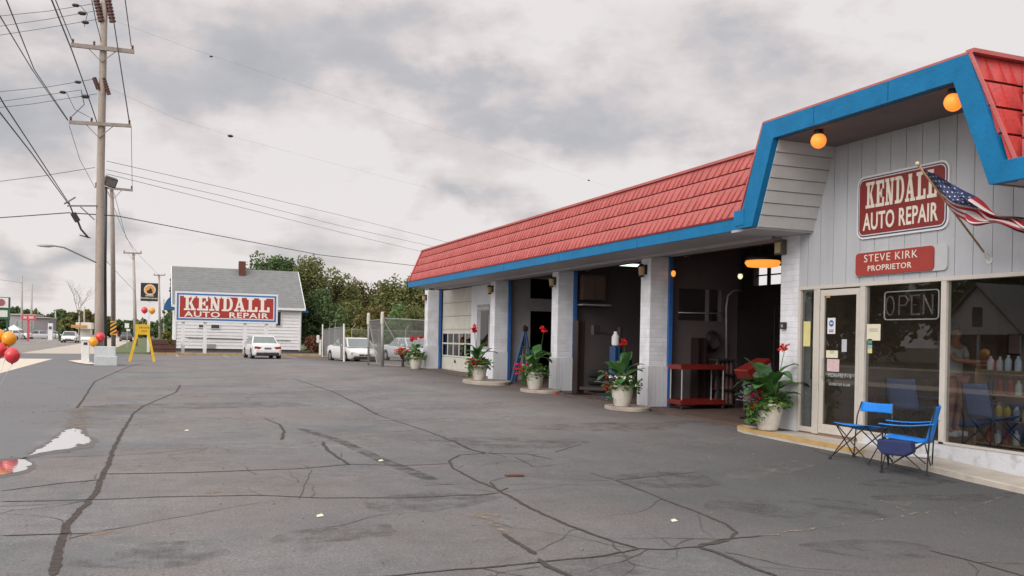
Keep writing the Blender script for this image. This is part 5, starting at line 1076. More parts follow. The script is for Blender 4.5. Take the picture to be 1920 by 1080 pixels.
# labels that tell the clamps apart
for o, lab in zip([o for o in bpy.data.objects if o.get('category') == 'line clamp'], ['clamp on the faint line nearest the pole', 'clamp on the lower faint line in the open sky', 'clamp on the faint line above the pink roof', 'topmost clamp left of the pole head', 'second clamp down beside the pole head', 'third clamp down beside the pole head', 'left clamp between the two crossarms', 'lowest clamp between the two crossarms', 'clamp just above the pair between the crossarms']): o['label'] = lab

# ------------------------------------------------------------------ white house, its sign and the pylon sign
YH = 80.0; hl, hr_ = aty(327, 640, YH).x, aty(564, 640, YH).x; ez = aty(564, 578, YH).z; rz = aty(450, 505, YH + 4.2).z
HW = mat('house_white', (.74, .74, .75), .7, .06, 2, .1, 20, dirt=.15, dscale=1, dcol=(.5, .5, .5)); HRF = mat('house_shingle', (.19, .20, .20), .9, .15, 2, .5, 12, dirt=.4, dscale=1.5, dcol=(.13, .135, .135)); AWN = mat('awning_blue', (.02, .10, .25), .7, .1)
s = HOUSE = thing('white_house', (hl, YH, 0), 'small white clapboard house with grey shingle roof behind the red sign', 'house')
mb = MB(); nb = 13
for i in range(nb):
    z0, z1 = .25 + (ez - .25) * i / nb, .25 + (ez - .25) * (i + 1) / nb
    mb.hexa([(hl, YH - .04, z0), (hr_, YH - .04, z0), (hr_, YH + .1, z0), (hl, YH + .1, z0), (hl, YH, z1 - .012), (hr_, YH, z1 - .012), (hr_, YH + .1, z1 - .012), (hl, YH + .1, z1 - .012)])
mb.prism([(YH + .1, .25), (YH + 8.4, .25), (YH + 8.4, ez), (YH + 4.2, rz - .2), (YH + .1, ez)], 'x', hl, hr_); mb.build('clapboard_wall', HW, s)
mb = MB(); mb.box(hl + .1, hr_ - .1, YH + .06, YH + 8.2, -.2, .249); mb.build('foundation', mat('foundation', (.10, .09, .09), .9), s)
mb = MB(); nr = 16; a0 = Vector((0, YH - .45, ez - .05)); a1 = Vector((0, YH + 4.2, rz)); up_ = Vector((0, -(a1.z - a0.z), a1.y - a0.y)).normalized()
for i in range(nr):
    p0, p1 = a0.lerp(a1, i / nr), a0.lerp(a1, (i + 1) / nr); q0 = p0 + up_ * .03; q1 = p1 + up_ * .022; x0, x1 = hl - .28, hr_ + .28
    mb.hexa([(x0, p0.y, p0.z), (x1, p0.y, p0.z), (x1, p1.y, p1.z), (x0, p1.y, p1.z), (x0, q0.y, q0.z), (x1, q0.y, q0.z), (x1, q1.y, q1.z), (x0, q1.y, q1.z)])
mb.hexa([(hl - .28, YH + 4.2, rz - .1), (hr_ + .28, YH + 4.2, rz - .1), (hr_ + .28, YH + 8.8, ez - .1), (hl - .28, YH + 8.8, ez - .1), (hl - .28, YH + 4.2, rz + .02), (hr_ + .28, YH + 4.2, rz + .02), (hr_ + .28, YH + 8.8, ez + .02), (hl - .28, YH + 8.8, ez + .02)])
RF = mb.build('roof', HRF, s)
mb = MB(); mb.box(hl - .29, hr_ + .29, YH - .50, YH - .452, ez - .22, ez - .03); mb.bar((hr_ + .27, YH - .45, ez - .12), (hr_ + .27, YH + 4.2, rz - .06), .06, .18); mb.bar((hl - .27, YH - .45, ez - .12), (hl - .27, YH + 4.2, rz - .06), .06, .18); mb.build('trim', HW, s)
a_ = aty(448, 490, YH + 3.6); b_ = aty(460, 507, YH + 3.6); mb = MB(); mb.box(a_.x, b_.x, YH + 3.3, YH + 4.0, b_.z - .5, a_.z); mb.build('chimney', mat('chimney_brick', (.13, .045, .035), .9, .2, 8), RF)
def hwin(x0, y0, x1, y1, lab=None):
    a_, b_ = aty(x0, y0, YH - .04), aty(x1, y1, YH - .04); mb = MB(); w = .05
    mb.box(a_.x - w, a_.x, YH - .10, YH - .045, b_.z - w, a_.z + w); mb.box(b_.x, b_.x + w, YH - .10, YH - .045, b_.z - w, a_.z + w); mb.box(a_.x, b_.x, YH - .10, YH - .045, a_.z, a_.z + w); mb.box(a_.x, b_.x, YH - .10, YH - .045, b_.z - w, b_.z)
    o = mb.build('window', HW, s); mb = MB(); mb.box(a_.x, b_.x, YH - .075, YH - .046, b_.z, a_.z); mb.build('pane', mat('house_glass', (.03, .035, .045), .08, .1, spec=.8), o)
hwin(373, 609, 381, 614); hwin(396, 609, 411, 616); hwin(518, 585, 526, 611)
a_, b_ = aty(388, 645, YH), aty(404, 653, YH); mb = MB(); mb.box(a_.x, b_.x, YH - .08, YH - .045, b_.z, a_.z); mb.build('vent', mat('vent_grey', (.30, .31, .31), .7, .2, 20), s)
for sx, x in ((-1, hl), (1, hr_)):
    mb = MB(); z0, z1 = (aty(318, 580, YH).z, aty(318, 553, YH).z) if sx < 0 else (aty(570, 586, YH).z, aty(570, 577, YH).z); n_ = 8
    P = [(x, z1), (x, z0)] + [(x + sx * .85 * math.cos(t), z0 + (z1 - z0) * math.sin(t)) for t in [math.pi / 2 * k / n_ for k in range(n_)]]
    mb.prism(P, 'y', YH + 1.2, YH + 3.2); mb.build('awning', AWN, s)
# big board sign
YS = 72.0; x0, x1 = aty(328, 575, YS).x, aty(521, 575, YS).x; z1, z0 = aty(424, 549, YS).z, aty(424, 605, YS).z
s = thing('roadside_sign', ((x0 + x1) / 2, YS, 0), 'long red KENDALL AUTO REPAIR board on white posts before the white house', 'sign'); cx, cz, w, h = (x0 + x1) / 2, (z0 + z1) / 2, x1 - x0, z1 - z0
SW2 = mat('board_white', (.70, .72, .76), .5, .05); SBL = mat('board_blue', (.04, .15, .38), .5, .08); SRD = mat('board_red', (.36, .032, .02), .5, .08)
mb = MB(); mb.box(x0, x1, YS, YS + .12, z0, z1); mb.build('board', SW2, s)
for i, (d, m_) in enumerate(((.13, SBL), (.26, SW2), (.34, SRD))): mb = MB(); mb.box(x0 + d, x1 - d, YS - .008 * (i + 1), YS - .008 * i - .001, z0 + d, z1 - d); mb.build('border_band' if i < 2 else 'face_panel', m_, s)
LW = mat('letter_white', (.80, .74, .68), .5, .04)
mb = MB(); slab_word(mb, 'KENDALL', w - 1.25, h * .47, (x0 + .62, YS - .03, z0 + h * .385), (1, 0, 0), .10); mb.build('lettering', LW, s)
v, f = text_mesh('AUTO  REPAIR', w - 1.35, h * .185, bold=.02, spacing=1.1, origin=(x0 + .66, YS - .03, z0 + h * .165), right=(1, 0, 0)); MB().add(v, f).build('lettering', LW, s)
for px in (343, 384, 459, 499):
    X = aty(px, 640, YS + .2).x; mb = MB(); mb.box(X - .12, X + .12, YS + .13, YS + .35, -.1, z0 + 1.0); mb.build('post', HW, s)
# hoop rack in front
X = aty(347, 640, 71).x; s = thing('pipe_hoop', (X, 71, 0), 'low white pipe hoop before the leftmost sign post', 'pipe hoop'); mb = MB(); mb.tube([(X - .25, 71, 0), (X - .25, 71, 1.0), (X - .1, 71, 1.12), (X + .15, 71, 1.12), (X + .3, 71, 1.0), (X + .3, 71, .5)], .03, 6); mb.build('pipe', HW, s)
s = thing('kerb_stones', (4, 66.7, 0), 'long yellow painted concrete kerb before the white house', 'kerb'); x0, x1 = aty(283, 664, 66.6).x, aty(642, 670, 66.6).x
mb = MB(); n_ = 14
for i in range(n_): a_ = x0 + (x1 - x0) * i / n_; b_ = x0 + (x1 - x0) * (i + 1) / n_ - .02; mb.box(a_, b_, 66.5, 66.75, -.05, .13 + .01 * (i % 3))
mb.build('kerb_stone', mat('kerb_mustard', (.40, .27, .13), .85, .25, 2, dirt=.6, dscale=2, dcol=(.3, .25, .2)), s, bevel=.02)
sheet('dirt_strip', (x0, x1 + 8, 66.76, 80), mat('dirt', (.10, .09, .08), .95, .3, 1.5), -.01, 4)
mb = MB()
for px in (338, 436, 560): a_ = gnd(px, 672); mb.add([(a_.x - .05, 61, .004), (a_.x + .05, 61, .004), (a_.x + .05, 66.3, .004), (a_.x - .05, 66.3, .004)], [(0, 1, 2, 3)])
tag(mb.build('parking_line', mat('line_faded', (.40, .39, .35), .8, .2, 9, dirt=.7, dscale=7, dcol=(.16, .155, .15))), kind='structure')
# retaining wall left of the house
s = thing('retaining_wall', (aty(300, 640, 69).x, 69, 0), 'low dark brown timber retaining wall left of the white house', 'retaining wall'); x0, x1 = aty(281, 650, 69).x, aty(330, 650, 69).x
for k in range(3): z = aty(300, 656, 69).z; zt = aty(300, 636, 69).z; mb = MB(); hh = (zt - 0) / 3; mb.box(x0 - .02 * k, x1, 69 - .03 * k + .05, 69.3, hh * k + .0, hh * (k + 1) - .03); mb.build('timber', mat('timber_brown', (.11, .055, .045), .9, .25, 3, .3, 30), s)
mb = MB(); mb.box(x0 + .05, x1, 69.31, 74, 0, zt - .06); mb.build('soil', EARTH, s)
# pylon sign
YP = 75.0; a_, b_ = aty(264, 530, YP), aty(296, 565, YP); s = thing('pylon_sign', ((a_.x + b_.x) / 2, YP, 0), 'black square sign with an orange disc on a white pole', 'sign'); cx = (a_.x + b_.x) / 2; cz = (a_.z + b_.z) / 2
mb = MB(); mb.box(a_.x, b_.x, YP, YP + .3, b_.z, a_.z); mb.build('cabinet', BLK, s, bevel=.02)
mb = MB(); mb.lathe((cx + .03, YP - .006, a_.z - .52), [(.42, -.005), (.42, .005)], 28, 'y'); mb.build('emblem', mat('emblem_cream', (.7, .6, .42), .6), s)
mb = MB(); mb.lathe((cx + .03, YP - .017, a_.z - .52), [(.33, -.005), (.33, .005)], 28, 'y'); mb.build('emblem', mat('emblem_orange', (.7, .30, .08), .6), s)
mb = MB(); mb.prism([(cx - .14, a_.z - .78), (cx + .24, a_.z - .78), (cx + .18, a_.z - .5), (cx + .05, a_.z - .36), (cx - .02, a_.z - .52), (cx - .18, a_.z - .6)], 'y', YP - .03, YP - .0225); mb.build('emblem', BLK, s)
mb = MB()
for x0_, x1_, dz in ((-.28, .30, 1.03), (-.58, .62, 1.22)):
    x = x0_
    rr = random.Random(int(dz * 100))
    while x < x1_: w_ = rr.uniform(.05, .09); mb.box(cx + x, cx + x + w_, YP - .006, YP - .001, a_.z - dz, a_.z - dz + .12 * rr.choice((.7, .7, 1))); x += w_ + .025
mb.build('worn_lettering', mat('worn_print', (.55, .5, .42), .6), s)
mb = MB(); mb.box(cx - .10, cx + .10, YP + .05, YP + .25, -.2, b_.z); mb.build('post', HW, s)

# ------------------------------------------------------------------ street side items
YSM = mat('stand_yellow', (.70, .44, .02), .5, .12, 5, .1, dirt=.35, dscale=6, dcol=(.45, .28, .03)); Yy = 50.2
s = thing('yellow_stand', tuple(gnd(266, 678)), 'yellow sawhorse style sign stand with splayed legs', 'sign stand')
a_, b_ = aty(254, 608, Yy), aty(281, 628, Yy)
mb = MB(); mb.box(a_.x, b_.x, Yy - .05, Yy + .05, b_.z, a_.z); mb.box(a_.x + .02, b_.x - .02, Yy + .30, Yy + .36, b_.z, a_.z - .03); mb.build('board', YSM, s, bevel=.01)
for (tx, bx_) in (((257, 625), (243, 678)), ((278, 625), (289, 677))):
    for dy in (-.06, .38):
        p0 = aty(*tx, Yy); p1 = aty(*bx_, Yy); p1.z = 0; p0.y += dy; p1.y += dy * 1.8; mb = MB(); mb.bar(p0, p1, .13, .05, up=(0, 1, 0)); mb.build('leg', YSM, s)
v, f = text_mesh('NO', .14, .07, origin=(a_.x + .20, Yy - .056, a_.z - .23), right=(1, 0, 0)); 
mb = MB(); rr = random.Random(2)
for r_, (xa, xb) in enumerate(((.18, .62), (.30, .52))):
    x = xa
    while x < xb: w_ = rr.uniform(.03, .05); mb.box(a_.x + x, a_.x + x + w_, Yy - .055, Yy - .051, a_.z - .2 - .17 * r_, a_.z - .13 - .17 * r_); x += w_ + .03
mb.build('worn_lettering', mat('worn_red', (.35, .12, .03), .6), s)
BR, BO = mat('balloon_red', (.62, .035, .045), .22, .06, 3, coat=.4), mat('balloon_orange', (.80, .33, .01), .22, .06, 3, coat=.4)
def balloon(px, py, Y, r, m, lab, tie=None, grp=None):
    q = aty(px, py, Y); s = thing('balloon', tuple(q), lab, 'balloon', grp); mb = MB(); mb.lathe(q, [(.012, -r * 1.32), (.03, -r * 1.26), (.012, -r * 1.2)] + [(r * math.sin(t) * (1 - .12 * (math.cos(t) < 0) * -math.cos(t)), -r * (1.18 if math.cos(t) > 0 else 1.0) * math.cos(t)) for t in [math.pi * k / 14 for k in range(1, 14)]] + [(.004, r)], 20); mb.build('skin', m, s, smooth=True)
    if tie: mb = MB(); e = Vector(tie); mb.tube([q - Vector((0, 0, r * 1.3)), q.lerp(e, .5) + Vector((.04, 0, 0)), e], .004, 4); mb.build('string', PW, s)
GB = 'balloons at the left edge'; tie = aty(-22, 700, 19.8); tie.z = 0.02
balloon(17, 634, 19.9, .135, BO, 'large orange balloon above the red pair at the left edge', tie, GB); balloon(-4, 629, 20.05, .135, BO, 'orange balloon half cut by the left edge', tie, GB)
balloon(0, 655, 19.8, .135, BR, 'red balloon half cut by the left edge', tie, GB); balloon(23, 665, 19.5, .14, BR, 'lowest red balloon right of the other red one', tie, GB)
s = thing('balloon_weight', tuple(tie), 'small weight anchoring the balloons beyond the left edge', 'weight'); mb = MB(); mb.lathe((tie.x, tie.y, 0), [(.05, .005), (.05, .06), (.02, .09)], 10); mb.build('weight', BLK, s)
tp = aty(183, 668, 45.2)
balloon(175, 640, 44.6, .20, BO, 'orange balloon tied to the foot of the main utility pole', tp); balloon(188, 631, 44.8, .20, BR, 'red balloon tied to the foot of the main utility pole', tp)
balloon(271, 581, 50.2, .16, BR, 'red balloon floating over the yellow stand', aty(266, 608, 50.2)); balloon(285, 582, 50.2, .16, BO, 'yellow balloon floating over the yellow stand', aty(270, 608, 50.2))
WPm = mat('bollard_white', (.72, .72, .70), .6, .08, 5, dirt=.2)
q = gnd(160, 681); s = thing('bollard', tuple(q), 'square white bollard with a sloped cap on a pale slab', 'bollard'); hgt = 1.5 - (640 - 621) / F * 46.5 + .0
mb = MB(); mb.box(q.x - .17, q.x + .17, q.y - .17, q.y + .17, 0, 1.06); mb.prism([(q.y - .2, 1.061), (q.y + .2, 1.061), (q.y + .2, 1.24), (q.y - .2, 1.13)], 'x', q.x - .21, q.x + .21); mb.build('post', WPm, s, bevel=.015)
mb = MB(); mb.box(q.x - .08, q.x + .08, q.y - .185, q.y - .172, .86, .98); mb.build('slot', BLK, s)
tag(flat('island_kerb', [(127, 677), (150, 676), (172, 680), (178, 684), (165, 684), (145, 681)], mat('island_pale', (.66, .60, .50), .8, .06, 3), .03), kind='structure')
GBm = mat('block_grey', (.50, .53, .53), .85, .1, 2, .3, 30, dirt=.4, dscale=3, dcol=(.33, .33, .31))
q = gnd(195, 686); s = thing('concrete_block', tuple(q), 'stepped pale grey concrete block at the foot of the utility pole', 'concrete block')
mb = MB(); mb.box(q.x - .40, q.x + .52, q.y, q.y + .55, 0, .42); mb.box(q.x - .42, q.x + .44, q.y + .551, q.y + 1.2, 0, .84); mb.build('block', GBm, s, bevel=.02)
q = gnd(600, 665); s = thing('meter_post', tuple(q), 'white post with meter boxes at the left end of the fence', 'meter post'); mb = MB(); mb.box(q.x - .08, q.x + .08, q.y - .08, q.y + .08, 0, 1.2); mb.build('post', WPm, s)
mb = MB(); mb.box(q.x - .28, q.x - .09, q.y - .1, q.y + .1, .95, 1.55); mb.build('meter_box', WPm, s, bevel=.02); mb = MB(); mb.box(q.x + .1, q.x + .42, q.y - .1, q.y + .1, .9, 1.45); mb.build('meter_box', mat('meter_grey', (.17, .21, .22), .6), s, bevel=.02)

# ------------------------------------------------------------------ chain link fence
LK = mat('chain_link', (.24, .24, .235), .6, .1, metal=.3); PST = mat('fence_post', (.30, .30, .29), .55, .12, 5, metal=.3)
def chain(A, B, h, label, name='fence_panel', posts=(0, 1), rail=True, arms=True, pr=.035, ph=None, lean=0., sp=.13, brace=False, mesh=True, seed=0):
    A, B = Vector(A), Vector(B); s = thing(name, tuple(A), label, 'fence', 'chain link fencing of the yard'); Ld = (B - A).length; d = (B - A).normalized(); up = Vector((0, 0, 1))
    if mesh:
        mb = MB(); w = .0045; z0, z1 = .08, h; n_ = int((Ld + h) / sp)
        for sg in (1, -1):
            for k in range(n_ + 1):
                t0 = k * sp - (z1 - z0 if sg > 0 else 0); a0, b0 = t0, t0 + (z1 - z0)      # foot and head positions along the run
                if sg < 0: a0, b0 = b0, a0
                fz = z1 - z0; pts = []
                def zof(t): return z0 + (t - a0) / (b0 - a0) * fz
                lo, hi = max(0, min(a0, b0)), min(Ld, max(a0, b0))
                if hi - lo < .02: continue
                mb.bar(A + d * lo + up * zof(lo), A + d * hi + up * zof(hi), w * 2, w * 2)
        mb.build('wire_mesh', LK, s)
    for t in posts:
        P = A + d * (Ld * t); mb = MB(); hh = (ph or h + .05); mb.tube([P - up * .1, P + up * hh], pr, 8); mb.lathe(P + up * hh, [(pr * 1.15, -.03), (pr * 1.1, .02), (pr * .3, .06)], 8); o = mb.build('post', PST, s, smooth=False)
        if arms: mb = MB(); mb.tube([P + up * (hh - .03), P + up * (hh + .42) + (d * .28)], .02, 6); mb.build('barb_arm', PST, o)
    mb = MB()
    if rail:
        mb.tube([A + up * h, B + up * h], .022, 6); mb.tube([A + up * .08, B + up * .08], .018, 6)
    if brace:
        n2 = max(1, int(Ld / 1.6))
        for k in range(n2): mb.tube([A + d * (Ld * k / n2) + up * (h - .05), A + d * (Ld * (k + .62) / n2) + up * .1], .022, 6)
    if rail or brace: mb.build('rail', PST, s)
    return s
chain(gnd(605, 669), gnd(645, 678), 1.95, 'chain link run left of the silver car', posts=(.35, .62), arms=True)
for px, py, top, lab in ((605, 669, 608, 'slim white gate post at the left fence corner'), (645, 678, 607, 'white gate post left of the silver car')):
    q = gnd(px, py); s = thing('gate_post', tuple(q), lab, 'gate post', 'gate posts'); mb = MB(); mb.tube([q, aty(px, top, q.y)], .05, 8); mb.build('post', WPm, s)
for px, py, top, lab in ((691, 684, 590, 'thick grey gate post right of the silver car'), (717, 687, 588, 'thickest gate post in the middle of the fence')):
    q = gnd(px, py); s = thing('gate_post', tuple(q), lab, 'gate post', 'gate posts'); mb = MB(); mb.tube([q, aty(px, top, q.y)], .05 if px == 691 else .066, 12); mb.build('post', PST, s, smooth=True); t_ = aty(px, top, q.y); mb = MB(); mb.lathe(t_, [(.075, -.45), (.075, .02), (.04, .08)], 12); mb.build('cap', mat('cap_pale', (.55, .53, .45), .6), s)
qa, qb = gnd(691, 684), gnd(717, 687)
chain(qa, qb, 2.05, 'short chain link panel between the two thick gate posts', posts=(), arms=False, brace=True)
chain(qb, (14.4, qb.y - 3.4, 0), 2.1, 'chain link run from the thickest gate post to the building', posts=(.35, .6, .9), arms=True, brace=True, sp=.12)
qc = gnd(640, 668); chain((qc.x + .4, 66.4, 0), (22, 66.4, 0), 2.0, 'rear chain link run behind the parked cars', posts=(0, .25, .5, .75, 1), arms=True)
# ------------------------------------------------------------------ cars
TYR = mat('tyre', (.018, .018, .018), .85, .1); RIMM = mat('rim', (.35, .35, .36), .35, .1, metal=.6); CGL = mat('car_glass', (.03, .04, .045), .05, .1, spec=.9); CGL2 = mat('car_glass_pale', (.16, .20, .20), .05, .1, spec=.9)
TLR = mat('tail_red', (.35, .02, .02), .2, .1); HLM = mat('headlamp', (.45, .43, .38), .15, .2, 20, spec=.9); TRIMD = mat('car_trim_dark', (.02, .02, .02), .6)
def paint(n_, c): return mat(n_, c, .28, .03, 3, 0, coat=.6)
def car(loc, rz, label, pm, glass=None, L_=4.75, W_=1.78, H_=1.40, cab=(-1.35, -.55, 1.0, 1.75), hood=.92, trunk=.98, rear=True, group=None, detail=True):
    """front of the car points along local +y"""
    s = thing('parked_car', loc, label, 'car', group, rz); glass = glass or CGL; hw = W_ / 2
    def ring(y, w, zb, zt):
        return [(-w * .93, y, zb), (-w, y, zb + .14), (-w, y, (zb + zt) / 2 + .08), (-w * .965, y, zt - .06), (-w * .86, y, zt), (0, y, zt + .025), (w * .86, y, zt), (w * .965, y, zt - .06), (w, y, (zb + zt) / 2 + .08), (w, y, zb + .14), (w * .93, y, zb)]
    st = [(-L_ / 2, hw * .82, .34, trunk - .22), (-L_ / 2 + .10, hw * .93, .24, trunk - .03), (-L_ / 2 + .5, hw * .99, .20, trunk), (cab[0] + .1, hw, .18, trunk - .01), (.2, hw, .18, .93), (cab[3] - .15, hw, .18, hood), (L_ / 2 - .65, hw * .985, .2, hood - .10), (L_ / 2 - .15, hw * .93, .24, hood - .22), (L_ / 2, hw * .78, .34, hood - .34)]
    vs = []; fs = []; n = 11
    for q in st: vs += ring(*q)
    for i in range(len(st) - 1): fs += [(i * n + j, i * n + j + 1, (i + 1) * n + j + 1, (i + 1) * n + j) for j in range(n - 1)] + [(i * n + n - 1, i * n, (i + 1) * n, (i + 1) * n + n - 1)]
    fs += [tuple(range(n)), tuple(range((len(st) - 1) * n, len(st) * n))]
    mb = MB(); mb.add(vs, fs); body = mb.build('body', pm, s, smooth=True, local=True, bevel=.03)
    y0, y1, y2, y3 = cab; zb = .90; wt, wb = hw * .74, hw * .93
    B = [(-wb, y0, zb), (wb, y0, zb), (wb, y3, zb), (-wb, y3, zb)]; T_ = [(-wt, y1, H_), (wt, y1, H_), (wt, y2, H_), (-wt, y2, H_)]
    mb = MB(); mb.hexa(B + [(a, b_, c_ ) for a, b_, c_ in T_]); mb.add([(-wt, y1, H_), (wt, y1, H_), (wt, y2, H_), (-wt, y2, H_), (-wt * .8, y1 + .15, H_ + .04), (wt * .8, y1 + .15, H_ + .04), (wt * .8, y2 - .15, H_ + .04), (-wt * .8, y2 - .15, H_ + .04)], [(4, 5, 6, 7), (0, 1, 5, 4), (1, 2, 6, 5), (2, 3, 7, 6), (3, 0, 4, 7)]); mb.build('cabin', pm, s, local=True, bevel=.03)
    def pane(a, b_, c_, d_, k=.07, nm='window', o=.012):
        P = [Vector(x) for x in (a, b_, c_, d_)]; cen = sum(P, Vector()) / 4; nn = (P[1] - P[0]).cross(P[2] - P[0]).normalized()
        if nn.dot(cen - Vector((0, .3, 1.0))) < 0: nn = -nn
        mb = MB(); mb.add([cen + (p - cen) * (1 - k * 1.6) + nn * o for p in P] + [cen + (p - cen) * (1 - k * 1.6) + nn * .001 for p in P], [(0, 1, 2, 3), (0, 1, 5, 4), (1, 2, 6, 5), (2, 3, 7, 6), (3, 0, 4, 7)]); mb.build(nm, glass, s, local=True)
    pane(B[0], B[1], T_[1], T_[0], .06, 'rear_window'); pane(B[3], B[2], T_[2], T_[3], .06, 'windshield')
    for sx in (0, 1):
        b0, b1, t0, t1 = (B[0], B[3], T_[0], T_[3]) if sx == 0 else (B[1], B[2], T_[1], T_[2]); m0 = Vector(b0).lerp(Vector(b1), .48); m1 = Vector(t0).lerp(Vector(t1), .46)
        pane(b0, m0, m1, t0); pane(m0, b1, t1, m1)
    for sx in (-1, 1):
        for y in (-L_ / 2 + .92, L_ / 2 - .90):
            mb = MB(); mb.lathe((sx * (hw - .19), y, .32), [(.36, sx * .02), (.37, sx * .198)], 20, 'x'); mb.build('wheel_arch', TRIMD, s, local=True)
            mb = MB(); mb.lathe((sx * (hw - .20), y, .31), [(.24, sx * -.02), (.305, sx * .0), (.31, sx * .17), (.27, sx * .212)], 20, 'x'); w_ = mb.build('tyre', TYR, s, local=True)
            mb = MB(); mb.lathe((sx * (hw - .0), y, .31), [(.20, sx * -.03), (.20, sx * .014), (.06, sx * .018)], 14, 'x'); mb.build('rim', RIMM, w_, local=True)
    yb, yf = -L_ / 2, L_ / 2
    for sx in (-1, 1):
        mb = MB(); mb.box(sx * hw * .54 - .19, sx * hw * .54 + .19, yb + .005, yb + .12, trunk - .34, trunk - .20) if detail else None; mb.prism([(sx * hw * .42, trunk - .23), (sx * hw * .88, trunk - .18), (sx * hw * .90, trunk - .32), (sx * hw * .55, trunk - .37)], 'y', yb - .012, yb + .14); mb.build('tail_lamp', TLR, s, local=True, bevel=.01)
        mb = MB(); mb.prism([(sx * hw * .45, hood - .36), (sx * hw * .86, hood - .30), (sx * hw * .90, hood - .42), (sx * hw * .45, hood - .47)], 'y', yf - .16, yf + .02); mb.build('headlight', HLM, s, local=True, bevel=.01)
        mb = MB(); mb.box(sx * (hw + .08) - .09, sx * (hw + .08) + .09, y3 - .45, y3 - .33, .92, 1.06); mb.build('mirror', pm, s, local=True, bevel=.03)
    mb = MB(); mb.box(-hw * .80, hw * .80, yb - .03, yb + .3, .42, .60); mb.build('bumper', pm, s, local=True, bevel=.03); mb = MB(); mb.box(-hw * .80, hw * .80, yf - .3, yf + .03, .40, .56); mb.build('bumper', pm, s, local=True, bevel=.03)
    mb = MB(); mb.box(-hw * .76, hw * .76, yb - .022, yb + .25, .22, .40); mb.build('bumper_trim', TRIMD, s, local=True, bevel=.02); mb = MB(); mb.box(-hw * .7, hw * .7, yf - .25, yf + .022, .2, .38); mb.build('bumper_trim', TRIMD, s, local=True, bevel=.02)
    mb = MB(); mb.box(-.20, .20, yb - .02, yb + .01, trunk - .38, trunk - .26); mb.build('number_plate', mat('plate_dark', (.12, .13, .16), .5), s, local=True)
    mb = MB(); mb.box(-.34, -.02, yf - .02, yf + .035, hood - .50, hood - .42); mb.box(.02, .34, yf - .02, yf + .035, hood - .50, hood - .42); mb.build('grille', TRIMD, s, local=True)
    return s
PWH, PSI, PGR = paint('paint_white', (.72, .72, .71)), paint('paint_silver', (.46, .48, .49)), paint('paint_dark', (.06, .06, .07))
q = gnd(499, 673); car((q.x, q.y + 2.3, 0), R(2), 'white sedan seen from behind in front of the red roadside board', PWH, CGL2)
q = gnd(676, 678); car((q.x, q.y + 2.4, 0), R(180 + 6), 'white sedan facing out of the open chain link gateway', PWH, CGL2)
q = aty(765, 680, 53); car((q.x + .4, 54.5, .05), R(180 + 8), 'silver sedan parked behind the fence by the far planter', PSI, CGL2)
for px, Y, m_, rz, lab in ((132, 130, PWH, 178, 'white car driving on the far street beside the round bush'), (8, 150, PSI, 95, 'silver car parked under the green price sign'), (28, 165, PWH, 80, 'white car parked left of the pale utility pole'), (76, 175, PSI, 90, 'grey car parked right of the red road sign'), (98, 185, PWH, 95, 'white car parked before the low grey store wing'), (236, 160, PGR, 4, 'dark car on the street right of the striped marker')):
    q = aty(px, 632, Y); car((q.x, Y, .0), R(rz), lab, m_, group='cars along the far street', detail=False)

# ------------------------------------------------------------------ across the street, far left
def px_box(mb, x0, y0, x1, y1, Y, dep, zb=None):
    a, b_ = aty(x0, y0, Y), aty(x1, y1, Y); mb.box(a.x, b_.x, Y, Y + dep, b_.z if zb is None else zb, a.z)
s = thing('store_building', tuple(aty(50, 630, 195)), 'low grey store building on the far left behind the red road sign', 'store'); mb = MB(); px_box(mb, 18, 591, 66, 630, 195, 14, -.1); mb.build('wall', mat('store_grey', (.34, .33, .34), .8, .1, .6), s)
mb = MB(); px_box(mb, 64, 596, 92, 630, 190, 14, -.1); mb.build('wing_wall', mat('store_grey_dark', (.22, .20, .215), .8, .1, .6), s)
mb = MB(); px_box(mb, 17, 588, 67, 591.5, 194.6, 15); px_box(mb, 64, 594, 93, 596.5, 189.6, 15); mb.build('parapet', mat('store_trim', (.45, .42, .42), .7), s)
for a, b_ in ((24, 31), (34, 40), (57, 64)): mb = MB(); px_box(mb, a, 602, b_, 618, 194.9, .08); mb.build('window', mat('store_window', (.30, .38, .37), .2, .2, 2), s)
s = thing('road_sign', tuple(aty(52, 631, 140)), 'red road sign with pale bars on a red post', 'sign'); mb = MB(); px_box(mb, 40, 590, 67, 601, 140, .4); mb.build('board', mat('road_red', (.55, .08, .10), .5, .1), s)
mb = MB(); px_box(mb, 44, 593, 50, 597.5, 139.96, .03); px_box(mb, 54, 593, 63, 597.5, 139.96, .03); mb.build('pale_bar', mat('pale_pink', (.7, .45, .45), .6), s); mb = MB(); px_box(mb, 51, 601, 54.5, 632, 140.1, .3, -.1); mb.build('post', MATS['road_red'], s)
s = thing('price_sign', tuple(aty(4, 631, 110)), 'dark green pylon sign with two white panels at the left edge', 'sign'); mb = MB(); px_box(mb, -24, 556, 17.5, 599, 110, .6); mb.build('cabinet', mat('sign_green', (.02, .10, .06), .5, .1), s)
mb = MB(); px_box(mb, -22, 557.5, 15.5, 577, 109.95, .045); mb.build('face_panel', mat('panel_white', (.72, .71, .68), .5, .04), s); mb = MB(); px_box(mb, -22, 581, 14, 594.5, 109.95, .045); mb.build('face_panel', mat('panel_mint', (.62, .66, .58), .5, .06, 3), s)
c_ = aty(2, 567, 109.9); mb = MB(); mb.lathe((c_.x, 109.93, c_.z), [(.38, -.01), (.38, .01)], 24, 'y'); o = mb.build('emblem', mat('emblem_plum', (.30, .10, .12), .6), s); 
for xx in (-18, 12): mb = MB(); px_box(mb, xx, 599, xx + 3, 632, 110.1, .3, -.1); mb.build('post', MATS['sign_green'], s)
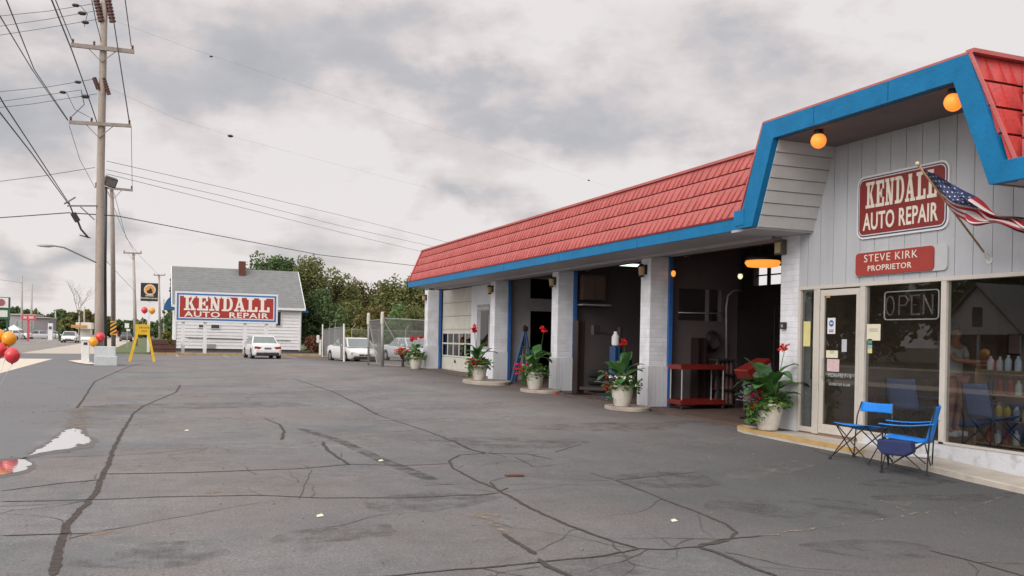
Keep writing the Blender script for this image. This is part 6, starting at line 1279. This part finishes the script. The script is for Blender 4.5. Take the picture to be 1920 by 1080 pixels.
s = thing('canopy_tent', tuple(aty(24, 632, 135)), 'white peaked canopy beside the left edge balloons', 'canopy'); a_ = aty(10, 618, 135); b_ = aty(38, 618, 135); t_ = aty(24, 609, 135); mb = MB(); P = [(a_.x, 134, a_.z), (b_.x, 134, a_.z), (b_.x, 138, a_.z), (a_.x, 138, a_.z), (t_.x, 136, t_.z)]; mb.add(P, [(0, 1, 4), (1, 2, 4), (2, 3, 4), (3, 0, 4)]); mb.build('cloth_roof', HW, s)
for x, y in ((a_.x, 134), (b_.x, 134), (b_.x, 138), (a_.x, 138)): mb = MB(); mb.tube([(x, y, 0), (x, y, a_.z)], .05, 6); mb.build('leg', GALV, s)
s = thing('store_building', tuple(aty(150, 630, 170)), 'white store with an orange band beyond the bush and utility pole', 'store'); mb = MB(); px_box(mb, 142, 604, 171, 619, 170, 8, 1.9); mb.box(aty(146, 620, 170).x, aty(168, 620, 170).x, 172, 178, -.1, 1.9); mb.build('wall', mat('store_white', (.70, .68, .62), .7, .06), s); mb = MB(); px_box(mb, 133, 609, 163, 615, 169.9, .08); mb.build('orange_band', mat('band_orange', (.60, .28, .07), .6, .2, 2), s)
s = thing('white_kiosk', tuple(aty(93, 631, 160)), 'narrow white kiosk standing right of the low grey store wing', 'kiosk'); mb = MB(); px_box(mb, 90, 606, 98, 632, 160, 1.2, -.1); mb.build('body', HW, s); mb = MB(); px_box(mb, 91.5, 612, 96.5, 617, 159.9, .09); mb.build('panel', CGL, s)
s = thing('road_sign', tuple(aty(238, 640, 95)), 'small white road sign left of the yellow stand', 'sign'); mb = MB(); px_box(mb, 234, 606, 242, 615, 95, .05); px_box(mb, 237, 617, 244, 621, 95, .05); mb.build('board', HW, s); mb = MB(); px_box(mb, 238, 606, 239, 640, 95.06, .06, 0); mb.build('post', GALV, s)
s = thing('red_sign', tuple(aty(219, 640, 120)), 'small red and white sign just right of the striped marker board', 'sign'); mb = MB(); px_box(mb, 216, 620, 222, 626, 120, .06); mb.build('board', TLR, s); mb = MB(); px_box(mb, 218.5, 626, 219.5, 634, 120, .06, 0); mb.build('post', HW, s)

# ------------------------------------------------------------------ across the street, seen mirrored in the shop windows
GR = 'trees across the street'
for i, (x, y, h_, r_, mm, lab) in enumerate([(-44, 38, 9.5, 5, TL2, 'tree across the street nearest the camera'), (-50, 47, 11, 5.5, TL1, 'tall olive tree beside the gabled house'), (-49, 57, 11, 5, TL2, 'green tree behind the gabled house'), (-42, 66, 9.5, 4.6, TL1, 'olive tree mirrored in the window with the neon sign'), (-45, 75, 9, 5, TL2, 'green tree mirrored above the door'), (-43, 84, 10, 5, TL1, 'olive tree farthest along the mirrored row'), (-40, 30, 8, 4.6, TL1, 'olive tree at the near end of the mirrored row'), (-54, 66, 11, 5.5, TL2, 'tall back row tree across the street'), (-56, 40, 11, 5.5, TL2, 'tall back row tree behind the near end')]):
    tree('tree', (x, y, 0), h_, r_, r_, .4, 2600, .75, mm, lab, 90 + i, group=GR)
s = thing('gabled_house', (-38, 51, 0), 'white gabled house across the street mirrored in the shop window', 'house')
mb = MB(); mb.prism([(47.0, 2.6), (55.0, 2.6), (51.0, 6.3)], 'x', -44, -38); mb.build('gable_wall', HW, s)
mb = MB(); mb.box(-44, -39, 47.2, 54.8, 0, 2.59); mb.build('porch_wall', mat('porch_brown', (.09, .05, .035), .8, .2, 2), s)
for sg, y in ((1, 46.6), (-1, 55.4)): mb = MB(); mb.hexa([(-44.5, y, 2.25), (-37.6, y, 2.25), (-37.6, 51, 6.35), (-44.5, 51, 6.35), (-44.5, y, 2.42), (-37.6, y, 2.42), (-37.6, 51, 6.55), (-44.5, 51, 6.55)]); mb.build('roof', HRF, s)
mb = MB(); mb.box(-37.99, -37.95, 50.6, 51.5, 3.2, 4.7); o = mb.build('window', CGL, s)
for y in (47.3, 51, 54.7): mb = MB(); mb.box(-38.2, -38.0, y - .08, y + .08, 0, 2.55); mb.build('porch_post', HW, s)

# ------------------------------------------------------------------ inside the bays
CART = mat('cart_red', (.15, .013, .010), .4, .2, 6, .1, dirt=.4, dscale=8, dcol=(.16, .03, .02)); LIFTR = mat('lift_maroon', (.018, .009, .008), .5, .2, 4); LIFTB = mat('lift_blue', (.02, .06, .16), .45, .15, 4)
fl = lambda y: wz(y) + .002
q = aty(1315, 700, 17.0); q.z = fl(17); s = thing('tool_cart', tuple(q), 'red two tier tool cart on the floor of the nearest bay', 'tool cart'); x0, x1, y0, y1 = aty(1274, 700, 16.8).x, aty(1357, 700, 16.8).x, 16.72, 17.25
for z in (.10, .86): mb = MB(); mb.box(x0, x1, y0, y1, q.z + z, q.z + z + .02); mb.box(x0, x1, y0 - .012, y0, q.z + z, q.z + z + .10); mb.box(x0, x1, y1, y1 + .012, q.z + z, q.z + z + .10); mb.box(x0 - .012, x0, y0, y1, q.z + z, q.z + z + .10); mb.box(x1, x1 + .012, y0, y1, q.z + z, q.z + z + .10); mb.build('tray', CART, s)
for x in (x0 + .04, x1 - .04):
    for y in (y0 + .04, y1 - .04):
        mb = MB(); mb.tube([(x, y, q.z + .11), (x, y, q.z + .86)], .016, 6); mb.build('leg', GALV, s); mb = MB(); mb.lathe((x - .015, y, q.z + .045), [(.045, 0), (.045, .03)], 12, 'x'); mb.build('caster', TYR, s)
q = aty(1412, 690, 14.6); s = thing('tool_bin', (q.x, 14.6, q.z - .3), 'tilted red metal bin behind the largest canna planter', 'bin'); mb = MB()
mb.prism([(-.31, -.04), (.24, .20), (.31, .12), (.26, -.08), (-.20, -.24)], 'y', -.2, .22); o = mb.build('bin_shell', CART, s, local=True, bevel=.03, bseg=3); o.location = (0, 0, .3)
mb = MB(); mb.prism([(-.14, -.10), (.24, .10), (.26, .0), (-.12, -.2)], 'y', -.23, -.205); o = mb.build('lining', mat('bin_grey', (.25, .22, .24), .5, .3, 9), s, local=True); o.location = (0, 0, .3)
mb = MB(); zf = fl(14.6) - (q.z - .3); 
for x in (-.18, .2): mb.tube([(x, 0, zf), (x, 0.02, .2)], .025, 6)
mb.tube([(-.28, 0, zf + .02), (.30, 0, zf + .02)], .025, 6); mb.build('frame', BLK, s, local=True)
def lift(x, y, m_, lab, w=.26, h=2.9, arm=True):
    z = fl(y); s = thing('lift_post', (x, y, z), lab, 'vehicle lift', 'vehicle lift posts'); mb = MB(); mb.box(x - w / 2, x + w / 2, y - .05, y + .17, z, z + h); mb.box(x - w / 2, x - w / 2 + .04, y - .12, y - .051, z, z + h); mb.box(x + w / 2 - .04, x + w / 2, y - .12, y - .051, z, z + h); mb.build('column', m_, s); mb = MB(); mb.box(x - .28, x + .28, y - .25, y + .3, z, z + .02); mb.build('base_plate', m_, s)
    if arm: mb = MB(); mb.bar((x, y - .1, z + .16), (x + .55, y - .55, z + .16), .12, .08); mb.lathe((x + .55, y - .55, z + .2), [(.07, 0), (.07, .04)], 12); mb.build('lift_arm', m_, s)
    return s
q = aty(1086, 640, 21.2); lift(q.x, 21.2, LIFTR, 'dark lift post at the left side of the third bay', h=1.9, w=.2)
q = aty(1154, 640, 20.0); s = lift(q.x, 20.0, LIFTB, 'blue lift post with a white jug on top', w=.14, h=1.28, arm=False); mb = MB(); mb.lathe((q.x, 20.0, fl(20) + 1.30), [(.085, 0), (.095, .04), (.095, .22), (.045, .29), (.04, .34), (.045, .35)], 14); mb.build('white_jug', PW, s)
mb = MB(); mb.box(q.x + .105, q.x + .17, 19.95, 20.1, fl(20), fl(20) + 1.75); mb.bar((q.x - .5, 20.05, 1.72), (q.x, 20.05, 1.66), .05, .05); mb.box(q.x - .62, q.x - .45, 19.98, 20.12, 1.66, 1.9); mb.build('side_rail', BLK, s)
q = aty(1312, 660, 17.45); lift(q.x, 17.45, LIFTR, 'dark lift post behind the red tool cart', w=.24, h=1.55, arm=False)
a_, b_ = aty(1084, 516, 22.55), aty(1126, 564, 22.55); s = thing('wall_cabinet', (a_.x, 22.6, b_.z), 'brown wooden cabinet hung on the wall of the third bay', 'cabinet'); mb = MB(); mb.box(a_.x, b_.x, 22.25, 22.6, b_.z, a_.z); mb.build('carcass', mat('cabinet_brown', (.10, .06, .045), .6, .2, 4), s); mb = MB(); m_ = (a_.x + b_.x) / 2; mb.box(a_.x + .03, m_ - .01, 22.23, 22.249, b_.z + .03, a_.z - .03); mb.box(m_ + .01, b_.x - .03, 22.23, 22.249, b_.z + .03, a_.z - .03); mb.build('door', MATS['cabinet_brown'], s)
mb = MB(); mb.box(a_.x - .05, b_.x + .1, 22.1, 22.6, b_.z - .16, b_.z - .12); mb.build('shelf', INW, s)
a_, b_ = aty(1258, 527, 17.66), aty(1275, 574, 17.66)
FRM = mat('win_frame', (.22, .20, .20), .7)
s = thing('hose_reel_pipe', tuple(aty(1375, 640, 17.6)), 'curved steel conduit on the wall of the nearest bay', 'pipe'); mb = MB(); mb.tube([aty(1362, 700, 17.6), aty(1362, 575, 17.6), aty(1365, 555, 17.6), aty(1375, 545, 17.6), aty(1392, 544, 17.6)], .025, 8); mb.tube([aty(1272, 586, 17.6), aty(1360, 588, 17.6)], .015, 6); mb.build('pipe', GALV, s, smooth=True)
for (x, y, z0, z1, w, lab) in ((13.4, 16.4, 0, 2.3, .9, 'dark shelving beside the end of the bay partition'), (14.6, 15.8, 0, 1.8, 1.1, 'dark workbench rack deep in the nearest bay'), (12.0, 17.2, 0, 1.1, .5, 'low dark tool chest against the bay partition')):
    s = thing('tool_rack', (x, y, fl(y)), lab, 'rack'); mb = MB()
    for k in range(4): mb = MB(); mb.box(x - w / 2, x + w / 2, y - .2, y + .2, fl(y) + .05 + (z1 - .1) * k / 3, fl(y) + .08 + (z1 - .1) * k / 3); mb.build('shelf', DARK, s)
    mb = MB()
    for sx in (-1, 1):
        for sy in (-1, 1): mb.box(x + sx * w / 2 - .02, x + sx * w / 2 + .02, y + sy * .2 - .02, y + sy * .2 + .02, fl(y), fl(y) + z1)
    mb.build('upright', DARK, s); rr = random.Random(int(x * 10)); mb = MB()
    for k in range(3):
        for j in range(4): xx = x - w / 2 + .1 + j * w / 4.4; mb.lathe((xx, y - .05, fl(y) + .081 + (z1 - .1) * k / 3), [(.07, 0), (.07, rr.uniform(.12, .3)), (.03, rr.uniform(.3, .36))], 10)
    mb.build('canister', mat('canister_dull', (.10, .05, .045), .5, .6, 3), s)
a_, b_, c_ = aty(958, 702, 25.6), aty(984, 618, 25.6), aty(1000, 702, 25.6); s = thing('tripod_stand', (b_.x, 25.6, fl(25.6)), 'blue tripod hoist standing in the second bay', 'tripod'); zf = fl(25.6)
for P in ((a_.x, 25.6), (c_.x, 25.5), ((a_.x + c_.x) / 2 + .1, 26.4)): mb = MB(); mb.tube([(P[0], P[1], zf), (b_.x, 25.6, b_.z)], .05, 8); mb.build('leg', LIFTB, s)
mb = MB(); mb.tube([(b_.x, 25.6, zf + .5), (b_.x, 25.6, b_.z + .15)], .04, 8); mb.box(b_.x - .08, b_.x + .08, 25.52, 25.68, b_.z - .05, b_.z + .1); mb.build('mast', BLK, s)
# lit lamps in the bays
ORG = emis('sodium_glow', (1.0, .30, .045), 1.2)
q = aty(1430, 492, 15.0); s = thing('pendant_lamp', (q.x, 15.0, q.z), 'wide glowing orange pendant lamp in the nearest bay', 'pendant lamp'); mb = MB(); mb.lathe((q.x, 15, q.z), [(.30, -.085), (.35, -.01), (.33, .03)], 28); mb.build('diffuser', ORG, s, smooth=True); mb = MB(); mb.lathe((q.x, 15, q.z + .035), [(.36, 0), (.30, .08), (.10, .14), (.06, .3)], 24); mb.tube([(q.x, 15, q.z + .3), (q.x, 15, 4.1)], .015, 6); mb.build('shade', BLK, s, smooth=True)
q = aty(1388, 518, 16.6); s = thing('bare_bulb', tuple(q), 'small pale bulb left of the orange pendant lamp', 'bulb'); mb = MB(); mb.ball(q, .055, 12, 1.2); mb.build('bulb', emis('bulb_glow', (1, .9, .6), .9), s, smooth=True); mb = MB(); mb.lathe((q.x, q.y, q.z + .05), [(.11, .0), (.03, .12), (.02, .16)], 12); mb.tube([(q.x, q.y, q.z + .2), (q.x, q.y, 4.1)], .01, 5); mb.build('socket', BLK, s)
q = aty(1257, 513, 17.5); s = thing('bare_bulb', (q.x, 17.45, q.z), 'small orange bulb just right of the nearest pier', 'bulb'); mb = MB(); mb.ball((q.x + .03, 17.42, q.z), .05, 12, 1.5); mb.build('bulb', ORG, s, smooth=True); mb = MB(); mb.lathe((q.x + .03, 17.42, q.z + .06), [(.04, 0), (.03, .06)], 10); mb.bar((q.x + .03, 17.42, q.z + .1), (q.x + .03, 17.56, q.z + .1), .03, .03); mb.build('socket', BLK, s)
q = aty(1165, 498, 21); s = thing('tube_light', tuple(q), 'lit fluorescent tube on the ceiling of the third bay', 'tube light'); mb = MB(); mb.box(q.x - .5, q.x + .5, 20.93, 21.07, q.z, q.z + .05); mb.build('tube', emis('fluoro', (.85, 1, .85), 2.2), s); mb = MB(); mb.box(q.x - .55, q.x + .55, 20.85, 21.15, q.z + .055, q.z + .11); mb.tube([(q.x - .4, 21, q.z + .1), (q.x - .4, 21, 4.1)], .008, 5); mb.tube([(q.x + .4, 21, q.z + .1), (q.x + .4, 21, 4.1)], .008, 5); mb.build('housing', INW, s)

# ------------------------------------------------------------------ inside the office
q = atx(1905, 760, 11.5); s = thing('bottle_shelf', (11.5, q.y, .1), 'shelf of yellow oil bottles at the right of the shop window', 'shelf'); y0, y1 = q.y - 1.2, q.y + .45; SHW = mat('shelf_wood', (.28, .17, .09), .6, .2, 4)
for z in (.15, .50, .86, 1.20): mb = MB(); mb.box(11.25, 11.65, y0, y1, z - .02, z); mb.build('board', SHW, s)
for y in (y0 - .03, y1): mb = MB(); mb.box(11.25, 11.65, y, y + .03, .10, 1.22); mb.build('side_board', SHW, s)
rr = random.Random(6)
cols = [mat('bottle_yellow', (.48, .34, .05), .4, .1), mat('bottle_white', (.42, .44, .44), .4, .1), mat('bottle_black', (.03, .03, .04), .4), mat('bottle_red', (.22, .03, .02), .4), mat('bottle_blue_grey', (.40, .47, .55), .4)]
for k, z in enumerate((.15, .50, .86, 1.20)):
    y = y1 - .12
    while y > y1 - 1.1:
        ci = rr.choice((0, 0, 1, 2, 3)) if k < 3 else rr.choice((1, 4)); o = thing('oil_bottle', (11.38, y, z), 'x', 'bottle', 'oil bottles on the window shelf'); mb = MB(); h_ = rr.uniform(.19, .25); mb.lathe((11.38, y, z), [(.042, 0), (.045, .02), (.045, h_ * .65), (.018, h_ * .85), (.018, h_)], 12, sx=.8, sy=1.15); mb.build('bottle_body', cols[ci], o, smooth=False)
        o['label'] = ('yellow', 'white', 'black', 'red', 'pale blue grey')[ci] + ' oil bottle on the ' + ('lowest', 'second', 'third', 'top')[k] + ' board of the window shelf'; y -= rr.uniform(.13, .17)
s = thing('office_counter', (13.2, 9.8, .1), 'brown counter standing deep inside the office', 'counter'); mb = MB(); mb.box(12.9, 13.5, 8.6, 12.0, .1, 1.05); mb.build('cabinet', OFW, s); mb = MB(); mb.box(12.82, 13.55, 8.5, 12.1, 1.052, 1.10); mb.build('counter_top', SHW, s)
for y, z, w, h_, c_, lab in ((11.6, 1.9, .5, .35, PC, 'pale framed certificate on the rear office wall'), (10.6, 2.1, .7, .45, PW, 'white framed poster on the rear office wall'), (12.2, 1.6, .3, .4, PP, 'pinkish framed picture near the office corner'), (9.2, 1.9, .4, .5, PG, 'green calendar on the rear office wall')):
    s = thing('wall_picture', (14.99, y, z), lab, 'picture'); mb = MB(); mb.box(14.96, 14.995, y - w / 2, y + w / 2, z - h_ / 2, z + h_ / 2); mb.build('frame', BLK, s); mb = MB(); mb.box(14.95, 14.959, y - w / 2 + .03, y + w / 2 - .03, z - h_ / 2 + .03, z + h_ / 2 - .03); mb.build('print', c_, s)
q = atx(1690, 780, 12.0); s = thing('brown_chair', (12.0, q.y, .1), 'low brown armchair behind the slate folding chair inside', 'armchair'); mb = MB(); mb.box(11.8, 12.45, q.y - .35, q.y + .35, .25, .5); mb.box(12.3, 12.5, q.y - .35, q.y + .35, .501, 1.0); mb.box(11.8, 12.29, q.y - .45, q.y - .351, .2, .66); mb.box(11.8, 12.29, q.y + .351, q.y + .45, .2, .66); mb.build('upholstery', mat('olive_upholstery', (.11, .075, .04), .85, .3, 9), s, bevel=.05, bseg=3)
for x in (11.85, 12.4):
    for dy in (-.3, .3): mb = MB(); mb.box(x, x + .05, q.y + dy - .025, q.y + dy + .025, .1, .249); mb.build('leg', BLK, s)
# the man behind the glass
SKIN = mat('skin', (.42, .22, .15), .55, .08, 8); SHIRT = mat('shirt_grey', (.42, .44, .42), .85, .1, 10, .2, 80); SHORT = mat('shorts_brick', (.42, .17, .13), .85, .1, 8); HAIR = mat('hair_brown', (.07, .045, .03), .8, .3, 20)
q = atx(1790, 640, 12.0); PZ_ = .10; s = thing('person', (q.x, q.y, PZ_), 'man in a pale grey shirt reaching forward behind the shop window', 'person', None, 0)
def skin_mesh(name, verts, edges, m_, parent, root=0, sub=2):
    me = bpy.data.meshes.new(name); me.from_pydata([v[:3] for v in verts], edges, []); me.materials.append(m_); o = bpy.data.objects.new(name, me); COL.objects.link(o)
    if parent is not None: o.parent = parent
    md = o.modifiers.new('skin', 'SKIN'); md.use_smooth_shade = True; md.branch_smoothing = .6
    if not me.skin_vertices: bpy.context.view_layer.objects.active = o
    sv = me.skin_vertices[0].data if me.skin_vertices else me.attributes
    for i, v in enumerate(verts): sv[i].radius = (v[3], v[4] if len(v) > 4 else v[3]); sv[i].use_root = (i == root)
    o.modifiers.new('sub', 'SUBSURF').render_levels = sub; o.modifiers['sub'].levels = sub; return o
# local frame: facing -y, x to the side
V_ = [(0, 0, .98, .15, .12), (0, 0, 1.12, .135, .105), (0, 0, 1.30, .165, .115), (0, 0, 1.44, .13, .10), (0, -.01, 1.52, .055), (0, -.02, 1.60, .075, .09), (0, -.015, 1.70, .078, .10), (0, -.01, 1.78, .055, .07), (0, -.115, 1.655, .018),
      (.10, 0, .93, .10), (.11, -.02, .52, .062), (.11, .02, .12, .042), (.11, -.10, .04, .038), (-.10, 0, .93, .10), (-.12, -.05, .52, .062), (-.12, .0, .12, .042), (-.12, -.12, .04, .038),
      (.20, 0, 1.42, .058), (.27, -.06, 1.17, .046), (.26, -.30, 1.14, .036), (.25, -.40, 1.15, .028), (.25, -.46, 1.15, .034, .018),
      (-.20, 0, 1.42, .058), (-.26, -.20, 1.22, .046), (-.20, -.44, 1.20, .036), (-.17, -.54, 1.21, .028), (-.16, -.60, 1.21, .034, .018)]
E_ = [(0, 1), (1, 2), (2, 3), (3, 4), (4, 5), (5, 6), (6, 7), (5, 8), (0, 9), (9, 10), (10, 11), (11, 12), (0, 13), (13, 14), (14, 15), (15, 16), (3, 17), (17, 18), (18, 19), (19, 20), (20, 21), (3, 22), (22, 23), (23, 24), (24, 25), (25, 26)]
for hx, hy, hz, sg in ((.25, -.46, 1.15, 1), (-.16, -.60, 1.21, -1)):
    pi = 21 if sg > 0 else 26
    for k in range(4):
        ox = (k - 1.5) * .021; ln_ = (.060, .072, .068, .052)[k]; i0 = len(V_); V_ += [(hx + ox, hy - .035, hz, .0095), (hx + ox, hy - .035 - ln_ * .55, hz - .012, .009), (hx + ox, hy - .035 - ln_, hz - .035, .0078)]; E_ += [(pi, i0), (i0, i0 + 1), (i0 + 1, i0 + 2)]
    i0 = len(V_); V_ += [(hx - sg * .045, hy - .005, hz - .01, .011), (hx - sg * .055, hy - .045, hz - .025, .009)]; E_ += [(pi, i0), (i0, i0 + 1)]
body = skin_mesh('body', V_, E_, SKIN, s)
sh = [(0, 0, .96, .165, .135), (0, 0, 1.12, .155, .125), (0, 0, 1.30, .185, .135), (0, 0, 1.44, .145, .115), (.20, 0, 1.42, .078), (.25, -.04, 1.24, .075), (-.20, 0, 1.42, .078), (-.245, -.13, 1.29, .075)]
shirt = skin_mesh('shirt', sh, [(0, 1), (1, 2), (2, 3), (3, 4), (4, 5), (3, 6), (6, 7)], SHIRT, s)
skin_mesh('shorts', [(0, 0, .95, .16, .13), (.10, 0, .88, .118), (.11, -.01, .58, .10), (-.10, 0, .88, .118), (-.12, -.035, .58, .10)], [(0, 1), (1, 2), (0, 3), (3, 4)], SHORT, s)
mb = MB(); mb.lathe((0, .012, 1.70), [(.083, .0), (.092, .03), (.088, .07), (.06, .115), (.01, .13)], 18, sy=1.18); mb.build('hair', HAIR, s, smooth=True, local=True)
for sx in (-1, 1):
    mb = MB(); mb.ball((sx * .082, -.005, 1.665), .022, 8, 1.4); mb.build('ear', SKIN, s, smooth=True, local=True)
    mb = MB(); mb.ball((sx * .03, -.108, 1.695), .010, 8); mb.build('eye', BLK, s, smooth=True, local=True)
    mb = MB(); mb.box(sx * .11 - .045, sx * .11 + .045, -.17, .06, 0, .085); mb.build('shoe', PW, s, local=True, bevel=.02)
mb = MB(); mb.box(-.022, .022, -.112, -.10, 1.622, 1.628); mb.build('mouth', mat('lips', (.25, .08, .07), .6), s, local=True)
s.rotation_euler = (0, 0, R(8))

# ------------------------------------------------------------------ loose grit and bits on the lot
rg = np.random.default_rng(5); mb = MB(); rr = random.Random(8)
for k in range(700):
    x = rr.uniform(-3.5, 9.0); y = rr.uniform(3.5, 30) ; r_ = rr.choice((.005, .006, .008, .012)); z = gz(x, y)
    mb.lathe((x, y, z + r_ * .3), [(r_, -r_ * .4), (r_ * rr.uniform(.9, 1.3), 0), (r_ * .5, r_ * .6)], 5, sx=rr.uniform(.8, 1.5))
tag(mb.build('loose_grit', mat('grit', (.17, .15, .13), .9, .6, 30)), 'loose grit scattered over the asphalt lot', None, None, 'stuff')
for px, py, lab in ((600, 969, 'pale scrap lying on the asphalt left of the long crack'), (1264, 978, 'pale bottle cap sized scrap on the asphalt near the right crack'), (714, 865, 'pale scrap lying on the tyre mark'), (350, 808, 'pale scrap near the puddles')):
    q = gnd(px, py); o = thing('paper_scrap', tuple(q), lab, 'litter'); mb = MB(); mb.add([q + Vector((-.03, -.02, .004)), q + Vector((.03, -.015, .008)), q + Vector((.02, .03, .02)), q + Vector((-.025, .02, .012))], [(0, 1, 2, 3)]); mb.build('scrap', PC, o, solid=.002)
q = gnd(965, 893); o = thing('rusty_scrap', tuple(q), 'rusty flat metal scrap on the asphalt beside the curved crack', 'litter'); mb = MB(); mb.prism([(q.x - .10, q.y - .03), (q.x + .09, q.y - .05), (q.x + .12, q.y + .03), (q.x - .02, q.y + .06), (q.x - .11, q.y + .03)], 'z', q.z + .003, q.z + .018); mb.build('plate', mat('rust', (.11, .05, .03), .8, .3, 20), o)
q = gnd(1042, 741); o = thing('fallen_petals', tuple(q), 'red petals dropped on the asphalt before the canna planter', 'petals'); mb = MB(); blossom(mb, q + Vector((0, 0, .02)), .05, rr, 8); mb.build('petal', PETR, o)

# ------------------------------------------------------------------ clutter in the bays
for (x, y, n_, lab) in ((11.35, 21.9, 3, 'stack of worn tyres beside the dark lift post'), (13.0, 25.2, 4, 'stack of worn tyres deep in the second bay')):
    for k in range(n_):
        o = thing('loose_tyre', (x, y, fl(y) + .2 * k), lab + (', lowest tyre', ', second tyre up', ', third tyre up', ', topmost tyre')[k], 'tyre', 'stacked tyres in the bays'); mb = MB(); z = fl(y) + .2 * k
        V = []; m_ = 24
        prof = [(.19, .03), (.30, .0), (.33, .04), (.33, .15), (.30, .19), (.19, .16)]
        for r_, h_ in prof: V += [(x + r_ * math.cos(2 * math.pi * j / m_), y + r_ * math.sin(2 * math.pi * j / m_), z + h_) for j in range(m_)]
        mb.add(V, [(i * m_ + j, i * m_ + (j + 1) % m_, ((i + 1) % 6) * m_ + (j + 1) % m_, ((i + 1) % 6) * m_ + j) for i in range(6) for j in range(m_)]); mb.build('tread', TYR, o, smooth=True)
q = aty(1110, 700, 22.0); o = thing('oil_drum', (q.x + .9, 22.0, fl(22)), 'dull blue oil drum at the back of the third bay', 'drum'); x = q.x + .9; mb = MB(); mb.lathe((x, 22.0, fl(22)), [(.28, 0), (.29, .02), (.28, .04), (.28, .28), (.29, .30), (.28, .32), (.28, .58), (.29, .60), (.28, .62), (.28, .86), (.29, .88), (.27, .88), (.27, .86)], 24); mb.build('drum_body', LIFTB, o, smooth=False)
o = thing('wall_hose', (aty(1340, 640, 17.66).x, 17.66, 1.2), 'coil of black air hose hung on the wall of the nearest bay', 'hose'); c = aty(1338, 640, 17.6); mb = MB()
for k in range(4): mb.tube([(c.x + (.20 - .02 * k) * math.cos(t * math.pi / 12), 17.66 - .03 * k, c.z + (.24 - .02 * k) * math.sin(t * math.pi / 12)) for t in range(25)], .014, 6)
mb.build('hose_coil', BLK, o, smooth=True)
for y0, y1, lab in ((13.1, 17.5, 'overhead door track and spring of the nearest bay'), (18.0, 22.4, 'overhead door track and spring of the third bay')):
    o = thing('door_track', (WX + .9, y0, 3.3), lab, 'door track'); mb = MB()
    for y in (y0 + .12, y1 - .12): mb.bar((WX + .75, y, 3.45), (WX + 3.6, y, 4.25), .05, .07)
    mb.build('rail', GALV, o); mb = MB(); mb.tube([(WX + .85, y0 + .1, 3.5), (WX + .85, y1 - .1, 3.5)], .035, 8); mb.build('spring_shaft', BLK, o)
    mb = MB()
    for k in range(5): mb.box(WX + .95 + k * .52, WX + .95 + k * .52 + .50, y0 + .16, y1 - .16, 3.62 + k * .13, 3.66 + k * .13)
    mb.build('raised_panel', CREAM, o)
# house trim
DS = MB(); DS.box(hr_ - .18, hr_ - .08, YH - .12, YH - .045, .2, ez - .2); DS.build('downspout', HW, HOUSE)
DS = MB(); DS.box(hl, hl + .12, YH - .07, YH - .042, .25, ez - .1); DS.box(hr_ - .075, hr_ + .0, YH - .07, YH - .042, .25, ez - .1); DS.build('corner_board', HW, HOUSE)
DS = MB(); DS.tube([(hl + .8, YH - .1, 1.15), (hr_ - .9, YH - .1, 1.05)], .03, 6); DS.build('conduit', mat('house_glass', (.03, .035, .045)), HOUSE)

JT = mat('joint_dark', (.004, .05, .13), .8)
for y in (16.2, 20.0, 23.7, 27.3, 31.0): mb = MB(); mb.box(EX - .0225, EX - .0195, y, y + .012, EZ0 + .004, EZ1 - .016); mb.build('board_joint', JT, SHOP)
for y in (9.35, 10.8): mb = MB(); mb.box(GX - .0025, GX + .001, y, y + .012, ZI + .012, Z1 - .012); mb.build('board_joint', JT, SHOP)
